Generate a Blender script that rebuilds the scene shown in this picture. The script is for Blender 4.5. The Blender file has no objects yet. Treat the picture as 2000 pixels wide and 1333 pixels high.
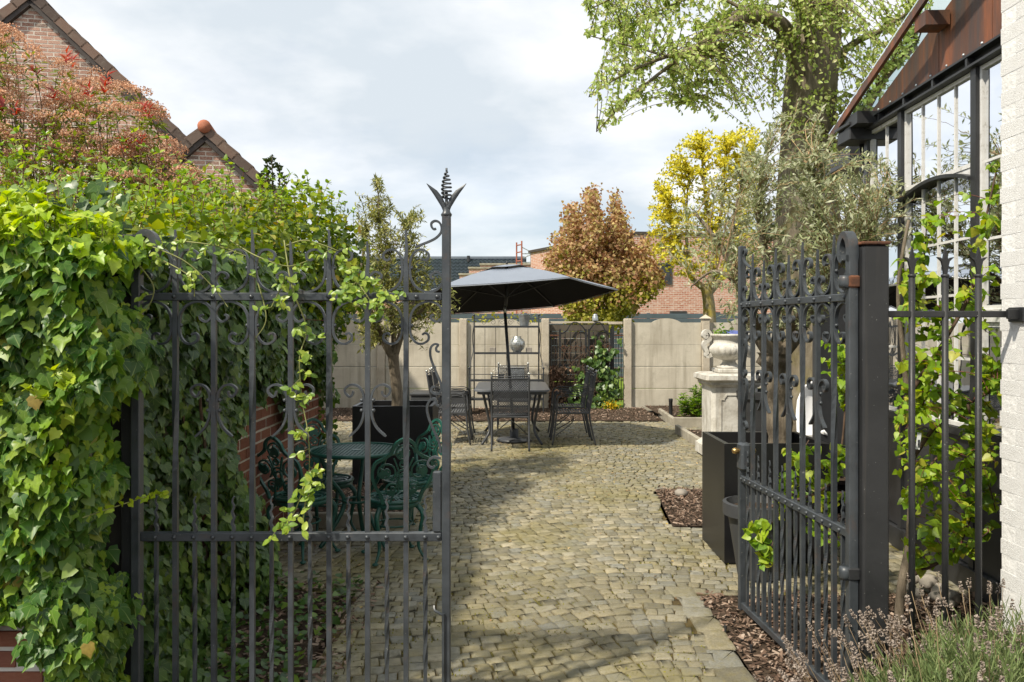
import bpy, math, random
import numpy as np
from mathutils import Vector, Matrix, noise
random.seed(7); rng = np.random.default_rng(7)
sc = bpy.context.scene
COL = sc.collection
R = math.radians

# ------------------------------------------------------------------ camera
F, CX, HZ, EYE = 1600.0, 1000.0, 637.0, 1.6
cam_d = bpy.data.cameras.new('camera'); cam = bpy.data.objects.new('camera', cam_d); COL.objects.link(cam)
cam.location = (0, 0, EYE); cam.rotation_euler = (R(90), 0, 0)
cam_d.sensor_width = 36; cam_d.lens = 36 * F / 2000
cam_d.shift_y = (HZ - 666.5) / 2000
cam_d.clip_start = 0.05; cam_d.clip_end = 1000
sc.camera = cam

# ------------------------------------------------------------------ light
SUN = Vector((0.62, 0.55, -1.0)).normalized()          # direction the light travels
sun_d = bpy.data.lights.new('sun', 'SUN'); sun = bpy.data.objects.new('sun', sun_d); COL.objects.link(sun)
sun_d.energy = 3.5; sun_d.angle = R(2.0); sun_d.color = (1.0, 0.92, 0.78)
sun.rotation_euler = SUN.to_track_quat('-Z', 'Y').to_euler()
sun.location = (-10, -12, 20)
elev = math.asin(-SUN.z); azim = math.atan2(-SUN.x, -SUN.y)

world = bpy.data.worlds.new('World'); sc.world = world; world.use_nodes = True
wt = world.node_tree; wt.nodes.clear()
def wn(t, **k):
    n = wt.nodes.new(t)
    for a, b in k.items(): setattr(n, a, b)
    return n
def wl(a, b): wt.links.new(a, b)
w_out = wn('ShaderNodeOutputWorld'); w_bg = wn('ShaderNodeBackground'); w_bg.inputs[1].default_value = 0.1
sky = wn('ShaderNodeTexSky', sky_type='NISHITA'); sky.sun_disc = False
sky.sun_elevation = elev; sky.sun_rotation = azim; sky.air_density = 1.0; sky.dust_density = 1.5; sky.ozone_density = 1.0
w_tc = wn('ShaderNodeTexCoord')
w_sep = wn('ShaderNodeSeparateXYZ'); wl(w_tc.outputs['Generated'], w_sep.inputs[0])
w_add = wn('ShaderNodeMath', operation='ADD'); wl(w_sep.outputs[2], w_add.inputs[0]); w_add.inputs[1].default_value = 0.22
w_max = wn('ShaderNodeMath', operation='MAXIMUM'); wl(w_add.outputs[0], w_max.inputs[0]); w_max.inputs[1].default_value = 0.1
w_dx = wn('ShaderNodeMath', operation='DIVIDE'); wl(w_sep.outputs[0], w_dx.inputs[0]); wl(w_max.outputs[0], w_dx.inputs[1])
w_dy = wn('ShaderNodeMath', operation='DIVIDE'); wl(w_sep.outputs[1], w_dy.inputs[0]); wl(w_max.outputs[0], w_dy.inputs[1])
w_cmb = wn('ShaderNodeCombineXYZ'); wl(w_dx.outputs[0], w_cmb.inputs[0]); wl(w_dy.outputs[0], w_cmb.inputs[1]); w_cmb.inputs[2].default_value = 3.7
w_n1 = wn('ShaderNodeTexNoise'); w_n1.inputs['Scale'].default_value = 0.85; w_n1.inputs['Detail'].default_value = 7; w_n1.inputs['Roughness'].default_value = 0.55
w_n1.inputs['Distortion'].default_value = 0.25
wl(w_cmb.outputs[0], w_n1.inputs['Vector'])
w_r1 = wn('ShaderNodeValToRGB'); wl(w_n1.outputs['Fac'], w_r1.inputs[0])
e = w_r1.color_ramp.elements; e[0].position = 0.36; e[0].color = (0.60,)*3 + (1,); e[1].position = 0.56; e[1].color = (0.98,)*3 + (1,)
w_n2 = wn('ShaderNodeTexNoise'); w_n2.inputs['Scale'].default_value = 1.7; w_n2.inputs['Detail'].default_value = 6
w_map = wn('ShaderNodeVectorMath', operation='ADD'); wl(w_cmb.outputs[0], w_map.inputs[0]); w_map.inputs[1].default_value = (4.2, 1.3, 2.0)
wl(w_map.outputs[0], w_n2.inputs['Vector'])
w_r2 = wn('ShaderNodeValToRGB'); wl(w_n2.outputs['Fac'], w_r2.inputs[0])
e = w_r2.color_ramp.elements; e[0].position = 0.40; e[0].color = (4.65, 5.1, 5.5, 1); e[1].position = 0.60; e[1].color = (7.0, 7.05, 7.1, 1)
w_mix = wn('ShaderNodeMix', data_type='RGBA'); wl(w_r1.outputs[0], w_mix.inputs['Factor'])
wl(sky.outputs[0], w_mix.inputs['A']); wl(w_r2.outputs[0], w_mix.inputs['B'])
wl(w_mix.outputs['Result'], w_bg.inputs[0]); wl(w_bg.outputs[0], w_out.inputs[0])

vs = sc.view_settings
vs.view_transform = 'Standard'; vs.look = 'None'; vs.gamma = 1.0; vs.use_curve_mapping = False
vs.exposure = 0.69
sc.render.engine = 'CYCLES'
sc.cycles.max_bounces = 7; sc.cycles.transparent_max_bounces = 12; sc.cycles.glossy_bounces = 4
sc.cycles.transmission_bounces = 5; sc.cycles.diffuse_bounces = 3
sc.cycles.caustics_reflective = False; sc.cycles.caustics_refractive = False

# ------------------------------------------------------------------ helpers: placing
def W(px, py, d): return Vector(((px - CX) / F * d, d, EYE - (py - HZ) / F * d))
def G(px, py, z=0.0):
    d = (EYE - z) * F / (py - HZ); return Vector(((px - CX) / F * d, d, z))

# ------------------------------------------------------------------ helpers: materials
class NT:
    def __init__(s, name):
        s.m = bpy.data.materials.new(name); s.m.use_nodes = True; s.t = s.m.node_tree; s.t.nodes.clear()
        s.out = s.n('ShaderNodeOutputMaterial'); s.p = s.n('ShaderNodeBsdfPrincipled'); s.l(s.p.outputs[0], s.out.inputs[0])
    def n(s, t, **k):
        x = s.t.nodes.new(t)
        for a, b in k.items(): setattr(x, a, b)
        return x
    def l(s, a, b): s.t.links.new(a, b)
    def coord(s, kind='Object', scale=(1, 1, 1)):
        tc = s.n('ShaderNodeTexCoord'); mp = s.n('ShaderNodeMapping'); mp.inputs['Scale'].default_value = scale
        s.l(tc.outputs[kind], mp.inputs[0]); return mp.outputs[0]
    def noise(s, vec, scale, detail=4, rough=0.55, dist=0.0):
        x = s.n('ShaderNodeTexNoise'); x.inputs['Scale'].default_value = scale; x.inputs['Detail'].default_value = detail
        x.inputs['Roughness'].default_value = rough; x.inputs['Distortion'].default_value = dist
        if vec is not None: s.l(vec, x.inputs['Vector'])
        return x.outputs['Fac']
    def ramp(s, fac, stops, interp='LINEAR'):
        x = s.n('ShaderNodeValToRGB'); x.color_ramp.interpolation = interp; el = x.color_ramp.elements
        while len(el) < len(stops): el.new(0.5)
        for k, (p, c) in enumerate(stops):
            el[k].position = p; el[k].color = (c if len(c) == 4 else tuple(c) + (1,)) if hasattr(c, '__len__') else (c, c, c, 1)
        s.l(fac, x.inputs[0]); return x.outputs[0]
    def mix(s, fac, a, b, blend='MIX'):
        x = s.n('ShaderNodeMix', data_type='RGBA', blend_type=blend)
        for v, k in ((fac, 'Factor'), (a, 'A'), (b, 'B')):
            if hasattr(v, 'links'): s.l(v, x.inputs[k])
            elif k == 'Factor': x.inputs[0].default_value = v
            else: x.inputs[k].default_value = tuple(v) + (1,) if len(v) == 3 else v
        return x.outputs['Result']
    def math(s, op, a, b=0.5):
        x = s.n('ShaderNodeMath', operation=op)
        for v, k in ((a, 0), (b, 1)):
            if hasattr(v, 'links'): s.l(v, x.inputs[k])
            else: x.inputs[k].default_value = v
        return x.outputs[0]
    def rand(s):
        """a random number for each loose piece and each object"""
        g = s.n('ShaderNodeNewGeometry'); o = s.n('ShaderNodeObjectInfo')
        return s.math('FRACT', s.math('ADD', g.outputs['Random Per Island'], o.outputs['Random']))
    def rcoord(s):
        tc = s.n('ShaderNodeTexCoord'); a = s.n('ShaderNodeVectorMath', operation='ADD'); s.l(tc.outputs['Object'], a.inputs[0])
        x = s.n('ShaderNodeCombineXYZ'); r = s.math('MULTIPLY', s.rand(), 37.0); s.l(r, x.inputs[0]); s.l(r, x.inputs[2]); s.l(x.outputs[0], a.inputs[1]); return a.outputs[0]
    def bump(s, h, strength=0.3, dist=0.01):
        b = s.n('ShaderNodeBump'); b.inputs['Strength'].default_value = strength; b.inputs['Distance'].default_value = dist
        s.l(h, b.inputs['Height']); s.l(b.outputs[0], s.p.inputs['Normal'])
    def base(s, c):
        if hasattr(c, 'links'): s.l(c, s.p.inputs['Base Color'])
        else: s.p.inputs['Base Color'].default_value = tuple(c) + (1,)
    def set(s, rough=0.6, metal=0.0, spec=0.5):
        if hasattr(rough, 'links'): s.l(rough, s.p.inputs['Roughness'])
        else: s.p.inputs['Roughness'].default_value = rough
        s.p.inputs['Metallic'].default_value = metal; s.p.inputs['Specular IOR Level'].default_value = spec
        return s

M = {}
def plain(name, col, rough=0.6, metal=0.0, spec=0.5, var=0.25, scale=6, bump=0.15, bscale=40, kind='Object', stretch=(1, 1, 1)):
    t = NT(name); v = t.coord(kind, stretch); n = t.noise(v, scale, 5)
    lo = tuple(c * (1 - var) for c in col); hi = tuple(min(1, c * (1 + var)) for c in col)
    t.base(t.ramp(n, [(0.3, lo), (0.7, hi)])); t.set(rough, metal, spec)
    if bump: t.bump(t.noise(v, bscale, 4), bump, 0.004)
    M[name] = t.m; return t
def leaf(name, stops, rough=0.42, transl=0.35, spec=0.45, patch=0.0):
    t = NT(name); r = t.rand()
    c = t.ramp(r, stops)
    v = t.coord('Object'); n = t.noise(v, 3.0, 2)
    c = t.mix(1.0, c, t.ramp(n, [(0.3, 0.72), (0.7, 1.2)]), 'MULTIPLY')
    if patch:
        uv = t.n('ShaderNodeUVMap'); sp = t.n('ShaderNodeSeparateXYZ'); t.l(uv.outputs[0], sp.inputs[0])
        an = t.math('ARCTAN2', t.math('SUBTRACT', sp.outputs[0], 0.5), t.math('ADD', sp.outputs[1], 0.06)); sn = t.math('ABSOLUTE', t.math('SINE', t.math('MULTIPLY', an, 3.6)))
        c = t.mix(t.ramp(sn, [(0.04, patch), (0.16, 0.0)]), c, (0.42, 0.50, 0.16))
    t.base(c); t.set(rough, 0, spec)
    tr = t.n('ShaderNodeBsdfTranslucent'); hs = t.n('ShaderNodeHueSaturation'); hs.inputs['Saturation'].default_value = 1.15; hs.inputs['Value'].default_value = 1.5
    hs.inputs['Hue'].default_value = 0.49
    t.l(c, hs.inputs['Color']); t.l(hs.outputs[0], tr.inputs[0])
    mx = t.n('ShaderNodeMixShader'); mx.inputs[0].default_value = transl
    t.l(t.p.outputs[0], mx.inputs[1]); t.l(tr.outputs[0], mx.inputs[2]); t.l(mx.outputs[0], t.out.inputs[0])
    M[name] = t.m; return t

# iron paint
t = NT('iron'); v = t.coord('Object'); n = t.noise(v, 9, 6); n2 = t.noise(v, 55, 3)
c = t.ramp(n, [(0.3, (0.028, 0.033, 0.038)), (0.72, (0.058, 0.067, 0.076))])
c = t.mix(t.ramp(n2, [(0.68, 0.0), (0.76, 0.6)]), c, (0.30, 0.30, 0.28))
c = t.mix(t.ramp(t.noise(v, 4.3, 8, 0.78), [(0.56, 0.0), (0.70, 0.6)]), c, (0.10, 0.055, 0.032))
t.base(c); t.set(t.ramp(n, [(0.3, 0.30), (0.7, 0.52)]), 0.0, 0.6); t.bump(t.noise(v, 70, 3), 0.25, 0.003); M['iron'] = t.m
t = NT('black_iron'); v = t.coord('Object'); n = t.noise(v, 5, 6); n3 = t.noise(v, 140, 2)
c = t.ramp(n, [(0.3, (0.011, 0.012, 0.013)), (0.7, (0.025, 0.026, 0.028))])
c = t.mix(t.ramp(t.noise(t.coord('Object', (14, 14, 0.35)), 2.2, 6, 0.7), [(0.58, 0.0), (0.74, 0.4)]), c, (0.06, 0.052, 0.044))
c = t.mix(t.ramp(n3, [(0.755, 0.0), (0.77, 0.8)]), c, (0.5, 0.5, 0.47))
t.base(c); t.set(t.ramp(n, [(0.3, 0.4), (0.7, 0.6)]), 0, 0.45); t.bump(t.noise(v, 60, 3), 0.2, 0.003); M['black_iron'] = t.m
t = NT('rust'); v = t.coord('Object'); n = t.noise(v, 14, 8, 0.7)
t.base(t.ramp(n, [(0.3, (0.035, 0.024, 0.02)), (0.5, (0.10, 0.045, 0.026)), (0.7, (0.22, 0.09, 0.045))])); t.set(0.85, 0, 0.3); t.bump(n, 0.5, 0.01); M['rust'] = t.m
t = NT('corten'); v = t.coord('Object', (3, 3, 0.5)); n = t.noise(v, 1.3, 8, 0.7); n2 = t.noise(t.coord('Object', (9, 9, 0.4)), 1.5, 6, 0.65)
c = t.ramp(n, [(0.32, (0.052, 0.040, 0.038)), (0.47, (0.13, 0.055, 0.032)), (0.66, (0.30, 0.098, 0.038))])
c = t.mix(t.ramp(n2, [(0.45, 0.0), (0.62, 0.75)]), c, (0.075, 0.058, 0.055))
t.base(c); t.set(0.62, 0, 0.5); t.bump(t.noise(v, 30, 4), 0.2, 0.004); M['corten'] = t.m
plain('black_metal', (0.026, 0.027, 0.029), 0.45, 0, 0.5, 0.35, 4, 0.1)
plain('steel_black', (0.035, 0.038, 0.042), 0.42, 0.0, 0.5, 0.3, 5, 0.1)
plain('planter_black', (0.012, 0.012, 0.013), 0.38, 0, 0.4, 0.3, 3, 0.05)
plain('pot_grey', (0.045, 0.047, 0.05), 0.55, 0, 0.4, 0.2, 4, 0.05)
plain('green_iron', (0.014, 0.078, 0.060), 0.35, 0, 0.5, 0.3, 12, 0.2, 60)
plain('table_grey', (0.13, 0.14, 0.155), 0.3, 0, 0.5, 0.12, 6, 0.03)
plain('chair_metal', (0.05, 0.053, 0.058), 0.4, 0, 0.5, 0.2, 8, 0.05)
plain('brass', (0.55, 0.36, 0.14), 0.3, 0.9, 0.5, 0.3, 20, 0.1)
plain('silver', (0.5, 0.51, 0.48), 0.28, 0.8, 0.5, 0.35, 14, 0.3, 50)
plain('zinc', (0.42, 0.45, 0.47), 0.42, 0.6, 0.5, 0.3, 12, 0.1)
plain('white_plastic', (0.8, 0.81, 0.82), 0.3, 0, 0.5, 0.03, 3, 0)
plain('cream', (0.75, 0.74, 0.68), 0.45, 0, 0.5, 0.05, 3, 0)
plain('timber_grey', (0.10, 0.085, 0.065), 0.8, 0, 0.3, 0.4, 5, 0.4, 30, 'Object', (1, 1, 0.15))
plain('dark_timber', (0.030, 0.027, 0.023), 0.7, 0, 0.3, 0.4, 5, 0.4, 30, 'Object', (4, 4, 0.3))
plain('fence_blue', (0.075, 0.098, 0.118), 0.6, 0, 0.4, 0.15, 3, 0.05)
plain('bargeboard', (0.055, 0.043, 0.036), 0.6, 0, 0.4, 0.25, 6, 0.1)
plain('blue_cloth', (0.10, 0.13, 0.36), 0.5, 0, 0.4, 0.15, 6, 0.1)
plain('tag_white', (0.72, 0.74, 0.74), 0.5, 0, 0.4, 0.05, 6, 0)
plain('red_steel', (0.33, 0.10, 0.06), 0.6, 0, 0.4, 0.2, 6, 0.05)
plain('wood_stake', (0.36, 0.24, 0.13), 0.8, 0, 0.3, 0.25, 8, 0.2)
plain('dark_interior', (0.05, 0.052, 0.055), 0.9, 0, 0.2, 0.3, 2, 0)
plain('floor_interior', (0.20, 0.19, 0.175), 0.8, 0, 0.3, 0.3, 2, 0)
plain('blind', (0.55, 0.57, 0.58), 0.8, 0, 0.3, 0.08, 2, 0)
plain('stem_brown', (0.095, 0.060, 0.040), 0.8, 0, 0.3, 0.4, 20, 0.3)
plain('stem_green', (0.20, 0.21, 0.07), 0.7, 0, 0.3, 0.35, 20, 0.1)
plain('stem_red', (0.16, 0.055, 0.04), 0.6, 0, 0.3, 0.35, 20, 0.1)
plain('tile_blue', (0.060, 0.080, 0.102), 0.5, 0, 0.5, 0.2, 4, 0.1)
plain('plaster_white', (0.70, 0.70, 0.68), 0.8, 0, 0.3, 0.1, 2, 0.1)
plain('slate_rock', (0.30, 0.27, 0.23), 0.85, 0, 0.3, 0.4, 7, 0.6, 20)

def bark(name, a, b, c, sc_=8, st=(1, 1, 0.25)):
    t = NT(name); v = t.coord('Object', st); n = t.noise(v, sc_, 8, 0.7, 0.4); n2 = t.noise(t.coord('Object'), 2.5, 4)
    col = t.ramp(n, [(0.3, a), (0.55, b), (0.75, c)])
    t.base(col); t.set(0.9, 0, 0.2); t.bump(n, 0.9, 0.03); M[name] = t.m; return t, n2, col
t, n2, col = bark('tree_bark', (0.09, 0.074, 0.05), (0.21, 0.178, 0.125), (0.33, 0.29, 0.21), 9)
t.base(t.mix(t.ramp(n2, [(0.5, 0.0), (0.68, 0.6)]), col, (0.17, 0.15, 0.035)))
bark('olive_bark', (0.085, 0.068, 0.05), (0.20, 0.165, 0.12), (0.33, 0.28, 0.21), 16)
t, n2, col = bark('pale_bark', (0.13, 0.11, 0.07), (0.26, 0.22, 0.15), (0.37, 0.33, 0.25), 10)
t.base(t.mix(t.ramp(n2, [(0.5, 0.0), (0.62, 0.8)]), col, (0.38, 0.30, 0.03)))

# concrete
t = NT('concrete'); v = t.coord('Object'); n = t.noise(v, 1.1, 7, 0.65); n2 = t.noise(t.coord('Object', (6, 6, 0.5)), 1.5, 5); n3 = t.noise(v, 60, 3)
c = t.ramp(n, [(0.3, (0.40, 0.36, 0.285)), (0.55, (0.55, 0.505, 0.41)), (0.75, (0.65, 0.61, 0.515))])
c = t.mix(t.ramp(n2, [(0.48, 0.0), (0.72, 0.6)]), c, (0.27, 0.235, 0.175))
c = t.mix(t.ramp(t.noise(v, 3.0, 8, 0.75), [(0.55, 0.0), (0.7, 0.4)]), c, (0.20, 0.19, 0.13))
c = t.mix(t.ramp(n3, [(0.66, 0.0), (0.74, 0.5)]), c, (0.17, 0.145, 0.11))
t.base(c); t.set(0.9, 0, 0.25); t.bump(t.noise(v, 45, 5), 0.35, 0.008); M['concrete'] = t.m
t = NT('concrete_post'); v = t.coord('Object'); n = t.noise(v, 2, 7, 0.65); n3 = t.noise(v, 38, 4)
c = t.ramp(n, [(0.3, (0.36, 0.31, 0.235)), (0.7, (0.57, 0.51, 0.41))]); c = t.mix(t.ramp(n3, [(0.6, 0.0), (0.7, 0.6)]), c, (0.20, 0.17, 0.13))
t.base(c); t.set(0.9, 0, 0.25); t.bump(n3, 0.5, 0.01); M['concrete_post'] = t.m
t = NT('kerb_concrete'); v = t.coord('Object'); n = t.noise(v, 4, 7, 0.65)
t.base(t.ramp(n, [(0.3, (0.22, 0.195, 0.15)), (0.7, (0.42, 0.385, 0.31))])); t.set(0.9, 0, 0.25); t.bump(t.noise(v, 60, 4), 0.4, 0.006); M['kerb_concrete'] = t.m
# weathered carved stone
t = NT('carved_stone'); v = t.coord('Object'); n = t.noise(v, 5, 8, 0.7); n2 = t.noise(t.coord('Object', (5, 5, 0.8)), 4, 6, 0.7)
c = t.ramp(n, [(0.3, (0.36, 0.335, 0.285)), (0.55, (0.60, 0.58, 0.525)), (0.75, (0.72, 0.70, 0.655))])
c = t.mix(t.ramp(n2, [(0.52, 0.0), (0.72, 0.65)]), c, (0.25, 0.21, 0.145))
t.base(c); t.set(0.85, 0, 0.3); t.bump(t.noise(v, 28, 6), 0.5, 0.01); M['carved_stone'] = t.m
t = NT('white_paint_brick'); v = t.coord('Object'); n = t.noise(v, 3, 6); n2 = t.noise(v, 90, 3)
c = t.ramp(n, [(0.3, (0.77, 0.76, 0.73)), (0.7, (0.85, 0.845, 0.825))]); c = t.mix(t.ramp(n2, [(0.66, 0.0), (0.76, 0.35)]), c, (0.42, 0.39, 0.33))
t.base(c); t.set(0.7, 0, 0.35); t.bump(t.noise(v, 24, 6, 0.65), 0.5, 0.02); M['white_paint_brick'] = t.m
t = NT('white_frame'); v = t.coord('Object'); n = t.noise(v, 22, 6, 0.7)
t.base(t.ramp(n, [(0.30, (0.45, 0.43, 0.38)), (0.44, (0.70, 0.69, 0.67)), (0.7, (0.79, 0.79, 0.78))])); t.set(0.55); t.bump(n, 0.2, 0.003); M['white_frame'] = t.m

def brickmat(name, stops, chalk=0.4, chalkcol=(0.62, 0.53, 0.43)):
    t = NT(name); r = t.rand(); v = t.rcoord()
    c = t.ramp(r, stops); n = t.noise(v, 7, 7, 0.7)
    c = t.mix(t.ramp(n, [(0.48, 0.0), (0.72, chalk)]), c, chalkcol)
    t.base(c); t.set(0.9, 0, 0.25); t.bump(t.noise(v, 40, 4), 0.5, 0.006); M[name] = t.m
brickmat('brick_house', [(0, (0.27, 0.13, 0.09)), (0.3, (0.43, 0.22, 0.155)), (0.6, (0.52, 0.30, 0.22)), (0.85, (0.36, 0.19, 0.14)), (1, (0.20, 0.14, 0.115))], 0.9, (0.70, 0.61, 0.50))
brickmat('brick_wall', [(0, (0.15, 0.055, 0.035)), (0.5, (0.24, 0.095, 0.055)), (0.8, (0.20, 0.075, 0.05)), (1, (0.12, 0.05, 0.04))], 0.35, (0.34, 0.2, 0.13))
brickmat('brick_front', [(0, (0.25, 0.095, 0.06)), (0.5, (0.33, 0.135, 0.085)), (1, (0.22, 0.085, 0.06))], 0.3, (0.42, 0.25, 0.18))
plain('mortar', (0.66, 0.60, 0.51), 0.95, 0, 0.2, 0.2, 6, 0.4, 60)
plain('mortar_pale', (0.62, 0.59, 0.53), 0.95, 0, 0.2, 0.15, 6, 0.5, 60)
plain('mortar_dark', (0.44, 0.385, 0.31), 0.95, 0, 0.2, 0.25, 6, 0.4, 60)
t = NT('brick_far'); v = t.coord('Object')
sw = t.n('ShaderNodeSeparateXYZ'); t.l(v, sw.inputs[0]); cb = t.n('ShaderNodeCombineXYZ')
t.l(t.math('ADD', sw.outputs[0], t.math('MULTIPLY', sw.outputs[1], 0.999)), cb.inputs[0]); t.l(sw.outputs[2], cb.inputs[1])
bt = t.n('ShaderNodeTexBrick'); t.l(cb.outputs[0], bt.inputs['Vector']); bt.inputs['Scale'].default_value = 1.0
bt.inputs['Brick Width'].default_value = 0.22; bt.inputs['Row Height'].default_value = 0.068; bt.inputs['Mortar Size'].default_value = 0.009
bt.inputs['Color1'].default_value = (0.35, 0.115, 0.07, 1); bt.inputs['Color2'].default_value = (0.50, 0.215, 0.15, 1); bt.inputs['Mortar'].default_value = (0.56, 0.49, 0.43, 1)
n = t.noise(v, 1.8, 6, 0.7); n5 = t.noise(t.coord('Object', (3, 3, 10)), 2.2, 4)
c = t.mix(t.ramp(n, [(0.45, 0.0), (0.75, 0.5)]), bt.outputs[0], (0.58, 0.40, 0.33)); c = t.mix(t.ramp(n5, [(0.5, 0), (0.65, 0.6)]), c, (0.62, 0.52, 0.46))
t.base(c); t.set(0.9, 0, 0.2); t.bump(bt.outputs['Fac'], -0.4, 0.01); M['brick_far'] = t.m
t = NT('roof_tile_brown'); r = t.rand(); v = t.rcoord(); n = t.noise(v, 9, 6, 0.7)
c = t.ramp(r, [(0, (0.085, 0.062, 0.05)), (0.5, (0.14, 0.10, 0.08)), (0.85, (0.20, 0.125, 0.09)), (1, (0.11, 0.085, 0.07))])
c = t.mix(t.ramp(n, [(0.5, 0), (0.75, 0.5)]), c, (0.22, 0.19, 0.15)); t.base(c); t.set(0.8, 0, 0.3); t.bump(n, 0.3, 0.01); M['roof_tile_brown'] = t.m
plain('ridge_red', (0.36, 0.13, 0.07), 0.75, 0, 0.3, 0.3, 8, 0.3)

# setts: stone colour for each stone
t = NT('sett_stone'); r = t.rand(); v = t.rcoord(); n = t.noise(v, 16, 6, 0.65); n2 = t.noise(v, 5, 4)
c = t.ramp(r, [(0, (0.15, 0.138, 0.098)), (0.18, (0.255, 0.226, 0.152)), (0.36, (0.205, 0.194, 0.146)), (0.52, (0.305, 0.266, 0.175)), (0.68, (0.225, 0.207, 0.150)), (0.82, (0.215, 0.212, 0.180)), (1, (0.355, 0.315, 0.22))])
c = t.mix(1.0, c, t.ramp(n, [(0.3, 0.72), (0.7, 1.28)]), 'MULTIPLY')
c = t.mix(t.ramp(n2, [(0.48, 0), (0.70, 0.5)]), c, (0.20, 0.165, 0.055))
g_ = t.n('ShaderNodeNewGeometry'); n4 = t.noise(g_.outputs['Position'], 0.75, 6, 0.65, 0.5); n6 = t.noise(g_.outputs['Position'], 9.0, 5, 0.7)
c = t.mix(t.ramp(n4, [(0.48, 0.0), (0.64, 0.6)]), c, (0.21, 0.178, 0.055))
c = t.mix(t.ramp(n6, [(0.56, 0.0), (0.68, 0.5)]), c, (0.115, 0.10, 0.055))
t.base(c); t.set(0.75, 0, 0.35); t.bump(t.noise(v, 48, 6, 0.65), 0.6, 0.009); M['sett_stone'] = t.m
t = NT('moss_joint'); v = t.coord('Object'); n = t.noise(v, 1.6, 5, 0.6); n2 = t.noise(v, 30, 5)
c = t.ramp(n, [(0.3, (0.075, 0.055, 0.03)), (0.48, (0.125, 0.095, 0.04)), (0.60, (0.135, 0.122, 0.032)), (0.75, (0.175, 0.145, 0.05))])
c = t.mix(t.ramp(n2, [(0.4, 0.0), (0.7, 0.6)]), c, (0.085, 0.062, 0.03)); t.base(c); t.set(0.95, 0, 0.1); t.bump(t.noise(v, 80, 4), 0.8, 0.01); M['moss_joint'] = t.m
t = NT('soil'); v = t.coord('Object'); n = t.noise(v, 6, 7, 0.7)
t.base(t.ramp(n, [(0.3, (0.035, 0.025, 0.017)), (0.7, (0.095, 0.066, 0.045))])); t.set(0.95, 0, 0.15); t.bump(t.noise(v, 30, 6), 0.9, 0.03); M['soil'] = t.m
t = NT('lawn'); v = t.coord('Object'); n = t.noise(v, 3, 6, 0.7)
t.base(t.ramp(n, [(0.3, (0.12, 0.19, 0.02)), (0.7, (0.22, 0.31, 0.04))])); t.set(0.9, 0, 0.15); t.bump(t.noise(v, 60, 5), 1.0, 0.03); M['lawn'] = t.m
t = NT('mulch_chip'); r = t.rand()
t.base(t.ramp(r, [(0, (0.06, 0.036, 0.024)), (0.3, (0.15, 0.095, 0.065)), (0.6, (0.22, 0.148, 0.105)), (0.85, (0.30, 0.215, 0.16)), (1, (0.40, 0.31, 0.24))])); t.set(0.85, 0, 0.25); M['mulch_chip'] = t.m
t = NT('litter'); r = t.rand()
t.base(t.ramp(r, [(0, (0.16, 0.08, 0.035)), (0.4, (0.33, 0.21, 0.10)), (0.8, (0.48, 0.36, 0.18)), (1, (0.40, 0.28, 0.05))])); t.set(0.8, 0, 0.25); M['litter'] = t.m

# canopy cloth: sunlit brightness painted into the grey, underside shade in a darker layer
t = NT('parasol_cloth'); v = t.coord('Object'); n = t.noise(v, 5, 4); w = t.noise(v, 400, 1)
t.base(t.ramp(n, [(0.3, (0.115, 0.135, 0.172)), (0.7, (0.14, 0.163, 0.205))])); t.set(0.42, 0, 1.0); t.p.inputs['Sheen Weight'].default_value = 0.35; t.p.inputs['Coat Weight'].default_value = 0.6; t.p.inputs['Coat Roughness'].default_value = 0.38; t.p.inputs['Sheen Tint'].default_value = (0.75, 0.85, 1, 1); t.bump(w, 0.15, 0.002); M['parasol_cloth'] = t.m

# window glass: mirror-like reflection over a clear pane
def glass(name, tint=(0.86, 0.9, 0.9), ior=1.5, boost=0.06):
    t = NT(name); t.t.nodes.remove(t.p)
    tr = t.n('ShaderNodeBsdfTransparent'); tr.inputs[0].default_value = tint + (1,)
    gl = t.n('ShaderNodeBsdfGlossy'); gl.inputs['Roughness'].default_value = 0.015; gl.inputs[0].default_value = (0.95, 0.97, 1, 1)
    fr = t.n('ShaderNodeFresnel'); fr.inputs[0].default_value = ior
    nz = t.noise(t.coord('Object'), 2.5, 2); b = t.n('ShaderNodeBump'); b.inputs['Strength'].default_value = 0.05; b.inputs['Distance'].default_value = 0.05
    t.l(nz, b.inputs['Height']); t.l(b.outputs[0], gl.inputs['Normal'])
    mx = t.n('ShaderNodeMixShader'); t.l(t.math('ADD', fr.outputs[0], boost), mx.inputs[0]); t.l(tr.outputs[0], mx.inputs[1]); t.l(gl.outputs[0], mx.inputs[2]); t.l(mx.outputs[0], t.out.inputs[0])
    M[name] = t.m
glass('pane_glass', (0.8, 0.85, 0.86), 1.6, 0.24); glass('roof_glass', (0.86, 0.92, 0.90), 1.12, 0.0); glass('dark_glass', (0.10, 0.11, 0.12), 1.5, 0.05)

# foliage
plain('parasol_underside_shade', (0.016, 0.016, 0.018), 0.8, 0, 0.2, 0.15, 4, 0.05)  # shade under the parasol painted as a near-black cloth colour
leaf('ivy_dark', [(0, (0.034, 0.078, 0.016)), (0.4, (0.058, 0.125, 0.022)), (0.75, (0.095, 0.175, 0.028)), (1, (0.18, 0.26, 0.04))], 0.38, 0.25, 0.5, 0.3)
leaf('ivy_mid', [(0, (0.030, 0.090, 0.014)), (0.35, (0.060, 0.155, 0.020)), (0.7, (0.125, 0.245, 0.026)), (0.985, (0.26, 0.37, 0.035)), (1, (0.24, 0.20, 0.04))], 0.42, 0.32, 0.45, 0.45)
leaf('ivy_bright', [(0, (0.085, 0.20, 0.016)), (0.5, (0.18, 0.32, 0.022)), (0.85, (0.31, 0.45, 0.03)), (1, (0.46, 0.55, 0.05))], 0.42, 0.35, 0.45)
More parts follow.
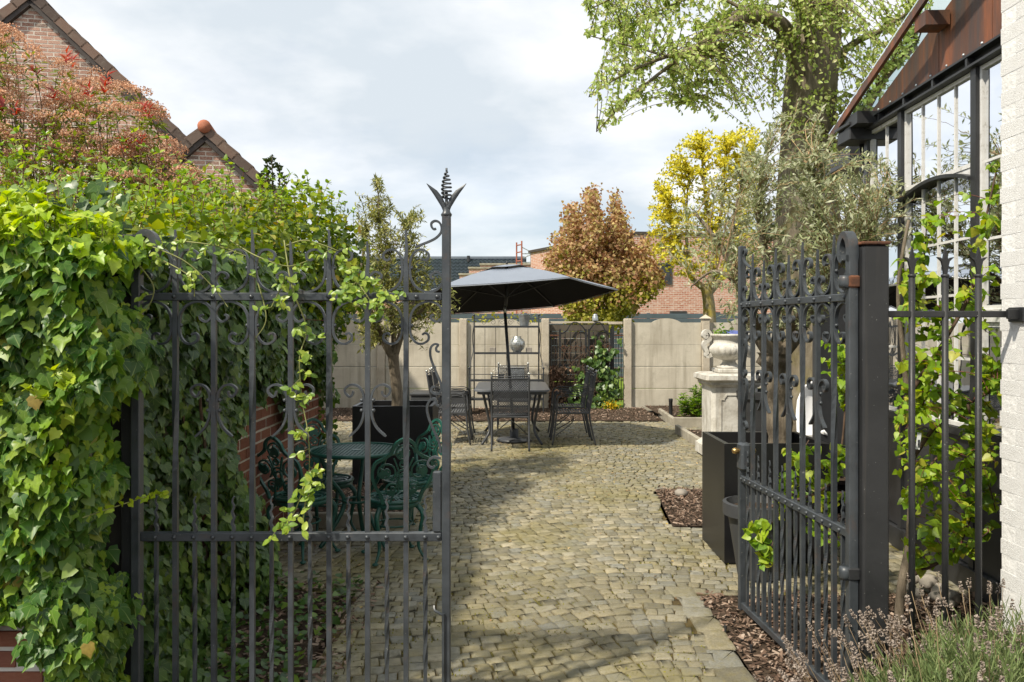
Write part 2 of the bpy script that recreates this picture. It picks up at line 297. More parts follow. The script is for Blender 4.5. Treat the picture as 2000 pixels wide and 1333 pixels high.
leaf('ivy_lime', [(0, (0.27, 0.41, 0.025)), (0.5, (0.38, 0.51, 0.03)), (1, (0.50, 0.58, 0.05))], 0.4, 0.38, 0.45)
leaf('hedge_leaf', [(0, (0.07, 0.125, 0.02)), (0.35, (0.14, 0.215, 0.026)), (0.7, (0.26, 0.34, 0.03)), (0.93, (0.42, 0.47, 0.045)), (1, (0.36, 0.26, 0.05))], 0.4, 0.35, 0.45)
leaf('rose_leaf', [(0, (0.13, 0.24, 0.035)), (0.6, (0.26, 0.38, 0.05)), (1, (0.40, 0.48, 0.07))], 0.35, 0.35, 0.5)
leaf('lime_leaf', [(0, (0.14, 0.27, 0.02)), (0.4, (0.23, 0.38, 0.022)), (0.8, (0.35, 0.48, 0.03)), (1, (0.46, 0.44, 0.06))], 0.42, 0.42, 0.4)
leaf('olive_leaf', [(0, (0.16, 0.195, 0.075)), (0.35, (0.29, 0.325, 0.16)), (0.7, (0.40, 0.43, 0.26)), (1, (0.54, 0.55, 0.39))], 0.5, 0.32, 0.45)
leaf('olive_leaf_yellow', [(0, (0.10, 0.125, 0.028)), (0.4, (0.21, 0.225, 0.05)), (0.8, (0.33, 0.33, 0.085)), (1, (0.46, 0.43, 0.17))], 0.5, 0.22, 0.4)
leaf('spring_leaf', [(0, (0.24, 0.33, 0.075)), (0.4, (0.38, 0.49, 0.12)), (0.8, (0.52, 0.60, 0.21)), (1, (0.60, 0.57, 0.26))], 0.42, 0.45, 0.45)
leaf('maple_leaf', [(0, (0.25, 0.115, 0.055)), (0.3, (0.38, 0.21, 0.105)), (0.65, (0.46, 0.31, 0.14)), (1, (0.42, 0.38, 0.11))], 0.5, 0.3, 0.35)
leaf('maple_green', [(0, (0.14, 0.155, 0.018)), (0.5, (0.27, 0.27, 0.03)), (1, (0.42, 0.39, 0.045))], 0.5, 0.3, 0.35)
leaf('forsythia', [(0, (0.56, 0.50, 0.045)), (0.5, (0.70, 0.64, 0.07)), (1, (0.78, 0.74, 0.16))], 0.6, 0.35, 0.2)
leaf('forsythia_green', [(0, (0.26, 0.29, 0.02)), (1, (0.46, 0.44, 0.05))], 0.6, 0.3, 0.2)
leaf('photinia_red', [(0, (0.26, 0.045, 0.03)), (0.6, (0.42, 0.07, 0.045)), (1, (0.48, 0.14, 0.07))], 0.35, 0.3, 0.5)
leaf('photinia_green', [(0, (0.09, 0.14, 0.025)), (0.6, (0.20, 0.27, 0.04)), (1, (0.38, 0.42, 0.07))], 0.35, 0.25, 0.5)
leaf('photinia_flower', [(0, (0.47, 0.25, 0.145)), (0.5, (0.62, 0.39, 0.25)), (1, (0.74, 0.55, 0.40))], 0.7, 0.4, 0.2)
leaf('laurel_leaf', [(0, (0.06, 0.14, 0.015)), (0.6, (0.15, 0.28, 0.025)), (1, (0.27, 0.40, 0.04))], 0.3, 0.3, 0.5)
leaf('yew_leaf', [(0, (0.035, 0.06, 0.015)), (1, (0.09, 0.13, 0.03))], 0.5, 0.15, 0.3)
leaf('moss', [(0, (0.10, 0.095, 0.02)), (0.6, (0.18, 0.175, 0.03)), (1, (0.27, 0.25, 0.045))], 0.8, 0.2, 0.2)
leaf('lavender_leaf', [(0, (0.085, 0.125, 0.045)), (0.5, (0.16, 0.22, 0.075)), (1, (0.27, 0.32, 0.14))], 0.6, 0.25, 0.3)
leaf('lavender_flower', [(0, (0.19, 0.15, 0.12)), (0.5, (0.33, 0.27, 0.225)), (1, (0.45, 0.385, 0.33))], 0.85, 0.1, 0.15)
leaf('lavender_stalk', [(0, (0.25, 0.17, 0.10)), (1, (0.45, 0.34, 0.21))], 0.8, 0.1, 0.2)
leaf('yellow_flower', [(0, (0.65, 0.38, 0.01)), (1, (0.75, 0.52, 0.02))], 0.6, 0.2, 0.2)
leaf('autumn_ivy', [(0, (0.24, 0.14, 0.03)), (1, (0.30, 0.24, 0.05))], 0.45, 0.3, 0.4)
leaf('dry_vine', [(0, (0.10, 0.055, 0.035)), (1, (0.30, 0.19, 0.12))], 0.8, 0.1, 0.2)

# ------------------------------------------------------------------ helpers: objects and meshes
ORG = {}
def tag(o, label, cat, group=None):
    o['label'] = label; o['category'] = cat
    if group: o['group'] = group
    return o
def thing(name, label, cat, loc=(0, 0, 0), group=None):
    o = bpy.data.objects.new(name, None); COL.objects.link(o); o.location = loc; o.empty_display_size = 0.1
    ORG[o] = Vector(loc); return tag(o, label, cat, group)
def link(name, me, parent=None, loc=None):
    o = bpy.data.objects.new(name, me); COL.objects.link(o)
    if parent is not None:
        o.parent = parent; ORG[o] = ORG[parent]
    else: ORG[o] = Vector((0, 0, 0))
    if loc is not None: o.location = loc
    return o
def np_mesh(name, V, Fq, mats, smooth=False, midx=None, uv=None):
    """V (n,3); Fq list of (array of faces (m,k))"""
    me = bpy.data.meshes.new(name)
    V = np.asarray(V, dtype=np.float32); nl = sum(f.size for f in Fq); nf = sum(len(f) for f in Fq)
    me.vertices.add(len(V)); me.vertices.foreach_set('co', V.ravel())
    me.loops.add(nl); me.loops.foreach_set('vertex_index', np.concatenate([f.ravel() for f in Fq]).astype(np.int32))
    me.polygons.add(nf)
    tot = np.concatenate([np.full(len(f), f.shape[1]) for f in Fq]); st = np.concatenate([[0], np.cumsum(tot)[:-1]])
    me.polygons.foreach_set('loop_start', st.astype(np.int32)); me.polygons.foreach_set('loop_total', tot.astype(np.int32))
    if midx is not None: me.polygons.foreach_set('material_index', np.asarray(midx, dtype=np.int32))
    if smooth: me.polygons.foreach_set('use_smooth', np.ones(nf, dtype=bool))
    if uv is not None:
        lay = me.uv_layers.new(name='UVMap'); lay.data.foreach_set('uv', np.asarray(uv, dtype=np.float32)[np.concatenate([f.ravel() for f in Fq])].ravel())
    for m in (mats if isinstance(mats, (list, tuple)) else [mats]): me.materials.append(M[m])
    me.update(calc_edges=True); return me

class MB:
    def __init__(s): s.v = []; s.f = []
    def add(s, vs_, fs_):
        b = len(s.v); s.v += [tuple(q) for q in vs_]; s.f += [tuple(i + b for i in f) for f in fs_]; return s
    def box(s, c, d, mat=None):
        x, y, z = d[0] / 2, d[1] / 2, d[2] / 2; c = Vector(c)
        P = [Vector((i * x, j * y, k * z)) for i in (-1, 1) for j in (-1, 1) for k in (-1, 1)]
        if mat is not None: P = [mat @ p for p in P]
        return s.add([p + c for p in P], [(0, 1, 3, 2), (4, 6, 7, 5), (0, 4, 5, 1), (2, 3, 7, 6), (0, 2, 6, 4), (1, 5, 7, 3)])
    def span(s, a, b):
        a = Vector(a); b = Vector(b); return s.box((a + b) / 2, [abs(q) for q in (b - a)])
    def bbox(s, c, d, bev=0.006):
        """box with chamfered edges"""
        x, y, z = d[0] / 2, d[1] / 2, d[2] / 2; c = Vector(c); b = min(bev, x * .9, y * .9, z * .9)
        rings = []
        for zz, ins in ((-z, b), (-z + b, 0), (z - b, 0), (z, b)):
            xi, yi = x - ins, y - ins
            rings.append([(xi, yi - b, zz), (xi - b, yi, zz), (-xi + b, yi, zz), (-xi, yi - b, zz), (-xi, -yi + b, zz), (-xi + b, -yi, zz), (xi - b, -yi, zz), (xi, -yi + b, zz)])
        V = [Vector(p) + c for r in rings for p in r]; Fc = []
        for k in range(3):
            for i in range(8): j = (i + 1) % 8; Fc.append((k * 8 + i, k * 8 + j, k * 8 + 8 + j, k * 8 + 8 + i))
        Fc.append(tuple(range(7, -1, -1))); Fc.append(tuple(range(24, 32))); return s.add(V, Fc)
    def tube(s, pts, r, n=8, rot=None, cap=True, rr=None):
        """tube along points; r number or list; rot list of twists for square bars"""
        P = [Vector(p) for p in pts]; m = len(P); rs = r if hasattr(r, '__len__') else [r] * m
        T = []
        for i in range(m):
            a = P[max(0, i - 1)]; b = P[min(m - 1, i + 1)]; t_ = (b - a)
            T.append(t_.normalized() if t_.length > 1e-9 else Vector((0, 0, 1)))
        u = T[0].orthogonal().normalized()
        if abs(T[0].z) > 0.99: u = Vector((1, 0, 0))
        V = []; Fc = []
        for i in range(m):
            u = (u - T[i] * u.dot(T[i]))
            u = u.normalized() if u.length > 1e-6 else T[i].orthogonal().normalized()
            w_ = T[i].cross(u); a0 = (rot[i] if rot else 0.0) + (math.pi / 4 if n == 4 else 0)
            for k in range(n):
                a = a0 + 2 * math.pi * k / n; V.append(P[i] + (u * math.cos(a) + w_ * math.sin(a)) * rs[i])
        for i in range(m - 1):
            for k in range(n): j = (k + 1) % n; Fc.append((i * n + k, i * n + j, (i + 1) * n + j, (i + 1) * n + k))
        if cap: Fc.append(tuple(range(n - 1, -1, -1))); Fc.append(tuple((m - 1) * n + k for k in range(n)))
        return s.add(V, Fc)
    def lathe(s, prof, c=(0, 0, 0), n=24, cap=True, wob=0):
        c = Vector(c); V = []; Fc = []
        for (r, z) in prof:
            for k in range(n):
                a = 2 * math.pi * k / n; V.append(c + Vector((r * math.cos(a), r * math.sin(a), z)))
        for i in range(len(prof) - 1):
            for k in range(n): j = (k + 1) % n; Fc.append((i * n + k, i * n + j, (i + 1) * n + j, (i + 1) * n + k))
        if cap: Fc.append(tuple(range(n - 1, -1, -1))); Fc.append(tuple((len(prof) - 1) * n + k for k in range(n)))
        return s.add(V, Fc)
    def ball(s, c, r, n=8, m=5, sc_=(1, 1, 1)):
        prof = [(max(1e-4, r * math.sin(math.pi * i / m)) * sc_[0], -r * math.cos(math.pi * i / m) * sc_[2]) for i in range(m + 1)]
        return s.lathe(prof, c, n, False)
    def flat(s, pts, t_, w_, frame, ends=(1, 1)):
        """flat bar swept along 2-D points (u,v) in frame (origin,U,V,N): t_ in-plane, w_ depth"""
        O, U, Vv, N = frame; m = len(pts); V = []; Fc = []
        for i, p in enumerate(pts):
            a = pts[max(0, i - 1)]; b = pts[min(m - 1, i + 1)]; dx, dy = b[0] - a[0], b[1] - a[1]; L = math.hypot(dx, dy) or 1
            nx, ny = -dy / L, dx / L; k = 1.0
            if i == 0: k = ends[0]
            if i == m - 1: k = ends[1]
            for (q, h) in ((-1, -1), (1, -1), (1, 1), (-1, 1)):
                x = p[0] + nx * q * t_ / 2 * k; y = p[1] + ny * q * t_ / 2 * k
                V.append(O + U * x + Vv * y + N * (h * w_ / 2))
        for i in range(m - 1):
            for k in range(4): j = (k + 1) % 4; Fc.append((i * 4 + k, i * 4 + j, i * 4 + 4 + j, i * 4 + 4 + k))
        Fc.append((3, 2, 1, 0)); Fc.append(tuple((m - 1) * 4 + k for k in range(4)))
        return s.add(V, Fc)
    def prism(s, poly, frame, w0, w1):
        """polygon (u,v) extruded along N from w0 to w1"""
        O, U, Vv, N = frame; n = len(poly)
        V = [O + U * p[0] + Vv * p[1] + N * w for w in (w0, w1) for p in poly]
        return s.add(V, [tuple(range(n - 1, -1, -1)), tuple(range(n, 2 * n))] + [(i, (i + 1) % n, n + (i + 1) % n, n + i) for i in range(n)])
    def mesh(s, name, mat, smooth=False):
        me = bpy.data.meshes.new(name); me.from_pydata([tuple(v) for v in s.v], [], s.f)
        me.materials.append(M[mat] if isinstance(mat, str) else mat)
        if smooth: me.polygons.foreach_set('use_smooth', [True] * len(me.polygons))
        me.update(); return me
    def build(s, name, mat, parent=None, smooth=False, auto=None):
        o = ORG[parent] if parent is not None else Vector((0, 0, 0))
        if o.length > 0: s.v = [(v[0] - o.x, v[1] - o.y, v[2] - o.z) for v in s.v]
        me = s.mesh(name, mat, smooth)
        if auto: me.set_sharp_from_angle(angle=R(auto))
        ob = link(name, me, parent)
        if name in ('shoot_stems', 'twigs', 'stalks', 'stem') and parent is not None and len(me.polygons) > 60: ob['kind'] = 'stuff'
        return ob
def structure(o): o['kind'] = 'structure'; return o
def stuff(o): o['kind'] = 'stuff'; return o
def cat_rom(P, k=5):
    """smooth curve through points"""
    P = [Vector(p) for p in P]; n = len(P); out = []
    for i in range(n - 1):
        a, b, c, d = P[max(0, i - 1)], P[i], P[i + 1], P[min(n - 1, i + 2)]
        for j in range(k):
            t_ = j / k; out.append(0.5 * ((2 * b) + (c - a) * t_ + (2 * a - 5 * b + 4 * c - d) * t_ ** 2 + (3 * b - a - 3 * c + d) * t_ ** 3))
    out.append(P[-1]); return out
def copy_tree(o, parent=None):
    c = o.copy(); COL.objects.link(c); c.parent = parent; ORG[c] = ORG[o]
    for ch in list(KIDS.get(o, [])): 
        KIDS.setdefault(c, []).append(copy_tree(ch, c))
    return c
KIDS = {}
def kids_index(root):
    for ch in root.children:
        KIDS.setdefault(root, []).append(ch); kids_index(ch)
XZ = lambda O: (Vector(O), Vector((1, 0, 0)), Vector((0, 0, 1)), Vector((0, -1, 0)))
XY = lambda O: (Vector(O), Vector((1, 0, 0)), Vector((0, 1, 0)), Vector((0, 0, 1)))

# leaf templates: unit length along +Y, face +Z
def fan(outline, centre):
    V = [centre] + outline; n = len(outline); return np.array(V, float), np.array([(0, i + 1, (i + 1) % n + 1) for i in range(n)])
_iv = [(0, 0), (.24, -.15), (.50, .05), (.43, .26), (.47, .46), (.25, .62), (0, 1.0), (-.25, .62), (-.47, .46), (-.43, .26), (-.50, .05), (-.24, -.15)]
T_IVY = fan([(x, y, .16 * abs(x) - .16 * max(0, y - .35) ** 2) for x, y in _iv], (0, .34, .03))
T_IVY_B = fan([(x * 1.05, y, .34 * abs(x) - .30 * max(0, y - .3) ** 2 + .05 * math.sin(9 * x + 5 * y)) for x, y in _iv], (0, .32, -.02))
T_IVY_C = fan([(x * .9 + .05 * y, y * 1.04, -.10 * abs(x) - .10 * max(0, y - .4) ** 2 + .07 * math.sin(7 * x - 6 * y)) for x, y in _iv], (0.01, .36, .05))
_hv = [(0, 0), (.22, -.10), (.46, .05), (.46, .30), (.28, .62), (0, 1.0), (-.28, .62), (-.46, .30), (-.46, .05), (-.22, -.10)]
T_HEART = fan([(x, y, .22 * abs(x) - .22 * max(0, y - .3) ** 2) for x, y in _hv], (0, .36, 0))
_ov = [(0, 0), (.24, .18), (.30, .48), (.17, .8), (0, 1.0), (-.17, .8), (-.30, .48), (-.24, .18)]
T_OVAL = fan([(x, y, .25 * abs(x) - .18 * max(0, y - .3) ** 2) for x, y in _ov], (0, .45, 0))
T_IVY6 = (np.array([(0, 0, 0), (.48, .05, .1), (.42, .5, .06), (0, 1, -.08), (-.42, .5, .06), (-.48, .05, .1), (0, .36, 0)], float), np.array([(6, 0, 1), (6, 1, 2), (6, 2, 3), (6, 3, 4), (6, 4, 5), (6, 5, 0)]))
T_DIA = (np.array([(0, 0, 0), (.30, .45, .06), (0, 1, -.05), (-.30, .45, .06)], float), np.array([(0, 1, 2), (0, 2, 3)]))
T_OLIVE = (np.array([(0, 0, 0), (.14, .5, .03), (0, 1, -.03), (-.14, .5, .03)], float), np.array([(0, 1, 2), (0, 2, 3)]))
T_LANCE = (np.array([(0, 0, 0), (.17, .4, .06), (0, 1, -.12), (-.17, .4, .06)], float), np.array([(0, 1, 2), (0, 2, 3)]))
T_CHIP = (np.array([(-.2, -.5, 0), (.16, -.45, .02), (.2, .5, 0), (-.13, .42, .03)], float), np.array([(0, 1, 2), (0, 2, 3)]))
T_NEEDLE = (np.array([(-.06, 0, 0), (.06, 0, 0), (0, 1, 0)], float), np.array([(0, 1, 2)]))
T_DOT = (np.array([(0, 0, .5), (.5, 0, 0), (-.25, .43, 0), (-.25, -.43, 0)], float), np.array([(0, 1, 2), (0, 2, 3), (0, 3, 1)]))

def frames(axis, normal):
    a = np.asarray(axis, float); n = np.asarray(normal, float)
    a = a / (np.linalg.norm(a, axis=1, keepdims=True) + 1e-9)
    n = n - a * np.sum(a * n, axis=1, keepdims=True); n = n / (np.linalg.norm(n, axis=1, keepdims=True) + 1e-9)
    x = np.cross(a, n); return np.stack([x, a, n], axis=2)      # columns
def scatter_mesh(name, tpl, pos, axis, normal, size, mat, smooth=False, org=None):
    V, Fc = tpl; n = len(pos); Rm = frames(axis, normal); sz = np.asarray(size, float).reshape(-1, 1, 1)
    P = np.einsum('nij,vj->nvi', Rm, V) * sz + np.asarray(pos, float)[:, None, :]
    if org is not None: P = P - np.array(org)[None, None, :]
    Fx = (Fc[None, :, :] + (np.arange(n) * len(V))[:, None, None]).reshape(-1, Fc.shape[1])
    uv = np.tile(V[:, :2] + np.array([.5, 0]), (n, 1)) if len(V) > 10 else None
    return np_mesh(name, P.reshape(-1, 3), [Fx], mat, smooth, None, uv)
def scatter(name, parent, tpl, pos, axis, normal, size, mat, smooth=False):
    o = link(name, scatter_mesh(name, tpl, pos, axis, normal, size, mat, smooth, ORG[parent] if parent is not None else None), parent)
    return stuff(o)
def unit_mesh(name, tpl, mat, smooth=True):
    return np_mesh(name, tpl[0], [tpl[1]], mat, smooth, None, tpl[0][:, :2] + np.array([.5, 0]))
def singles(name, parent, me_list, pos, axis, normal, size):
    Rm = frames(axis, normal); o0 = ORG[parent]
    for i in range(len(pos)):
        o = link(name, me_list[i % len(me_list)], parent)
        m = Matrix(Rm[i].tolist()).to_4x4(); m = Matrix.Translation(Vector(pos[i]) - o0) @ m @ Matrix.Scale(float(size[i]), 4); o.matrix_local = m
def leaves(name, parent, tpl, pos, axis, normal, size, mat, n_single=0, key=None):
    """the leaves that show largest as objects of their own, the rest as one mass"""
    pos = np.asarray(pos, float); axis = np.asarray(axis, float); normal = np.asarray(normal, float); size = np.asarray(size, float)
    if n_single:
        k = key if key is not None else -size / np.maximum(pos[:, 1], 0.5)
        idx = np.argsort(k); a, b = idx[:n_single], idx[n_single:]
        singles(name, parent, [unit_mesh(name, tpl, mat)], pos[a], axis[a], normal[a], size[a])
        if len(b): scatter('foliage', parent, tpl, pos[b], axis[b], normal[b], size[b], mat, True)
    else: scatter(name, parent, tpl, pos, axis, normal, size, mat, True)
def rnd_dir(n): 
    v = rng.normal(size=(n, 3)); return v / np.linalg.norm(v, axis=1, keepdims=True)
def fbm(p, s): return noise.fractal(Vector(p) * s, 0.6, 2.0, 4)
# ================================================================== SETTING
o = MB().add([(-150, -20, -0.05), (150, -20, -0.05), (150, 300, -0.05), (-150, 300, -0.05)], [(0, 1, 2, 3)]).build('ground', 'soil'); structure(o)
o = MB().add([(-80, 15.95, -0.02), (80, 15.95, -0.02), (80, 120, -0.02), (-80, 120, -0.02)], [(0, 1, 2, 3)]).build('lawn', 'lawn'); structure(o)

# ---- cobbled paving
PAVE = [(-0.90, 2.6), (1.07, 2.6), (1.07, 4.82), (2.75, 4.82), (2.75, 6.42), (1.24, 6.42), (1.36, 7.92), (2.4, 7.92), (2.42, 12.15), (4.2, 12.15), (4.2, 12.75), (2.6, 12.75), (2.55, 13.5), (-4.5, 13.5), (-4.5, 8.66), (-1.72, 8.66), (-0.80, 8.66), (-0.80, 6.40), (-1.72, 6.40), (-1.73, 5.22), (-1.33, 4.95), (-0.93, 4.77)]
def inside(x, y, poly=PAVE):
    c = False; j = len(poly) - 1
    for i in range(len(poly)):
        xi, yi = poly[i]; xj, yj = poly[j]
        if (yi > y) != (yj > y) and x < (xj - xi) * (y - yi) / (yj - yi) + xi: c = not c
        j = i
    return c
gx = []; gf = []
import bmesh
bm = bmesh.new(); vv = [bm.verts.new((x, y, 0.0135)) for x, y in PAVE]; bm.faces.new(vv); bmesh.ops.triangulate(bm, faces=bm.faces[:])
me = bpy.data.meshes.new('cobbled_path'); bm.to_mesh(me); bm.free(); me.materials.append(M['moss_joint'])
path = structure(link('cobbled_path', me))
def sett_template(seed):
    r_ = random.Random(seed); ring = []
    base = [(.5, .44), (.45, .5), (-.45, .5), (-.5, .44), (-.5, -.44), (-.45, -.5), (.45, -.5), (.5, -.44)]
    base = [(x + r_.uniform(-.075, .075), y + r_.uniform(-.075, .075)) for x, y in base]
    V = []
    dom = r_.uniform(0.0, .035); tx, ty = r_.uniform(-.05, .05), r_.uniform(-.05, .05)
    for sc_, z in ((1.0, -.25), (1.0, .16), (0.955, .205), (.55, .205 + dom)):
        for x, y in base: V.append((x * sc_, y * sc_, z + (tx * x + ty * y if z > 0 else 0)))
    Fq = [(k * 8 + i, k * 8 + (i + 1) % 8, k * 8 + 8 + (i + 1) % 8, k * 8 + 8 + i) for k in range(3) for i in range(8)]
    return np.array(V, float), np.array(Fq), np.array([[24, 25, 26, 27, 28, 29, 30, 31]])
SETT = [sett_template(i) for i in range(9)]
stones = []
v = 2.9; row = 0
while v < 13.6:
    hrow = 0.087 * random.uniform(0.9, 1.12); u = -4.6 + random.uniform(0, .1)
    while u < 4.3:
        wl_ = random.uniform(0.064, 0.115)
        uc = u + wl_ / 2; vc = v + hrow / 2
        # arcs: rows bow and slant gently as they were laid by hand
        ph = uc * 2.1 + 0.35 * math.sin(vc * 0.8); y = vc + 0.16 * math.sin(ph) + 0.02 * math.sin(uc * 5.3 + vc); x = uc + 0.05 * math.sin(vc * 2.3)
        ang = math.atan(0.16 * 2.1 * math.cos(ph) + 0.106 * math.cos(uc * 5.3 + vc)) + random.uniform(-.07, .07)
        if inside(x, y) and not (x > .95 and y < 4.8): stones.append((x, y, ang, wl_ * random.uniform(.92, .985), hrow * random.uniform(.88, .96), random.randrange(9), random.uniform(-.006, .006)))
        u += wl_
    v += hrow; row += 1
# larger edge stones along the mulch bed at the right
y = 2.9
while y < 4.8:
    L_ = random.uniform(.14, .26); stones.append((1.02 + random.uniform(-.02, .02), y + L_ / 2, random.uniform(-.08, .08), .15, L_ * .95, random.randrange(9), .006)); y += L_
def sett_vis(s_): 
    x, y = s_[0], s_[1]; px = CX + F * x / y; py = HZ + F * EYE / y
    return y + (0 if 885 < px < 1475 and py < 1345 else 40)
stones.sort(key=sett_vis)
def sett_M(s_): return Matrix.Translation((s_[0], s_[1], .006 + s_[6] * .7)) @ Matrix.Rotation(s_[2], 4, 'Z') @ Matrix.Diagonal((s_[3], s_[4], .085, 1))
sett_me = [np_mesh('sett', a, [b, c], 'sett_stone') for a, b, c in SETT]
for s_ in stones[:300]:
    o = link('sett', sett_me[s_[5]], path); o.matrix_local = sett_M(s_)
Vs, F4, F8 = [], [], []; nb = 0
for s_ in stones[300:]:
    a, b, c = SETT[s_[5]]; m = np.array(sett_M(s_)); p = a @ m[:3, :3].T + m[:3, 3]; Vs.append(p); F4.append(b + nb); F8.append(c + nb); nb += len(a)
stuff(link('setts', np_mesh('setts', np.concatenate(Vs), [np.concatenate(F4), np.concatenate(F8)], 'sett_stone'), path))
# fallen bits lying on the paving, thickest toward the far end
pts = []
while len(pts) < 5200:
    y = 13.5 - abs(random.gauss(0, 3.6)); x = random.uniform(-4.4, 2.4)
    if inside(x, y) and y > 3.2 and fbm((x, y, 0), .9) > -.12 + (0.5 if y < 6.5 else 0) * random.random(): pts.append((x, y, .027))
pts = np.array(pts); n = len(pts); d_ = rnd_dir(n); d_[:, 2] *= .15
stuff(link('leaf_litter', scatter_mesh('leaf_litter', T_DIA, pts, d_, rnd_dir(n) * .35 + np.array([0, 0, 1]), rng.uniform(.012, .034, n), 'litter')))

# moss and small weeds in the joints
pts = []
while len(pts) < 9000:
    y = 2.9 + 9 * random.random() ** 1.5; x = random.uniform(-1.7, 2.3)
    if inside(x, y) and fbm((x + 9, y, 0), .8) + .25 * (x < -.2) > random.uniform(-.05, .3): pts.append((x, y, .019))
pts = np.array(pts); n = len(pts); ax = rnd_dir(n); ax[:, 2] = abs(ax[:, 2]) + .4
stuff(link('joint_moss', scatter_mesh('joint_moss', T_DIA, pts, ax, rnd_dir(n), rng.uniform(.007, .016, n), 'moss')))

# ---- mulch beds
def bed(poly, z=0.03, nchip=2500, name='mulch_bed', seed=1, size=(.012, .045)):
    bm = bmesh.new(); bm.faces.new([bm.verts.new((x, y, z)) for x, y in poly]); bmesh.ops.triangulate(bm, faces=bm.faces[:])
    me = bpy.data.meshes.new(name); bm.to_mesh(me); bm.free(); me.materials.append(M['soil'])
    b = structure(link(name, me))
    xs = [p[0] for p in poly]; ys = [p[1] for p in poly]; P = []
    while len(P) < nchip:
        x = random.uniform(min(xs), max(xs)); y = random.uniform(min(ys), max(ys))
        if inside(x, y, poly): P.append((x, y, z + random.uniform(.002, .03)))
    P = np.array(P); n = len(P); ax = rnd_dir(n); ax[:, 2] *= .3
    o = scatter('bark_chips', b, T_CHIP, P, ax, rnd_dir(n) * .5 + np.array([0, 0, 1]), rng.uniform(size[0], size[1], n), 'mulch_chip')
    return b
bed([(1.09, 2.3), (3.0, 2.3), (2.72, 4.80), (1.09, 4.80)], .02, 9500)
bed([(1.26, 6.44), (2.7, 6.44), (2.7, 7.90), (1.38, 7.90)], .025, 4200)
bed([(2.48, 8.1), (4.6, 8.1), (4.6, 12.1), (2.48, 12.1)], .07, 4000)
bed([(-5, 13.52), (2.5, 13.52), (2.5, 15.62), (-5, 15.62)], .035, 8000)
bed([(2.62, 12.86), (6, 12.86), (6, 15.62), (2.52, 15.62), (2.52, 14.4)], .08, 3000)
bed([(-1.66, 6.5), (-0.86, 6.5), (-0.86, 8.56), (-1.66, 8.56)], .085, 2400)

# left soil patch with ground ivy
b = structure(MB().add([(-2.9, 2.3, .012), (-.93, 2.3, .012), (-.96, 4.76, .012), (-1.35, 4.95, .012), (-1.72, 5.2, .012), (-2.9, 5.2, .012)], [tuple(range(6))]).build('soil_patch', 'soil'))
P = np.column_stack([rng.uniform(-1.75, -.78, 1500), rng.uniform(3.2, 5.05, 1500), rng.uniform(.015, .04, 1500)]); ax = rnd_dir(1500); ax[:, 2] *= .25
scatter('bark_chips', b, T_CHIP, P, ax, rnd_dir(1500) * .5 + np.array([0, 0, 1]), rng.uniform(.015, .05, 1500), 'mulch_chip')
P = []
while len(P) < 760:
    x, y = random.uniform(-1.75, -.9), random.uniform(3.2, 5.0); dens = (x + .9) / -.85
    if fbm((x, y, 2), 2.2) > -.12 - .35 * dens + random.uniform(-.1, .25) - .1: P.append((x, y, random.uniform(.03, .10)))
P = np.array(P); n = len(P); ax = rnd_dir(n); ax[:, 2] *= .3
gi = tag(stuff(link('ground_ivy', scatter_mesh('ground_ivy', T_IVY6, P, ax, rnd_dir(n) * .45 + np.array([0, -.2, 1]), rng.uniform(.022, .05, n), 'ivy_dark', True))), 'low dark ivy creeping over bare soil inside the closed gate leaf', 'ground cover')

# ---- concrete edging kerbs
def kerb(label, a, b_, h=.13, w=.06, z=0.0):
    a = Vector(a); b_ = Vector(b_); d = b_ - a; ang = math.atan2(d.y, d.x); L = d.length; root = thing('concrete_kerb', label, 'kerb', (a.x, a.y, 0), 'concrete kerbs around the beds')
    k = max(1, round(L / 1.0)); u = d / L
    for i in range(k):
        c = a + u * (L * (i + .5) / k); mb = MB(); mb.bbox((0, 0, 0), (L / k - .006, w, h), .008)
        m = Matrix.Rotation(ang, 3, 'Z'); mb.v = [tuple(m @ Vector(q) + Vector((c.x, c.y, z + h / 2))) for q in mb.v]; mb.build('kerb_block', 'kerb_concrete', root)
kerb('concrete kerb in front of the planted bed beside the green table', (-1.70, 6.43), (-.80, 6.43), .135)
kerb('concrete kerb running back along the right side of the black planter bed by the gate', (-.83, 6.47), (-.83, 8.60), .135)
kerb('long concrete kerb beside the stone pedestal along the cobbles', (2.44, 8.3), (2.44, 12.13), .14)
kerb('concrete kerb facing the camera below the bright green shrub', (2.52, 12.80), (5.2, 12.80), .17)
kerb('short concrete kerb running from the shrub bed corner back toward the grey wall', (2.55, 12.84), (2.60, 14.4), .15)
kerb('small upright concrete edging stone beside the black square planter', (1.90, 7.55), (2.25, 7.62), .13, .08)
# small rock and black ground spike light in the bed
tag(MB().ball((1.56, 7.55, .06), .05, 9, 5, (1.3, 1, .8)).build('stone', 'slate_rock', None, True), 'pale rounded stone lying on the bark mulch beside the path', 'stone')

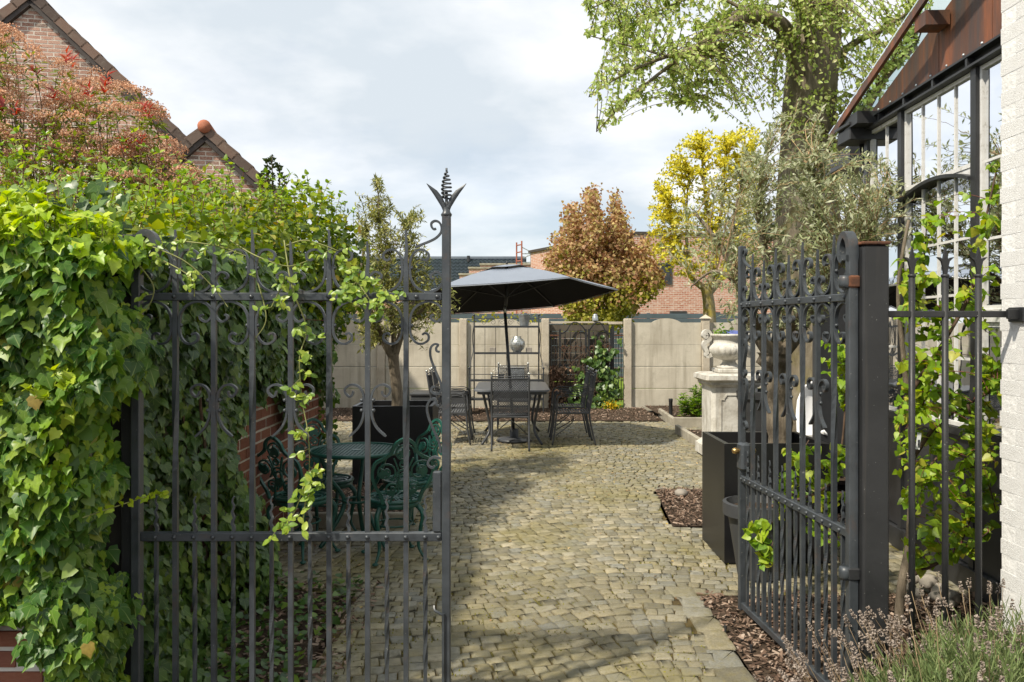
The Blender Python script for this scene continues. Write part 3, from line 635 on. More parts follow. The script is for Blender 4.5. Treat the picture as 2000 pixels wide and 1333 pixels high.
# ================================================================== BACK WALL
WY = 15.7
posts_x = [-5.60, -4.05, -2.50, -.93, .638, 2.21, 3.70, 5.25, 6.8]
def wpost(x, cap=False):
    o = thing('concrete_post', 'X', 'post', (x, WY, 0), 'posts of the back wall')
    mb = MB(); mb.bbox((x, WY - .03, .87), (.145, .15, 1.74), .012); mb.build('shaft', 'concrete_post', o)
    if cap:
        mb = MB(); mb.add([(x - .10, WY - .13, 1.742), (x + .10, WY - .13, 1.742), (x + .10, WY + .07, 1.742), (x - .10, WY + .07, 1.742), (x, WY - .03, 1.82)], [(0, 3, 2, 1), (0, 1, 4), (1, 2, 4), (2, 3, 4), (3, 0, 4)]); mb.build('cap', 'concrete_post', o)
    return o
lab = {-5.60: 'concrete wall post hidden behind the ivy hedge', -4.05: 'concrete wall post behind the ivy covered brick wall', -2.50: 'concrete wall post behind the potted olive by the gate', -.93: 'concrete wall post left of the iron plant rack', .638: 'concrete post between the plant rack and the rear iron gate',
       2.21: 'concrete post to the right of the rear iron gate', 3.70: 'capped concrete post above the stone urn', 5.25: 'concrete wall post far behind the open gate leaf', 6.8: 'rightmost concrete wall post behind the glasshouse'}
for x in posts_x: wpost(x, x > 3)['label'] = lab[x]
wl_lab = ['ivy hedge', 'brick wall', 'potted olive and storage box', 'iron plant rack', None, 'stone urn', 'open gate leaf', 'glasshouse']
for i in range(8):
    if wl_lab[i] is None: continue
    a, b_ = posts_x[i] + .0745, posts_x[i + 1] - .0745
    o = thing('concrete_wall', 'beige concrete panel wall section behind the ' + wl_lab[i], 'wall', ((a + b_) / 2, WY, 0), 'sections of the back wall')
    zz = -.05; hs = [.45, .42, .42]
    for h in hs:
        mb = MB(); mb.bbox(((a + b_) / 2, WY, zz + h / 2 + random.uniform(-.001, .001)), (b_ - a - .004, .05, h - .006), .008); mb.build('panel', 'concrete', o); zz += h
    w2 = (b_ - a) / 2 - .002; c = (a + b_) / 2; h0 = 1.665 - zz
    poly = [(-w2, 0), (w2, 0), (w2, h0), (w2 * .42, h0)] + [((w2 * .42 - .02) * (1 - q / 5.5), h0 + .02 + .06 * math.sin(q / 5 * math.pi / 2)) for q in range(1, 6)]
    poly += [(-x_, y_) for x_, y_ in reversed(poly[4:])] + [(-w2 * .42, h0), (-w2, h0)]
    MB().prism(poly, XZ((c, WY, zz)), -.025, .025).build('top_panel', 'concrete', o)

# ---- rear iron gate in timber-backed opening
gx0, gx1 = .715, 2.135
tb = thing('timber_screen', 'weathered brown horizontal timber boards behind the rear iron gate', 'screen', (1.3, WY + .03, 0))
for k in range(11):
    z = .12 + k * .138
    MB().bbox(((gx0 + 1.86) / 2, WY + .05 + random.uniform(-.006, .006), z + .065), (1.86 - gx0, .022, .128), .004).build('board', 'timber_grey', tb)
for x in (gx0 + .03, 1.84): MB().bbox((x, WY + .09, .82), (.05, .05, 1.6), .004).build('upright', 'timber_grey', tb)
MB().bbox(((gx0 + 1.86) / 2, WY + .05, 1.668), (1.86 - gx0, .06, .035), .004).build('top_rail', 'concrete_post', tb)
MB().bbox((1.985, WY + .04, 1.655), (.27, .07, .05), .004).build('lintel', 'concrete_post', tb)
def rear_leaf(x0, x1, label):
    o = thing('rear_gate_leaf', label, 'gate', (x0, WY - .06, 0), 'leaves of the rear iron gate'); y = WY - .06
    for x in (x0, x1): MB().box((x, y, .82), (.035, .035, 1.44)).build('stile', 'black_iron', o)
    for z in (.16, .85): MB().box(((x0 + x1) / 2, y, z), (x1 - x0 - .035, .02, .03)).build('rail', 'black_iron', o)
    c = (x0 + x1) / 2; w = (x1 - x0) / 2
    pts = [(-w, 1.45), (-w * .75, 1.46), (-w * .45, 1.52), (-w * .2, 1.62), (w * .15, 1.67), (w * .6, 1.62), (w, 1.50)]
    if x0 > 1.4: pts = [(-a_, b__) for a_, b__ in reversed(pts)]
    cp = [(q.x, q.y) for q in cat_rom([(a_, b__, 0) for a_, b__ in pts], 5)]
    MB().flat(cp, .022, .022, XZ((c, y, 0))).build('arched_rail', 'black_iron', o)
    nb_ = 5
    for k in range(1, nb_):
        x = x0 + (x1 - x0) * k / nb_; MB().box((x, y, .82), (.013, .013, 1.33)).build('bar', 'black_iron', o)
    for k in range(4):
        x = x0 + (x1 - x0) * (k + .5) / 4; r_ = .055
        sp = [(r_ * (1 - .09 * q / 3) * math.cos(q * .5), r_ * (1 - .09 * q / 3) * math.sin(q * .5)) for q in range(20)]
        MB().flat(sp, .008, .012, XZ((x, y - .012, 1.18))).build('scroll', 'rust', o)
    return o
rear_leaf(gx0 + .20, 1.41, 'left leaf of the black iron rear gate with arched top')
rear_leaf(1.47, 1.89, 'right leaf of the black iron rear gate beside the lawn gap')
o = thing('iron_gate_post', 'dark iron side panel of thin bars left of the rear gate', 'railing', (gx0, WY - .06, 0))
for k in range(3): MB().box((gx0 + .04 + k * .05, WY - .06, .8), (.013, .013, 1.3)).build('bar', 'black_iron', o)
for z in (.2, 1.42): MB().box((gx0 + .09, WY - .075, z), (.18, .012, .025)).build('rail', 'rust', o)
o = thing('iron_side_panel', 'dark iron side panel with bars in front of the bright lawn gap', 'railing', (2.0, WY - .06, 0))
MB().box((1.925, WY - .06, .85), (.045, .045, 1.5)).build('post', 'black_iron', o)
for k in range(3): MB().box((1.985 + k * .05, WY - .06, .8), (.013, .013, 1.3)).build('bar', 'black_iron', o)
for z in (.2, .62, 1.42): MB().box((2.03, WY - .075, z), (.19, .012, .025)).build('rail', 'rust', o)
# climbers on the rear gate
o = thing('gate_ivy', 'green ivy climbing the right half of the rear iron gate', 'climbing plant', (1.6, WY - .15, 0))
P = []
while len(P) < 1100:
    x = random.gauss(1.62, .17); z = random.uniform(.02, 1.42)
    if z < .5: x = random.gauss(1.58, .26)
    if 1.0 < z: x = random.gauss(1.80, .11)
    if 1.1 < x < 2.08 and fbm((x, z, 3), 2.4) > -.15: P.append((x, WY - .12 + random.gauss(0, .05), z))
P = np.array(P); n = len(P)
leaves('leaf', o, T_IVY, P, rnd_dir(n) * .5 + [0, -.2, -.8], rnd_dir(n) * .6 + [0, -1, .4], rng.uniform(.05, .10, n), 'ivy_dark', 120)
mb = MB()
for k in range(14):
    p = Vector((random.uniform(1.2, 1.9), WY - .1, .02)); pts = [p]
    for q in range(7): p = p + Vector((random.uniform(-.13, .13), random.uniform(-.02, .02), random.uniform(.08, .25))); pts.append(p)
    mb.tube(cat_rom(pts, 3), .006, 5)
mb.build('stem', 'stem_brown', o)
o = thing('dry_creeper', 'leafless brown creeper tangled over the left leaf of the rear gate', 'climbing plant', (1.0, WY - .15, 0))
mb = MB()
for k in range(34):
    p = Vector((random.uniform(.75, 1.5), WY - .1, random.uniform(.02, .5))); pts = [p]; dx = random.uniform(-.1, .16)
    for q in range(7): p = p + Vector((dx + random.uniform(-.12, .12), random.uniform(-.03, .02), random.uniform(0.0, .2))); p.y = min(p.y, WY - .07); p.x = min(max(p.x, .74), 1.85); pts.append(p)
    mb.tube(cat_rom(pts, 3), random.uniform(.003, .007), 4)
mb.build('stem', 'stem_brown', o)
n = 520; P = np.column_stack([np.clip(rng.normal(.85, .10, n), .72, 1.4), WY - .1 + rng.normal(0, .04, n), rng.uniform(.02, .85, n)])
leaves('dry_leaf', o, T_OVAL, P, rnd_dir(n) * .6 + [0, -.2, -.7], rnd_dir(n) + [0, -.7, .2], rng.uniform(.04, .08, n), 'dry_vine', 60)
o = thing('yellow_flowers', 'small clump of yellow flowers at the foot of the rear gate', 'flowers', (1.86, 15.3, 0))
n = 160; P = np.column_stack([rng.normal(1.86, .07, n), 15.35 + rng.normal(0, .06, n), .05 + abs(rng.normal(.04, .05, n))])
scatter('blooms', o, T_DIA, P, rnd_dir(n) + [0, 0, .4], rnd_dir(n) + [0, 0, .6], rng.uniform(.025, .05, n), 'yellow_flower')
n = 120; P = np.column_stack([rng.normal(1.86, .08, n), 15.38 + rng.normal(0, .06, n), abs(rng.normal(.03, .04, n)) + .03])
scatter('leafage', o, T_DIA, P, rnd_dir(n) + [0, 0, .8], rnd_dir(n), rng.uniform(.04, .07, n), 'laurel_leaf')

# ================================================================== FAR BACKGROUND
# dark slatted fence beyond the wall
fd = 24.0; o = thing('slat_fence', 'blue grey horizontal slat fence seen over the back wall', 'fence', (5, fd, 0))
for k in range(13): MB().bbox((3.0, fd, .15 + k * .145), (17.0, .03, .138), .006).build('slat', 'fence_blue', o)
for x in np.arange(-5, 12, 1.8): MB().box((x, fd + .05, .99), (.09, .06, 1.98)).build('post', 'fence_blue', o)
# red brick house
hb = thing('brick_house', 'red brick house with flat dark eaves behind the maple and yellow shrub', 'house', (5, 33, 0))
C0 = Vector(((1228 - CX) / F * 30, 30, 0)); hz = EYE + (HZ - 458) * 30 / F; dL = (hz - EYE) * F / (HZ - 494); CL = Vector(((1036 - CX) / F * dL, dL, 0))
CR = Vector((C0.x + 14, 31.5, 0)); CB = CL + (CR - C0)
mb = MB(); Pb = [C0, CR, CB, CL]; mb.add([p for p in Pb] + [p + Vector((0, 0, hz)) for p in Pb], [(0, 1, 5, 4), (1, 2, 6, 5), (2, 3, 7, 6), (3, 0, 4, 7)]); mb.build('wall', 'brick_far', hb)
cen = (C0 + CR + CB + CL) / 4; mb = MB(); Pc = [cen + (p - cen) * 1.012 for p in Pb]
mb.add([p + Vector((0, 0, hz - .01)) for p in Pc] + [p + Vector((0, 0, hz + .10)) for p in Pc], [(3, 2, 1, 0), (4, 5, 6, 7), (0, 1, 5, 4), (1, 2, 6, 5), (2, 3, 7, 6), (3, 0, 4, 7)]); mb.build('eaves', 'bargeboard', hb)
uR = (CR - C0).normalized(); nR = Vector((uR.y, -uR.x, 0))
def hwin(px0, py0, px1, py1):
    t0 = (px0 - CX) / F; 
    def on(px):
        a = (px - CX) / F; return (a * C0.y - C0.x) / (uR.x - a * uR.y)
    s0, s1 = on(px0), on(px1); dd = C0.y + uR.y * (s0 + s1) / 2; z0 = EYE - (py1 - HZ) * dd / F; z1 = EYE - (py0 - HZ) * dd / F
    fr = (C0, uR, Vector((0, 0, 1)), nR); w = .07
    f = MB()
    for (a, b_, c, d) in ((s0, z0, s0 + w, z1), (s1 - w, z0, s1, z1), (s0 + w, z0, s1 - w, z0 + w), (s0 + w, z1 - w, s1 - w, z1)):
        f.prism([(a, b_), (c, b_), (c, d), (a, d)], fr, -.05, .045)
    fo = f.build('window', 'pot_grey', hb)
    MB().prism([(s0 + w, z0 + w), (s1 - w, z0 + w), (s1 - w, z1 - w), (s0 + w, z1 - w)], fr, .004, .015).build('pane', 'steel_black', fo)
hwin(1274, 514, 1312, 556); hwin(1308, 608, 1341, 630); hwin(1374, 610, 1406, 630)
# grey tiled roof house
d0 = 46.0; gr = thing('tiled_roof_house', 'distant house with a slate blue tiled roof left of the parasol', 'house', (-4, d0, 0))
xa, xb = (690 - CX) / F * d0, (1028 - CX) / F * d0; zt = EYE + (HZ - 506) * d0 / F; zb = EYE + (HZ - 572) * d0 / F; run = (zt - zb) * 1.1
MB().add([(xa, d0 - run, zb - .1), (xb, d0 - run, zb - .1), (xb, d0 - run, 0), (xa, d0 - run, 0), (xb, d0, zt - .1), (xb, d0 + run, zb - .1), (xb, d0 + run, 0)], [(0, 1, 2, 3), (1, 4, 5, 6, 2)]).build('wall', 'brick_far', gr)
# tile courses as real steps
nc, nx = 22, 42; sl = Vector((0, run, zt - zb)); Ln = sl.length; us = sl / Ln; nn = Vector((0, -us.z, us.y)); V = []; Fq = []
cw = (xb - xa) / nx
for r_ in range(nc):
    for c_ in range(nx):
        for k in range(4):
            x = xa + cw * (c_ + k / 4); 
    base = Vector((0, d0 - run, zb)) + us * (Ln * r_ / nc); prof = [(c_ * cw + f * cw, .05 * math.sin(f * math.pi) ** 1.0) for c_ in range(nx) for f in (0, .25, .5, .75)]
    i0 = len(V)
    for (x, h) in prof: V.append(base + Vector((xa + x, 0, 0)) + nn * (h + .055))
    for (x, h) in prof: V.append(base + us * (Ln / nc) + Vector((xa + x, 0, 0)) + nn * h)
    m_ = len(prof)
    for q in range(m_ - 1): Fq.append((i0 + q, i0 + q + 1, i0 + m_ + q + 1, i0 + m_ + q))
rt = stuff(np_mesh and link('roof_tiles', np_mesh('roof_tiles', np.array([tuple(q - ORG[gr]) for q in V]), [np.array(Fq)], 'tile_blue'), gr))
MB().tube([(xa, d0, zt), (xb, d0, zt)], .14, 8).build('ridge', 'tile_blue', gr)
MB().add([(xa, d0 + .02, zt - .08), (xb, d0 + .02, zt - .08), (xb, d0 + run, zb - .1), (xa, d0 + run, zb - .1)], [(0, 1, 2, 3)]).build('rear_slope', 'tile_blue', gr)
MB().tube([W(915, 512, d0 - .3), W(915, 500, d0 - .3)], .09, 8).build('flue', 'black_metal', gr)
# stepped brick parapet and scaffold
o = thing('brick_parapet', 'low stepped red brick parapet above the parasol top', 'wall', (-3, 42, 0))
for (a, b_, c) in ((900, 540, 1046), (918, 528, 1046), (940, 521, 1046)):
    p, q = W(a, b_, 42 + c * .0001), W(c, b_, 42); MB().span((p.x, 42 - a * .001, 0), (q.x, 42.5 + a * .001, p.z)).build('parapet_step', 'brick_far', o)
    MB().span((p.x - .05, 41.94 - a * .001, p.z + .002), (q.x, 42.56 + a * .001, p.z + .09)).build('coping', 'kerb_concrete', o)
o = thing('scaffold_tower', 'rust red scaffold tower beside the flat brick house', 'scaffold', tuple(W(1024, 600, 38)))
A = [W(1009, 476, 38), W(1018, 471, 37.2)]
for p in (W(1009, 474, 38), W(1019, 471, 37.2)): MB().tube([(p.x, p.y, 0), p], .035, 6).build('standard', 'red_steel', o)
for y in (480, 494, 511, 524):
    MB().tube([W(1009, y, 38), W(1019, y - 2, 37.2)], .028, 6).build('ledger', 'red_steel', o)
for (a, b_, c, d) in ((1019, 483, 1042, 495), (1019, 496, 1040, 496), (1019, 505, 1042, 496), (1010, 515, 1040, 512)): MB().tube([W(a, b_, 37.6), W(c, d, 37.6)], .022, 6).build('brace', 'zinc', o)
# ================================================================== BRICKWORK
def brickwork(parent, O, U, V_, N, w, h, mat, ok, L=.21, H=.062, joint=.011, proud=.006, limit=300, key=None, deep=.03, z0=0, jit=1.0):
    """bricks one by one on a plane; ok(u,v) says where"""
    O = Vector(O); B = []; row = 0; v = z0
    mb = MB(); mb.box((0, 0, 0), (1, 1, 1)); me = mb.mesh('brick', mat)
    while v + H < h:
        u = -(L + joint) * (.5 if row % 2 else 0.0) + random.uniform(-.006, .006)
        while u < w:
            Lb = L + random.uniform(-.004, .004)
            if ok(u + Lb / 2, v + H / 2): B.append((u + Lb / 2, v + H / 2, Lb, H + random.uniform(-.003, .002), random.uniform(-.0025, .003) * jit))
            u += L + joint
        v += H + joint; row += 1
    if key: B.sort(key=key)
    R3 = Matrix((U, V_, N)).transposed(); og = ORG[parent]
    def mat_(b): 
        c = O + U * b[0] + V_ * b[1] + N * (proud - deep / 2 + b[4]) - og
        return Matrix.Translation(c) @ (R3 @ Matrix.Rotation(random.uniform(-.006, .006), 3, 'Z')).to_4x4() @ Matrix.Diagonal((b[2], b[3], deep, 1))
    for b in B[:limit]:
        o = link('brick', me, parent); o.matrix_local = mat_(b)
    if len(B) > limit:
        box = np.array(mb.v); fc = np.array(mb.f); Vs = []; Fs = []
        for i, b in enumerate(B[limit:]):
            m = np.array(mat_(b)); Vs.append(box @ m[:3, :3].T + m[:3, 3]); Fs.append(fc + 8 * i)
        stuff(link('bricks', np_mesh('bricks', np.concatenate(Vs), [np.concatenate(Fs)], mat), parent))
    return B
EX, EYv, EZ = Vector((1, 0, 0)), Vector((0, 1, 0)), Vector((0, 0, 1)); NY = Vector((0, -1, 0))

def gable(label, pk, d, half_l, half_r, slope, ridge_ball=False, depth=5, brick_lim=300, vis=None):
    """gable end facing the camera with peak at pixel pk"""
    top = W(pk[0], pk[1], d); root = thing('gabled_house', label, 'house', (top.x, d, 0), 'houses beyond the hedge')
    zl, zr = top.z - half_l * slope, top.z - half_r * slope
    poly = [(-half_l, 0), (half_r, 0), (half_r, zr), (0, top.z), (-half_l, zl)]
    MB().prism(poly, XZ((top.x, d, 0)), -.35, 0).build('wall', 'mortar', root)
    zmin = top.z - 2.9
    ok = lambda u, v: zmin < v and v + .06 < top.z - abs(u - half_l) * slope - .10 and (vis is None or vis(top.x - half_l + u, v))
    brickwork(root, (top.x - half_l, d, 0), EX, EZ, NY, half_l + half_r, top.z, 'brick_house', ok, L=.195, H=.054, joint=.018, proud=.003, limit=brick_lim, key=lambda b: -b[1] - .3 * b[0], z0=zmin)
    a = math.atan(slope)
    for sg, half in ((-1, half_l), (1, half_r)):
        Lr = half / math.cos(a) + .15; ux = Vector((sg * math.cos(a), 0, -math.sin(a))); nn_ = Vector((sg * math.sin(a), 0, math.cos(a)))
        # bargeboard, roof slab, verge tiles
        fr = (Vector((top.x, d, top.z)), ux, nn_, NY)
        MB().prism([(.02 if sg > 0 else .02, -.13), (Lr, -.13), (Lr, .0), (.0, .0)], fr, -.02, .10).build('bargeboard', 'bargeboard', root)
        rf = MB().prism([(0, .002), (Lr, .002), (Lr, .05), (0, .05)], fr, -depth, .06).build('roof', 'roof_tile_brown', root)
        tl = .30; k = 0
        while k * tl < Lr:
            m0 = k * tl; l1 = min(Lr, m0 + tl + .03)
            tm = MB(); tm.prism([(m0, .052), (l1, .052 + .028), (l1, .052 + .058), (m0, .085)], fr, -.32, .125); tm.prism([(m0, -.06), (l1, -.05), (l1, .052 + .026), (m0, .051)], fr, .102, .125)
            tm.build('verge_tile', 'roof_tile_brown', root); k += 1
    root.rotation_euler = (0, 0, R(11.3))
    MB().tube([(top.x, d - .16, top.z + .055), (top.x, d + depth, top.z + .055)], .105, 14).build('ridge_tile', 'ridge_red' if ridge_ball else 'roof_tile_brown', root, True)
    return root
gable('large brick gable with brown verge tiles rising behind the pink flowering bush', (62, -6), 14.5, 2.4, 3.3, .965, depth=7)
gable('small brick gable with red ridge tile right of the large gable', (402, 258), 13.2, .95, 1.25, .93, True, depth=1.5)

# ================================================================== IVY COVERED BRICK WALL (left, runs back)
bw = thing('garden_wall', 'red brick garden wall under ivy running back behind the green chairs', 'wall', (-1.9, 5.4, 0))
MB().span((-1.95, 3.42, 0), (-1.702, 7.2, 1.62)).build('wall_core', 'mortar_dark', bw)
brickwork(bw, (-1.702, 3.5, 0), EYv, EZ, EX, 3.7, 1.60, 'brick_wall', lambda u, v: u > 1.0, L=.203, H=.060, joint=.014, proud=.003, limit=300, key=lambda b: abs(b[0] - 2.1) + .5 * abs(b[1] - .6), z0=.012)
MB().bbox((-1.83, 5.3, 1.65), (.32, 3.8, .06), .01).build('coping', 'kerb_concrete', bw)

# front brick wall with ivy, lower left
fw = thing('front_brick_wall', 'red brick wall with thick pale mortar showing below the ivy at lower left', 'wall', (-1.9, 2.95, 0))
MB().span((-2.9, 2.93, 0), (-1.62, 3.16, 1.86)).build('wall_core', 'mortar_pale', fw)
brickwork(fw, (-2.9, 2.93, 0), EX, EZ, NY, 1.28, 1.84, 'brick_front', lambda u, v: u < 1.19, L=.19, H=.056, joint=.018, limit=300, key=lambda b: b[1] + .2 * abs(b[0] - 1), z0=.012, proud=.009)
MB().bbox((-2.24, 3.04, 1.89), (1.3, .30, .055), .01).build('coping', 'kerb_concrete', fw)

# ================================================================== FOLIAGE MASSES
def blob_points(n, centre, rad, shell=.35, bump=.35, freq=1.4, zmin=None, seed=0):
    """points through the outer shell of an uneven ellipsoid; returns points and outward normals"""
    d = rnd_dir(n); out = np.empty((n, 3)); c = np.array(centre, float); rad = np.array(rad, float)
    for i in range(n):
        k = 1 + bump * fbm(d[i] * 1.0 + seed, freq); r_ = k * (1 - shell * rng.random() ** 1.6); out[i] = c + d[i] * rad * r_
    nrm = d / rad; nrm /= np.linalg.norm(nrm, axis=1, keepdims=True)
    if zmin is not None:
        m = out[:, 2] > zmin; return out[m], nrm[m]
    return out, nrm
def hang(n, nrm, up=.5, droop=.9, jit=.7):
    """axis and normal for leaves that hang on a face"""
    ax = rnd_dir(n) * jit + np.array([0, 0, -droop]) + nrm * .35; nr = nrm + rnd_dir(n) * .55 + np.array([0, 0, up]); return ax, nr

# -- the front ivy on the brick wall
iv = thing('wall_ivy', 'dense large leaved ivy with lime new shoots over the front brick wall', 'ivy', (-1.9, 2.85, 0))
P = []; Nn = []
def ivy_edge(z): return -1.525 + .05 * math.sin(z * 5.2) + .045 * math.sin(z * 13 + 1) + (.05 if 1.35 < z < 1.9 else 0)
while len(P) < 5200:
    x = random.uniform(-2.35, -1.34); z = random.uniform(.05, 1.92)
    if x > ivy_edge(z) + random.uniform(-.06, .03): continue
    # bricks show at the lower left
    if z < .57 + .03 * math.sin(x * 14) and x < -1.64 + .05 * math.sin(z * 21): continue
    b_ = .09 + .07 * fbm((x, 0, z), 2.2) + .05 * (z > 1.5)
    P.append((x, 2.915 - max(.01, b_) - random.random() ** 2 * .045 + random.random() ** 2 * .05, z)); Nn.append((0, -1, .15))
for k in range(1500):     # top and rounded shoulder
    x = random.uniform(-2.35, -1.40); y = random.uniform(2.78, 3.3); z = 1.88 + .07 * fbm((x, y, 0), 2) - .5 * max(0, 2.88 - y) + random.uniform(-.05, .04)
    P.append((x, y, z)); Nn.append((0, -.3, 1))
for k in range(1500):      # the end that faces the gate post
    z = random.uniform(.1, 2.0); y = random.uniform(2.86, 3.22); P.append((ivy_edge(z) - .02 + random.uniform(-.05, .03), y, z)); Nn.append((.9, -.4, .2))
P = np.array(P); Nn = np.array(Nn); n = len(P); ax, nr = hang(n, Nn, .35, 1.0, .55)
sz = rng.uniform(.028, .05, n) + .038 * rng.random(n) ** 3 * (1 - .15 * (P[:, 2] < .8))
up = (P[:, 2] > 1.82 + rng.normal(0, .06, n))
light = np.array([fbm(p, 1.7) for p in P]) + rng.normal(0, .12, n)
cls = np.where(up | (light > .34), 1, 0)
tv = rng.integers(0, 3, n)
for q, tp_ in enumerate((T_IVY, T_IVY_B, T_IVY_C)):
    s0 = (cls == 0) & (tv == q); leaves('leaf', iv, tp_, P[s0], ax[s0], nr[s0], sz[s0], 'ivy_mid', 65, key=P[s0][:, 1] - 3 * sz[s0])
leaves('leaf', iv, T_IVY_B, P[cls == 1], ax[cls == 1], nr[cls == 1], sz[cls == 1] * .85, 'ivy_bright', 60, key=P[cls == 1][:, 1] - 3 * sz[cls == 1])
# an under layer of dark old leaves so that the wall does not show through
n = 2600; P2 = np.column_stack([rng.uniform(-2.35, -1.52, n), rng.uniform(2.86, 2.93, n), rng.uniform(.62, 1.88, n)]); ax, nr = hang(n, np.tile([0, -1, .1], (n, 1)), .2)
scatter('old_foliage', iv, T_IVY6, P2, ax, nr, rng.uniform(.035, .065, n), 'ivy_dark', True)
# lime shoots: clusters of young leaves
P = []; A = []; Nr = []; S = []
mb = MB()
def shoot(base, dirv, L_, k, ls, mbs, P, A, Nr, S, face=(0, -.6, .8)):
    d = Vector(dirv).normalized(); p = Vector(base); pts = [p.copy()]
    for q in range(k):
        p = p + d * (L_ / k); d = (d + Vector((random.uniform(-.2, .2), random.uniform(-.2, .2), random.uniform(-.1, .2)))).normalized(); pts.append(p.copy())
        for e_ in range(2 if q < k - 1 else 4):
            o_ = Vector((random.uniform(-1, 1), random.uniform(-1, .4), random.uniform(-.5, .6))).normalized()
            P.append(tuple(p)); A.append(tuple(o_ * .9 + d * .35)); Nr.append(tuple(Vector(face) + Vector((random.uniform(-.5, .5),) * 3))); S.append(ls * random.uniform(.6, 1.1) * (.7 + .5 * q / k))
    mbs.tube(pts, .0018, 4)
for k in range(150):
    x = random.uniform(-2.2, -1.45); y = random.uniform(2.74, 3.05); z = 1.88 + .06 * fbm((x, y, 0), 2) - .4 * max(0, 2.88 - y) + .02
    shoot((x, y, z), (random.uniform(-.3, .4), -.3, 1), random.uniform(.03, .13) * (1.3 if x < -1.6 else .8), 3, .042, mb, P, A, Nr, S)
for k in range(75):
    z = random.choice([random.uniform(.5, 1.5), random.uniform(.9, 1.1), random.uniform(1.25, 1.75)]); x = random.uniform(-2.1, -1.5)
    if fbm((x + 3, 0, z), 1.5) < -.12: continue
    shoot((x, 2.80, z), (random.uniform(-.4, .6), -.6, .3), random.uniform(.03, .08), 2, .042, mb, P, A, Nr, S)
leaves('young_leaf', iv, T_IVY, P, A, Nr, S, 'ivy_lime', 40)
mb.build('shoot_stems', 'stem_green', iv)
# the tendril that reaches over to the gate
P = []; A = []; Nr = []; S = []; mb = MB()
pts = cat_rom([(-1.50, 2.86, .93), (-1.42, 2.98, .95), (-1.36, 3.10, .96), (-1.32, 3.14, .955)], 4); mb.tube(pts, .002, 4)
for p in pts[2:]:
    for e_ in range(2): P.append(tuple(p)); A.append((random.uniform(-.6, .6), -.5, random.uniform(-.6, .8))); Nr.append((random.uniform(-.3, .3), -1, .3)); S.append(random.uniform(.02, .035))
leaves('young_leaf', iv, T_IVY, P, A, Nr, S, 'ivy_lime', 12); mb.build('tendril', 'stem_green', iv)
for (x, z, s_) in ((-1.44, .52, .05), (-1.62, 1.36, .055), (-2.02, 1.27, .045)):
    singles('autumn_leaf', iv, [unit_mesh('autumn_leaf', T_IVY, 'autumn_ivy')], np.array([(x, 2.78, z)]), np.array([(.3, -.2, -1.)]), np.array([(0, -1, .3)]), [s_])

# -- dark ivy on the receding wall
hv = thing('ivy_hedge', 'deep green ivy hanging over the brick wall behind the closed gate leaf', 'ivy', (-1.85, 5.2, 0))
P = []; Nn = []
while len(P) < 10500:
    y = random.uniform(3.35, 7.15); z = random.uniform(.02, 1.98)
    low = 1.12 + .10 * math.sin(y * 7) + .2 * fbm((y, 0, 1), 1.6) if y > 5.0 + .15 * math.sin(z * 6) else 0
    if z < low: continue
    b_ = .12 + .17 * fbm((0, y, z), 1.5) + .12 * max(0, z - 1.2)
    if z < .25 and y < 5.2: b_ += .12 * (1 - z / .25)
    P.append((-1.70 + max(.02, b_) + random.uniform(-.08, .05), y, z)); Nn.append((1, -.25, .15))
for k in range(1000):   # near end facing the gate
    P.append((random.uniform(-2.3, -1.6), 3.38 + random.uniform(-.05, .1), random.uniform(.1, 2.2))); Nn.append((.1, -1, .1))
for k in range(900):    # far end
    P.append((random.uniform(-2.2, -1.55), 7.22 + random.uniform(-.06, .08), random.uniform(.0, 2.2))); Nn.append((.3, 1, .1))
P = np.array(P); Nn = np.array(Nn); n = len(P); ax, nr = hang(n, Nn, .3, 1.0, .6)
leaves('leaf', hv, T_IVY, P, ax, nr, rng.uniform(.035, .07, n), 'ivy_dark', 150, key=P[:, 1] + 3 * (P[:, 2] > 1.5))
mb = MB()
for k in range(6):
    p = Vector((-1.62 + random.uniform(0, .06), random.uniform(3.4, 4.2), .02)); pts = [p]
    for q in range(6): p = p + Vector((random.uniform(-.03, .03), random.uniform(-.12, .12), .3)); pts.append(p)
    mb.tube(cat_rom(pts, 3), random.uniform(.004, .009), 5)
mb.build('stem', 'stem_brown', hv)

# -- the sunny thicket of climbing plants on top of the wall
th = thing('hedge_thicket', 'sunlit tangled green climber thicket on top of the garden wall', 'hedge', (-2.1, 5, 1.6))
blobs = [((-2.08, 3.72, 1.80), (.60, .55, .32), 2900), ((-2.12, 4.5, 1.88), (.62, .6, .34), 2900), ((-2.15, 5.25, 1.93), (.62, .65, .40), 2800), ((-2.08, 6.0, 2.08), (.66, .7, .48), 3000), ((-1.76, 6.72, 2.08), (.62, .64, .56), 5200), ((-2.75, 6.9, 2.1), (.7, .8, .46), 1800), ((-3.2, 5.6, 1.75), (.8, 1.0, .4), 1600)]
P = []; Nn = []
for c, r_, k in blobs:
    p, q = blob_points(k, c, r_, .5, .32, 1.5, 1.3, c[1]); P.append(p); Nn.append(q)
P = np.concatenate(P); Nn = np.concatenate(Nn); n = len(P); ax = rnd_dir(n) * .9 + Nn * .5 + [0, 0, -.25]; nr = Nn + rnd_dir(n) * .6 + [0, 0, .5]
k_ = rng.random(n) < .45
leaves('leaf', th, T_OVAL, P[k_], ax[k_], nr[k_], rng.uniform(.035, .065, k_.sum()), 'hedge_leaf', 150, key=P[k_][:, 1] + (P[k_][:, 0] < -2.2))
scatter('foliage', th, T_IVY6, P[~k_], ax[~k_], nr[~k_], rng.uniform(.035, .07, (~k_).sum()), 'hedge_leaf', True)
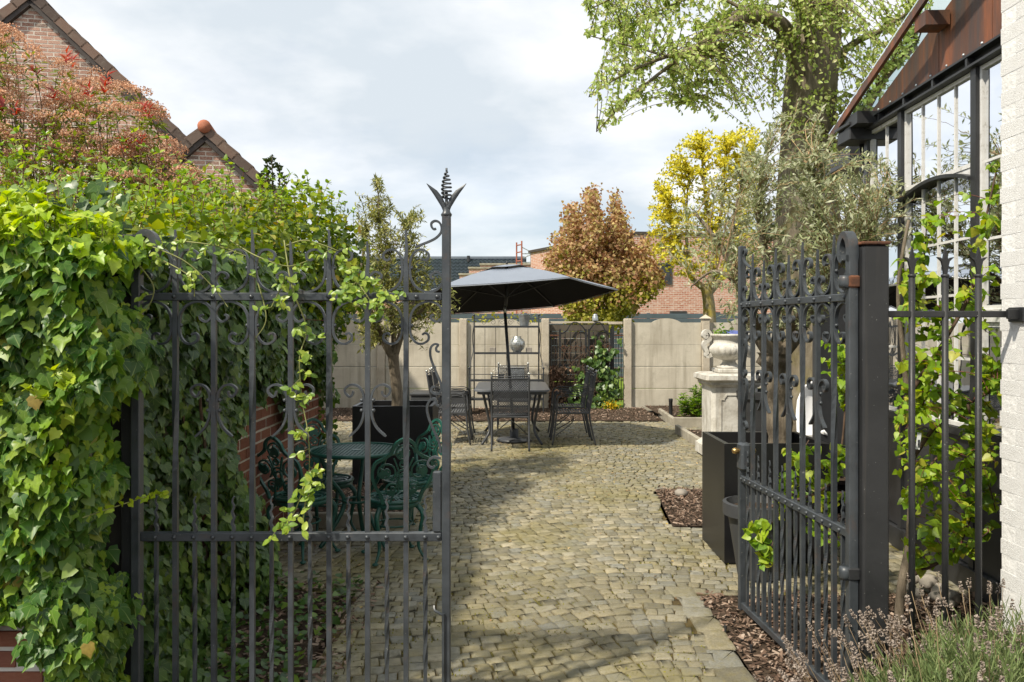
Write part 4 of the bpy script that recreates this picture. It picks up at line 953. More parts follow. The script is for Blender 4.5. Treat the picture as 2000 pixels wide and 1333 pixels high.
# upright shoots breaking the outline
P = []; A = []; Nr = []; S = []; mb = MB()
for k in range(230):
    c, r_, _ = random.choice(blobs[:5] + blobs[:5] + blobs[5:6])
    a = random.uniform(0, 6.28); rr_ = random.random() ** .5 * .8; base = (c[0] + r_[0] * rr_ * math.cos(a), c[1] + r_[1] * rr_ * math.sin(a), c[2] + r_[2] * math.sqrt(1 - rr_ ** 2) * .92)
    shoot(base, (random.uniform(-.4, .5), random.uniform(-.4, .2), 1), random.uniform(.08, .30), 5, .048, mb, P, A, Nr, S, (0, -.3, 1))
leaves('shoot_leaf', th, T_OVAL, P, A, Nr, S, 'rose_leaf', 100); mb.build('shoot_stems', 'stem_red', th)
mb = MB()
for k in range(70):
    c, r_, _ = random.choice(blobs); p = Vector((c[0] - .2, c[1], c[2] - .5)); pts = [p]; d = Vector((random.uniform(-.6, .8), random.uniform(-.7, .5), random.uniform(.3, 1))).normalized()
    for q in range(5): p = p + d * .2; d = (d + Vector((random.uniform(-.3, .3), random.uniform(-.3, .3), random.uniform(-.3, .15)))).normalized(); pts.append(p)
    mb.tube(cat_rom(pts, 3), [.006 - .004 * q / 15 for q in range(16)], 4)
mb.build('stem', 'stem_red', th)

# -- climbing rose across the gate
def rose(label, paths, dens=2.6, ls=.036):
    o = thing('climbing_rose', label, 'climbing plant', tuple(paths[0][0]), 'rose shoots on the gate'); mb = MB(); P = []; A = []; Nr = []; S = []
    for pts in paths:
        c = cat_rom(pts, 8); mb.tube(c, [.0035 - .002 * i / len(c) for i in range(len(c))], 5)
        for i in range(0, len(c)):
            if random.random() > dens / 4.2: continue
            side = Vector((random.uniform(-1, 1), random.uniform(-.9, .1), random.uniform(-.7, .5))).normalized(); tip = c[i] + side * .045
            mb.tube([c[i], tip], .0012, 3)
            for e_ in range(5):
                f = Vector((random.uniform(-1, 1), random.uniform(-.6, .3), random.uniform(-1, .7))).normalized()
                P.append(tuple(c[i] + side * (.02 + .009 * e_))); A.append(tuple(f)); Nr.append((random.uniform(-.4, .4), -.8, .7 + random.uniform(-.3, .3))); S.append(ls * random.uniform(.7, 1.25))
    leaves('leaf', o, T_OVAL, P, A, Nr, S, 'rose_leaf', 120); mb.build('stem', 'stem_green', o)
gy = 3.17
rose('long leafy rose shoot hanging down the middle of the closed gate leaf', [[W(555, 470, gy + .1), W(570, 560, gy - .02), W(598, 640, gy), W(585, 700, gy - .03), W(590, 780, gy), W(602, 850, gy - .02), W(604, 920, gy), W(598, 985, gy - .03)], [W(600, 925, gy), W(575, 1000, gy - .04), W(540, 1035, gy - .05)], [W(598, 970, gy - .02), W(590, 1030, gy - .04)], [W(560, 540, gy - .03), W(530, 600, gy - .04)]], 1.7, .034)
rose('leafy rose cluster lying over the gate top rail nearest the finial', [[W(640, 500, gy + .1), W(690, 545, gy), W(715, 575, gy - .05), W(735, 610, gy - .06)], [W(690, 545, gy), W(745, 560, gy - .05), W(765, 585, gy - .04)], [W(700, 550, gy), W(670, 575, gy - .05), W(700, 600, gy - .07)]], 2.4, .028)
rose('ivy and rose sprays spilling over the left half of the gate top rail', [[W(290, 480, gy - .03), W(360, 510, gy - .05), W(415, 560, gy - .04), W(445, 600, gy - .05)], [W(300, 500, gy), W(370, 540, gy - .05), W(380, 580, gy - .05)], [W(450, 470, gy + .08), W(500, 500, gy), W(560, 520, gy - .03), W(600, 510, gy)], [W(340, 470, gy + .02), W(420, 480, gy - .02), W(480, 500, gy - .02)], [W(560, 480, gy + .08), W(600, 470, gy + .05), W(660, 490, gy + .04)], [W(500, 540, gy + .05), W(520, 620, gy + .02), W(500, 660, gy + .03)], [W(255, 500, gy - .06), W(300, 560, gy - .06), W(285, 610, gy - .06)]], 1.1, .025)

# -- photinia with pink flower heads
ph = thing('flowering_bush', 'tall bush of pinkish flower heads and red leaves before the large gable', 'bush', tuple(W(180, 640, 9)))
heads = []; mb = MB(); d0 = 9.0
def ph_top(px):   # upper outline in the picture, as height at that place
    xs = [-200, 0, 40, 90, 150, 215, 260, 300, 340, 380, 420]; ys = [20, 45, 70, 80, 120, 135, 170, 165, 250, 330, 400]; return np.interp(px, xs, ys)
roots = [W(x, 800, 9.2) for x in (0, 120, 240, 330)]
while len(heads) < 195:
    px = random.uniform(-80, 400); py = random.uniform(40, 480); d = random.uniform(8.3, 10)
    if py < ph_top(px) + 14 or py > ph_top(px) + 320: continue
    if random.random() > 1.15 - (py - ph_top(px)) / 380: continue
    p = W(px, py, d)
    heads.append(p)
for p in heads:
    r_ = min(roots, key=lambda q: abs(q.x - p.x)); q1 = p + Vector((random.uniform(-.2, .2), random.uniform(-.1, .2), -.35)); q2 = (q1 + r_) / 2 + Vector((random.uniform(-.2, .2), 0, .4))
    c = cat_rom([p, q1, q2], 4); mb.tube(c, [.002 + .0006 * i for i in range(len(c))], 4)
for r_ in roots: mb.tube([(r_.x, r_.y, 0), (r_.x, r_.y, 2), (r_.x + .1, r_.y, 2.6)], [.06, .045, .02], 6)
mb.build('stem', 'stem_brown', ph)
P = []; S = []
for p in heads:
    R_ = random.uniform(.09, .19); k = int(135 * (R_ / .12) ** 2); a = rng.uniform(0, 6.28, k); rr_ = np.sqrt(rng.random(k)) * R_
    z = .35 * R_ * (1 - (rr_ / R_) ** 2) + rng.normal(0, .02, k); P.append(np.column_stack([p.x + rr_ * np.cos(a), p.y + rr_ * np.sin(a), p.z + z]))
P = np.concatenate(P); n = len(P); scatter('flower_heads', ph, T_DOT, P, rnd_dir(n), rnd_dir(n) + [0, 0, .6], rng.uniform(.016, .030, n), 'photinia_flower')
P = []; A = []; Nr = []; S = []
for p in heads:
    for e_ in range(random.randint(14, 24)):
        o_ = Vector((random.uniform(-1, 1), random.uniform(-1, 1), random.uniform(-.5, .5))).normalized(); P.append(tuple(p + o_ * .05 + Vector((0, 0, random.uniform(-.35, -.05))))); A.append(tuple(o_)); Nr.append((0, -.2, 1)); S.append(random.uniform(.07, .13))
leaves('leaf', ph, T_LANCE, P, A, Nr, S, 'photinia_green', 100)
P = []; A = []; Nr = []; S = []
for (px, py) in [(210, 140), (280, 200), (290, 208), (30, 210), (140, 110), (250, 262), (70, 130), (245, 270), (105, 180), (8, 205), (205, 165), (275, 265), (175, 170), (130, 105)]:
    p = W(px, py, random.uniform(8.2, 8.6))
    for e_ in range(9):
        o_ = Vector((random.uniform(-1, 1), random.uniform(-.7, .5), random.uniform(-.1, 1.0))).normalized(); P.append(tuple(p + Vector((0, 0, random.uniform(-.12, 0))))); A.append(tuple(o_)); Nr.append((o_.x * -.3, -.6, 1)); S.append(random.uniform(.07, .125))
leaves('red_leaf', ph, T_LANCE, P, A, Nr, S, 'photinia_red', 126)
P, Nn = blob_points(2600, tuple(W(190, 430, 9)), (1.5, .9, .75), .6, .4, 1.5, None, 4); n = len(P)
scatter('foliage', ph, T_OVAL, P, rnd_dir(n) + Nn * .4, Nn + rnd_dir(n) * .5 + [0, 0, .5], rng.uniform(.05, .09, n), 'hedge_leaf', True)

# green bramble in front of the photinia
br = thing('bramble_hedge', 'loose bramble like green shrub below the pink flower heads', 'hedge', (-3.9, 7.4, 0))
P = []; Nn = []
for c, r_, k in [((-4.2, 7.4, 2.15), (.8, .6, .72), 1500), ((-3.3, 7.4, 2.2), (.65, .6, .66), 1500), ((-5.0, 7.5, 2.3), (.7, .6, .85), 1300), ((-2.7, 7.6, 2.2), (.6, .6, .5), 800)]:
    p, q = blob_points(k, c, r_, .55, .55, 1.7, .8, c[0]); P.append(p); Nn.append(q)
P = np.concatenate(P); Nn = np.concatenate(Nn); n = len(P)
leaves('leaf', br, T_OVAL, P, rnd_dir(n) + Nn * .5, Nn + rnd_dir(n) * .6 + [0, 0, .5], rng.uniform(.05, .085, n), 'hedge_leaf', 80)
P = []; A = []; Nr = []; S = []; mb = MB()
for k in range(60):
    c = random.choice([(-4.2, 7.3, 2.75), (-3.3, 7.3, 2.75), (-4.9, 7.4, 2.9)]); shoot((c[0] + random.uniform(-.5, .5), c[1] + random.uniform(-.4, .3), c[2] + random.uniform(-.2, .15)), (random.uniform(-.5, .5), -.2, 1), random.uniform(.2, .55), 6, .06, mb, P, A, Nr, S, (0, -.3, 1))
leaves('shoot_leaf', br, T_OVAL, P, A, Nr, S, 'rose_leaf', 80); mb.build('stem', 'stem_red', br)

# yew tips
yw = thing('yew_shrub', 'dark upright yew sprigs poking above the hedge below the small gable', 'shrub', tuple(W(535, 420, 8)))
mb = MB(); P = []; A = []
for (x, y0, y1) in ((522, 312, 420), (531, 306, 420), (545, 322, 420), (556, 345, 420), (512, 335, 420)):
    a, b_ = W(x, y0, 8), W(x + random.uniform(-4, 4), y1, 8); mb.tube([a, b_], [.004, .012], 5)
    for k in range(90):
        t_ = random.random() ** 1.2; p = a.lerp(b_, t_); an = random.uniform(0, 6.28); r_ = .02 + .05 * t_; P.append(tuple(p)); A.append((math.cos(an), math.sin(an), .6)) 
P = np.array(P); A = np.array(A); n = len(P); mb.build('stem', 'stem_brown', yw); scatter('needles', yw, T_DIA, P, A, rnd_dir(n), rng.uniform(.03, .06, n), 'yew_leaf')
# ================================================================== IRON GATE LEAVES
S1 = 497.0
def zp(y): return EYE - (y - HZ) / S1
PITCH = .151; RAIL_T, RAIL_M, RAIL_B = zp(580), zp(1048), .085
def curve2(pts, k=5): return [(q.x, q.y) for q in cat_rom([(a, b, 0) for a, b in pts], k)]
# scroll beside a tall bar: (dx from bar, dy from rail centre) in gate pixels
SCROLL = [(31.6, -74.8), (36.7, -71), (43.5, -74.8), (43, -85), (30.6, -92), (18, -88.5), (9.5, -75), (7.5, -56), (9.5, -36), (19.7, -19), (40, -9.5), (58.8, -13), (70, -25.5), (70.5, -39), (60.5, -48.6), (49.7, -44), (48.6, -37.5), (54.4, -35)]
# scroll beside a short bar, lower down: absolute y
MIDS = [(28, 764), (30, 772), (36, 775), (43, 768), (44, 760), (37, 753.5), (28, 751.6), (17, 756), (9.5, 767), (7.2, 781), (7.2, 801), (10, 819), (19, 837), (36, 853)]
# free stile scrolls (absolute gate pixels, measured left of the stile at 872)
TOPS = [(852, 447), (847, 448), (843, 443), (843, 436), (850, 432), (858, 435), (862.5, 444), (861, 455), (852, 465), (839, 472), (824, 478), (812, 484)]
ST1 = [(857, 688), (853, 684), (858, 679), (863, 683), (861, 690), (852, 673), (842, 680), (841, 700), (852, 728), (862, 750), (861, 764), (852, 770), (843, 765), (844, 757), (850, 756)]
ST1 = [(859, 688), (853, 686), (852, 680), (856, 674), (848, 673), (841, 681), (841.5, 700), (852, 728), (861, 750), (861, 764), (852, 770), (843, 765), (844, 757), (850, 756)]
ST2 = [(858, 793), (853, 791), (853, 784), (848, 779), (840, 782), (834, 795), (837, 815), (846, 838), (857, 862), (861, 885)]
ST3 = [(849, 910), (844, 914), (836, 908), (838, 899), (848, 893), (861, 896)]
def gate_leaf(name_label, finial, brass):
    root = thing('gate_leaf', name_label, 'gate', (0, 0, 0), 'leaves of the iron entrance gate')
    fr = XZ((0, 0, 0)); tall = [1, 3, 5, 7]; short = [2, 4, 6]; ex = 8.05 * PITCH
    # hinge stile with curled head
    MB().bbox((0, 0, (RAIL_B + zp(520)) / 2 + .0), (.036, .04, zp(520) - RAIL_B + .1), .004).build('hinge_stile', 'iron', root)
    hk = [(0, zp(520) + .02), (-.004, zp(500)), (.0, zp(480)), (.012, zp(464)), (.036, zp(455)), (.062, zp(462)), (.076, zp(478)), (.074, zp(494)), (.062, zp(503)), (.050, zp(500))]
    MB().flat(curve2(hk, 5), .028, .04, fr, (1, .55)).build('curled_head', 'iron', root)
    # free stile
    ztop = zp(421)
    st = MB().bbox((ex, 0, (RAIL_B + ztop) / 2 - .015), (.034, .036, ztop - RAIL_B + .03), .004).build('free_stile', 'iron', root)
    if finial:
        f0 = Vector((ex, 0, ztop)); MB().lathe([(.02, -.004), (.022, .004), (.016, .012), (.011, .03)], f0, 12).build('collar', 'iron', st, True)
        for sg in (-1, 1):
            pr = [(0.004, .01, .010), (.010, .035, .016), (.026, .065, .019), (.044, .090, .016), (.062, .108, .009), (.078, .125, .0015)]
            V = []; Fq = []
            for i, (x, z, w) in enumerate(pr):
                xa_, za_, _ = pr[max(0, i - 1)]; xb_, zb_, _ = pr[min(len(pr) - 1, i + 1)]; L_ = math.hypot(xb_ - xa_, zb_ - za_); nx_, nz_ = -(zb_ - za_) / L_ * w * .62, (xb_ - xa_) / L_ * w * .62
                V += [f0 + Vector((sg * (x + nx_), -w * .55, z + nz_)), f0 + Vector((sg * x, -.003 + w * .2, z)), f0 + Vector((sg * (x - nx_), -w * .55, z - nz_)), f0 + Vector((sg * x, .003 + w * .2, z))]
            for i in range(len(pr) - 1):
                for k in range(4): j = (k + 1) % 4; Fq.append((i * 4 + k, i * 4 + j, i * 4 + 4 + j, i * 4 + 4 + k))
            MB().add(V, Fq).build('finial_leaf', 'iron', st, True)
        MB().tube([f0, f0 + Vector((0, 0, .09))], .006, 6).build('finial_stem', 'iron', st)
        hel = []
        for i in range(130):
            t_ = i / 129; r_ = .018 * (math.sin(math.pi * min(1, .22 + .78 * t_)) ** .8 if t_ > 0 else .6) * (1 - .1 * t_) + .001; a = t_ * 2 * math.pi * 7.2
            hel.append(f0 + Vector((r_ * math.cos(a), r_ * math.sin(a), .065 + .108 * t_)))
        hel.append(f0 + Vector((0, 0, .186))); MB().tube(hel, .0042, 6).build('finial_coil', 'iron', st, True)
    # rails
    MB().bbox((ex / 2, 0, RAIL_T), (ex - .036, .030, .031), .003).build('top_rail', 'iron', root)
    MB().bbox((ex / 2, 0, RAIL_M), (ex - .036, .030, .034), .003).build('middle_rail', 'iron', root)
    MB().bbox((ex / 2, 0, RAIL_B), (ex - .036, .026, .034), .003).build('bottom_rail', 'iron', root)
    # tall and short bars with wavy tips and long twists
    for i in range(1, 8):
        x = i * PITCH; top = zp(449) if i in tall else zp(472); zs = []; rr_ = []; rot = []; px = []
        tw = i in tall
        nseg = 46
        for k in range(nseg + 1):
            z = RAIL_B + (top - RAIL_B) * k / nseg; zs.append(z)
            u_ = max(0, min(1, (z - 1.02) / .40)); rot.append(math.pi / 2 * u_ if tw else 0)
            h = (z - (top - .16)) / .16
            rr_.append(.0135 if h < 0 else .0125 * (1 - .62 * h)); px.append(x + (.0022 * math.sin(h * 17) if h > 0 else 0))
        MB().tube([(a, 0, b) for a, b in zip(px, zs)], rr_, 4, rot).build('bar', 'iron', root)
    # lower twisted bars
    for i in range(1, 9):
        x = (i - .5) * PITCH; pts = []; rot = []; rr_ = []; top = zp(970)
        for k in range(72):
            z = RAIL_B + (top - RAIL_B) * k / 71; h = (z - RAIL_M - .02) / (top - RAIL_M - .02)
            pts.append((x + (.0045 * math.sin(h * 20) if h > 0 else 0), 0, z)); rr_.append(.0098 if h < 0 else .0092 * (1 - .6 * h)); u_ = max(0, min(1, (z - .25) / .40)); rot.append(2 * math.pi * u_)
        MB().tube(pts, rr_, 4, rot).build('twisted_bar', 'iron', root)
    # rivets
    rm = MB().ball((0, 0, 0), .0095, 8, 5, (1, 1, .8)).mesh('rivet', 'iron', True)
    def rivet(x, z, s_=1):
        for sg in (-1, 1):
            o = link('rivet', rm, root); o.location = (x, sg * .016, z); o.scale = (s_, s_, s_); o.rotation_euler = (R(90), 0, 0)
    for i in range(1, 8): rivet(i * PITCH, RAIL_T); rivet(i * PITCH, RAIL_M)
    for i in range(1, 9): rivet((i - .5) * PITCH, RAIL_M)
    for x in (.03, 7.28 * PITCH, ex - .035): rivet(x, RAIL_T)
    rivet(ex - .03, RAIL_M)
    bm_ = MB().ball((0, 0, 0), .008, 8, 5).mesh('boss', 'iron', True)
    # scrolls
    def scroll(pts, t_=.0085, w=.016, k=4): MB().flat(curve2(pts, k), t_, w, fr, (.6, .6)).build('scroll', 'iron', root)
    for i in tall:
        x = i * PITCH
        for sg in (-1, 1):
            for vg in (1, -1):
                q = [(x + sg * a / S1, RAIL_T + vg * (-b) / S1) for a, b in SCROLL]; scroll(q)
        for vg in (1, -1):
            for sg in (-1, 1): link('boss', bm_, root).location = (x + sg * .021, 0, RAIL_T + vg * 56 / S1)
    for i in short:
        x = i * PITCH
        for sg in (-1, 1):
            scroll([(x + sg * a / S1, zp(b)) for a, b in MIDS])
            for yy in (782, 802): link('boss', bm_, root).location = (x + sg * .023, -.004, zp(yy))
    for pts in (TOPS, ST1, ST2, ST3): scroll([((a - 872) / S1 + ex, zp(b)) for a, b in pts])
    # lock case, strike and drop-bolt
    if not brass:
        MB().bbox((ex - .036, 0, (zp(921) + zp(1038)) / 2), (.034, .034, zp(921) - zp(1038)), .004).build('strike_plate', 'iron', root)
        MB().tube(cat_rom([(ex - .048, -.004, zp(1183)), (ex - .044, -.014, zp(1190)), (ex - .03, -.018, zp(1194)), (ex - .012, -.018, zp(1199))], 4), .005, 6).build('bolt_handle', 'iron', root)
        MB().tube([(ex - .01, -.024, zp(1195)), (ex - .01, -.024, zp(1330))], .005, 6).build('drop_bolt', 'iron', root)
    else:
        lc = MB().bbox((ex - .028, 0, .895), (.085, .055, .15), .012).build('lock_case', 'iron', root)
        for sg in (-1, 1):
            MB().lathe([(.011, 0), (.013, .01), (.009, .02), (.009, .05), (.016, .062), (.018, .075), (.013, .088), (.003, .093)], (0, 0, 0), 12).build('knob', 'brass', lc, True).matrix_local = Matrix.Translation((ex - .03, sg * .026, .925)) @ Matrix.Rotation(R(90) * sg, 4, 'X')
            b = MB().lathe([(.013, 0), (.014, .006), (.008, .012)], (0, 0, 0), 12).build('keyhole_boss', 'iron', lc, True); b.matrix_local = Matrix.Translation((ex - .03, sg * .026, .855)) @ Matrix.Rotation(R(90) * sg, 4, 'X')
    return root
ga = gate_leaf('closed grey wrought iron gate leaf with coiled finial in the left half', True, False)
ga.location = ((268 - CX) / F * 3.22, 3.22, 0)
gb = gate_leaf('open wrought iron gate leaf swung inward beside the thick black post', False, True)
gb.location = ((1664 - CX) / F * 3.25, 3.25, 0); gb.rotation_euler = (0, 0, math.atan2(629, -50))

# left gate post
lp = thing('gate_post', 'dark timber and steel gate post squeezed between ivy and the closed gate leaf', 'post', (-1.51, 3.22, 0), 'posts of the iron entrance gate')
MB().bbox((-1.515, 3.27, .98), (.05, .09, 1.96), .004).build('steel_post', 'black_iron', lp)
MB().bbox((-1.585, 3.30, .93), (.075, .07, 1.86), .004).build('timber_post', 'dark_timber', lp)
# right gate post
x0, x1, y0 = (1686 - CX) / F * 3.2, (1738 - CX) / F * 3.2, 3.2
rp = thing('gate_post', 'thick square black steel gate post with rusty cap beside the open leaf', 'post', ((x0 + x1) / 2, y0 + .055, 0), 'posts of the iron entrance gate')
MB().bbox(((x0 + x1) / 2, y0 + .055, .958), (x1 - x0, .11, 1.916), .008).build('shaft', 'black_iron', rp)
MB().bbox(((x0 + x1) / 2, y0 + .055, 1.925), (x1 - x0 + .008, .118, .012), .003).build('cap', 'rust', rp)
for (z, m) in ((1.775, 'rust'), (.62, 'black_iron')):
    MB().bbox((x0 - .022, y0 + .05, z), (.050, .05, .05), .006).build('hinge_bracket', m, rp)
    MB().lathe([(.02, -.025), (.024, -.01), (.024, .01), (.02, .025)], (x0 - .052, y0 + .05, z), 12).build('hinge_eye', 'iron', rp, True)

# iron railing to the wall
ry = 3.25; rl = thing('iron_railing', 'short black railing of three spear topped bars between post and white wall', 'railing', ((1845 - CX) / F * ry, ry, 0))
xa, xb = x1 + .002, (1984 - CX) / F * ry
MB().bbox(((xa + xb) / 2, ry, EYE + (HZ - 614) * ry / F), (xb - xa, .02, .026), .003).build('rail', 'black_iron', rl)
MB().bbox(((xa + xb) / 2, ry, .22), (xb - xa, .02, .026), .003).build('rail', 'black_iron', rl)
MB().bbox((1.995, ry - .012, EYE + (HZ - 615) * ry / F), (.012, .10, .058), .003).build('wall_plate', 'black_iron', rl)
MB().bbox((1.972, ry - .028, EYE + (HZ - 614) * ry / F), (.05, .02, .04), .003).build('bracket', 'black_iron', rl)
for px in (1781, 1846, 1911):
    x = (px - CX) / F * ry; zt = EYE + (HZ - 540) * ry / F
    b = MB().tube([(x, ry, .02), (x, ry, zt)], .0125, 10).build('bar', 'black_iron', rl, True)
    MB().lathe([(.013, 0), (.016, .004), (.016, .010), (.011, .014)], (x, ry, zt - .005), 10).build('collar', 'black_iron', b, True)
    sp = [(-.006, 0), (-.010, .03), (-.016, .055), (-.034, .072), (-.020, .070), (-.010, .062), (-.006, .085), (0, .112), (.006, .085), (.010, .062), (.020, .070), (.034, .072), (.016, .055), (.010, .03), (.006, 0)]
    MB().prism(sp, XZ((x, ry, zt + .004)), -.006, .006).build('spear_head', 'black_iron', b)

# ================================================================== WHITE PAINTED BUILDING (right edge)
wb = thing('white_building', 'whitewashed brick wall at the right edge of the picture', 'building', (2.4, 2.4, 0))
MB().span((2.004, -1.5, -.02), (4.2, 3.352, 6.0)).build('wall', 'white_paint_brick', wb)
MB().span((2.2, -1.4, 6.0), (4.1, 3.2, 6.1)).build('roof', 'roof_tile_brown', wb)
brickwork(wb, (2.004, 3.36, 0), Vector((0, -1, 0)), EZ, Vector((-1, 0, 0)), 4.6, 4.2, 'white_paint_brick', lambda u, v: .04 < u, L=.20, H=.062, joint=.003, proud=.0010, deep=.02, jit=.12, limit=300, key=lambda b: b[0] + .05 * b[1], z0=.02)

# ================================================================== GLASSHOUSE
K0, KS = 2.573, .0344
gu = Vector((KS, 1, 0)).normalized(); gn = Vector((-gu.y, gu.x, 0))       # along the wall (away), out toward the garden
def GD(px): return 1600 * K0 / (px - 1055)        # depth at which the wall plane meets a column
gh = thing('glasshouse', 'steel and glass garden room with rusty gable panels and white window frames', 'glasshouse', (K0 + KS * 5.5, 5.5, 0))
GF = (Vector((K0, 0, 0)), Vector((KS, 1, 0)), EZ, gn)     # u = depth, v = height
def gp(name, mat, poly, w0, w1, par=gh, smooth=False): return MB().prism(poly, GF, w0, w1).build(name, mat, par)
def rect(a, b, c, d): return [(a, b), (c, b), (c, d), (a, d)]
dN, dF_ = 3.42, 6.42          # near and far end of the wall
ZB, ZS = 3.115, .985
# dado
gp('plinth', 'black_metal', rect(dN, -.02, dF_, .16), -.10, .035)
us_ = [dN, 4.30, 4.86, 5.35, 5.83, 6.42]
for a, b in zip(us_[:-1], us_[1:]): gp('dado_panel', 'black_metal', rect(a + .03, .17, b - .03, ZS - .06), -.03, .0); 
for a in us_: gp('dado_post', 'black_metal', rect(a - .028, .162, a + .028, ZS - .052), -.05, .02)
gp('sill_rail', 'black_metal', rect(dN, ZS - .05, dF_, ZS - .004), -.05, .03)
# steel columns
cols = [dN + .05, GD(1912), GD(1766), dF_ - .03]
for c in cols: gp('column', 'black_metal', rect(c - .03, ZS, c + .03, ZB - .002), -.06, .035)
# windows bay by bay: white frame and muntins, a pane for each light
def bay(a, b, z0, z1, nm, zc=(), head=True):
    fw_ = .026; wf = gp('window_frame', 'white_frame', rect(a, z0, a + fw_, z1), -.03, .012)
    gp('frame_stile', 'white_frame', rect(b - fw_, z0, b, z1), -.03, .012, wf)
    gp('frame_rail', 'white_frame', rect(a + fw_, z0, b - fw_, z0 + fw_), -.03, .011, wf)
    if head: gp('frame_rail', 'white_frame', rect(a + fw_, z1 - fw_, b - fw_, z1), -.03, .011, wf)
    us2 = [a + fw_ + (b - a - 2 * fw_) * k / (nm + 1) for k in range(nm + 2)]
    for u in us2[1:-1]: gp('muntin', 'white_frame', rect(u - .008, z0 + fw_, u + .008, z1 - fw_), -.010, .003, wf)
    zz = [z0 + fw_] + list(zc) + [z1 - fw_]
    for z in zc:
        for p_, q_ in zip(us2[:-1], us2[1:]): gp('cross_bar', 'white_frame', rect(p_ + .008, z - .008, q_ - .008, z + .008), -.010, .002, wf)
    for p_, q_ in zip(us2[:-1], us2[1:]):
        for c_, d_ in zip(zz[:-1], zz[1:]): gp('pane', 'pane_glass', rect(p_ + .0075, c_ + .0075, q_ - .0075, d_ - .0075), -.012, -.006, wf)
aL, aR = cols[1] + .032, cols[2] - .032
bay(aL, aR, 2.545, ZB - .004, 3)
bay(aL, aR, ZS, 2.46, 3, (1.40, 1.79, 2.13), False)
# low steel arch between the two rows of lights
ap = [(aL + (aR - aL) * k / 14, 2.462 + .075 * math.sin(math.pi * k / 14) ** .8) for k in range(15)]
gp('pane', 'pane_glass', [(aL, 2.43)] + ap + [(aR, 2.43)], -.012, -.006)
for k in (1, 2, 3): uu = aL + .032 + (aR - aL - .064) * k / 4; gp('muntin', 'white_frame', rect(uu - .008, 2.428, uu + .008, 2.462 + .075 * math.sin(math.pi * k / 4) ** .8), -.010, .003)
gp('arch_bar', 'black_metal', ap + [(u, v + .022) for u, v in reversed(ap)], -.02, .05)
gp('spandrel', 'white_frame', [(aL, 2.543)] + [(u, min(v + .022, 2.542)) for u, v in ap] + [(aR, 2.543)], -.02, .006)
bay(cols[2] + .032, cols[3] - .032, ZS, 2.30, 1, (1.45, 1.9)); bay(cols[2] + .032, cols[3] - .032, 2.304, ZB - .004, 1)
bay(cols[0] + .032, cols[1] - .032, ZS, 1.62, 2, ()); gp('transom', 'white_frame', rect(cols[0] + .032, 1.622, cols[1] - .032, 1.69), -.03, .025); bay(cols[0] + .032, cols[1] - .032, 1.692, ZB - .004, 2, (2.1, 2.55))
# I-beam over the windows
gp('beam_web', 'black_metal', rect(dN - .1, ZB + .002, dF_ + .04, ZB + .082), -.03, .01); gp('beam_flange', 'black_metal', rect(dN - .1, ZB, dF_ + .04, ZB + .014), .011, .062); gp('beam_flange', 'black_metal', rect(dN - .1, ZB + .068, dF_ + .04, ZB + .082), .011, .062)
for k in range(6):
    u = 6.1 - k * .42; gp('beam_stiffener', 'black_metal', rect(u - .012, ZB + .0145, u + .012, ZB + .0675), .0112, .056)
# rusted gable panels
def groof(u): return ZB + .085 + .30 * (6.48 - u)
pw = .62; u = 6.48
while u > dN:
    a = max(dN - .1, u - pw); gp('gable_panel', 'corten', [(a + .004, ZB + .084), (u - .004, ZB + .084), (u - .004, groof(u - .004)), (a + .004, groof(a))], -.01, .022); 
    for q in range(3): 
        uu = u - pw * (q + .5) / 3
        if uu > dN: MB().ball(GF[0] + GF[1] * uu + EZ * (ZB + .115) + gn * .024, .010, 8, 5).build('bolt', 'zinc', gh, True)
    u -= pw
# overhanging glass roof with edge beam and outriggers
OV = .20; u0, u1 = 6.74, dN - .4
def ro(u): return 3.10 + .295 * (6.72 - u)
sl_ = math.hypot(1, .272)
def slab(name, mat, n0, n1, dz0, dz1): return MB().add([GF[0] + GF[1] * u + EZ * (ro(u) + dz) + gn * n_ for u in (u0, u1) for n_ in (n0, n1) for dz in (dz0, dz1)], [(0, 1, 3, 2), (4, 6, 7, 5), (0, 4, 5, 1), (2, 3, 7, 6), (0, 2, 6, 4), (1, 5, 7, 3)]).build(name, mat, gh)
slab('roof_edge_beam', 'corten', OV - .025, OV, .015, .07)
# roof glass between edge beam and gable, split into sheets
k_n = 5
for k in range(k_n):
    ua, ub = u0 + (u1 - u0) * k / k_n, u0 + (u1 - u0) * (k + 1) / k_n; zz_ = .077
    MB().add([GF[0] + GF[1] * (u + s_) + EZ * (ro(u) + zz_ + h) + gn * n_ for u, s_ in ((ua, -.004), (ub, .004)) for n_ in (-3.0, OV) for h in (0, .01)], [(0, 1, 3, 2), (4, 6, 7, 5), (0, 4, 5, 1), (2, 3, 7, 6), (0, 2, 6, 4), (1, 5, 7, 3)]).build('roof_pane', 'roof_glass', gh)
for u in (6.30, 5.15, 4.1):
    c = GF[0] + GF[1] * u + EZ * (ro(u) - .048) + gn * (OV / 2 + .008); MB().box(c, (OV - .05, .15 if u < 6 else .26, .09), gn.to_track_quat('X', 'Z').to_matrix()).build('outrigger', 'corten' if u < 6 else 'black_metal', gh)
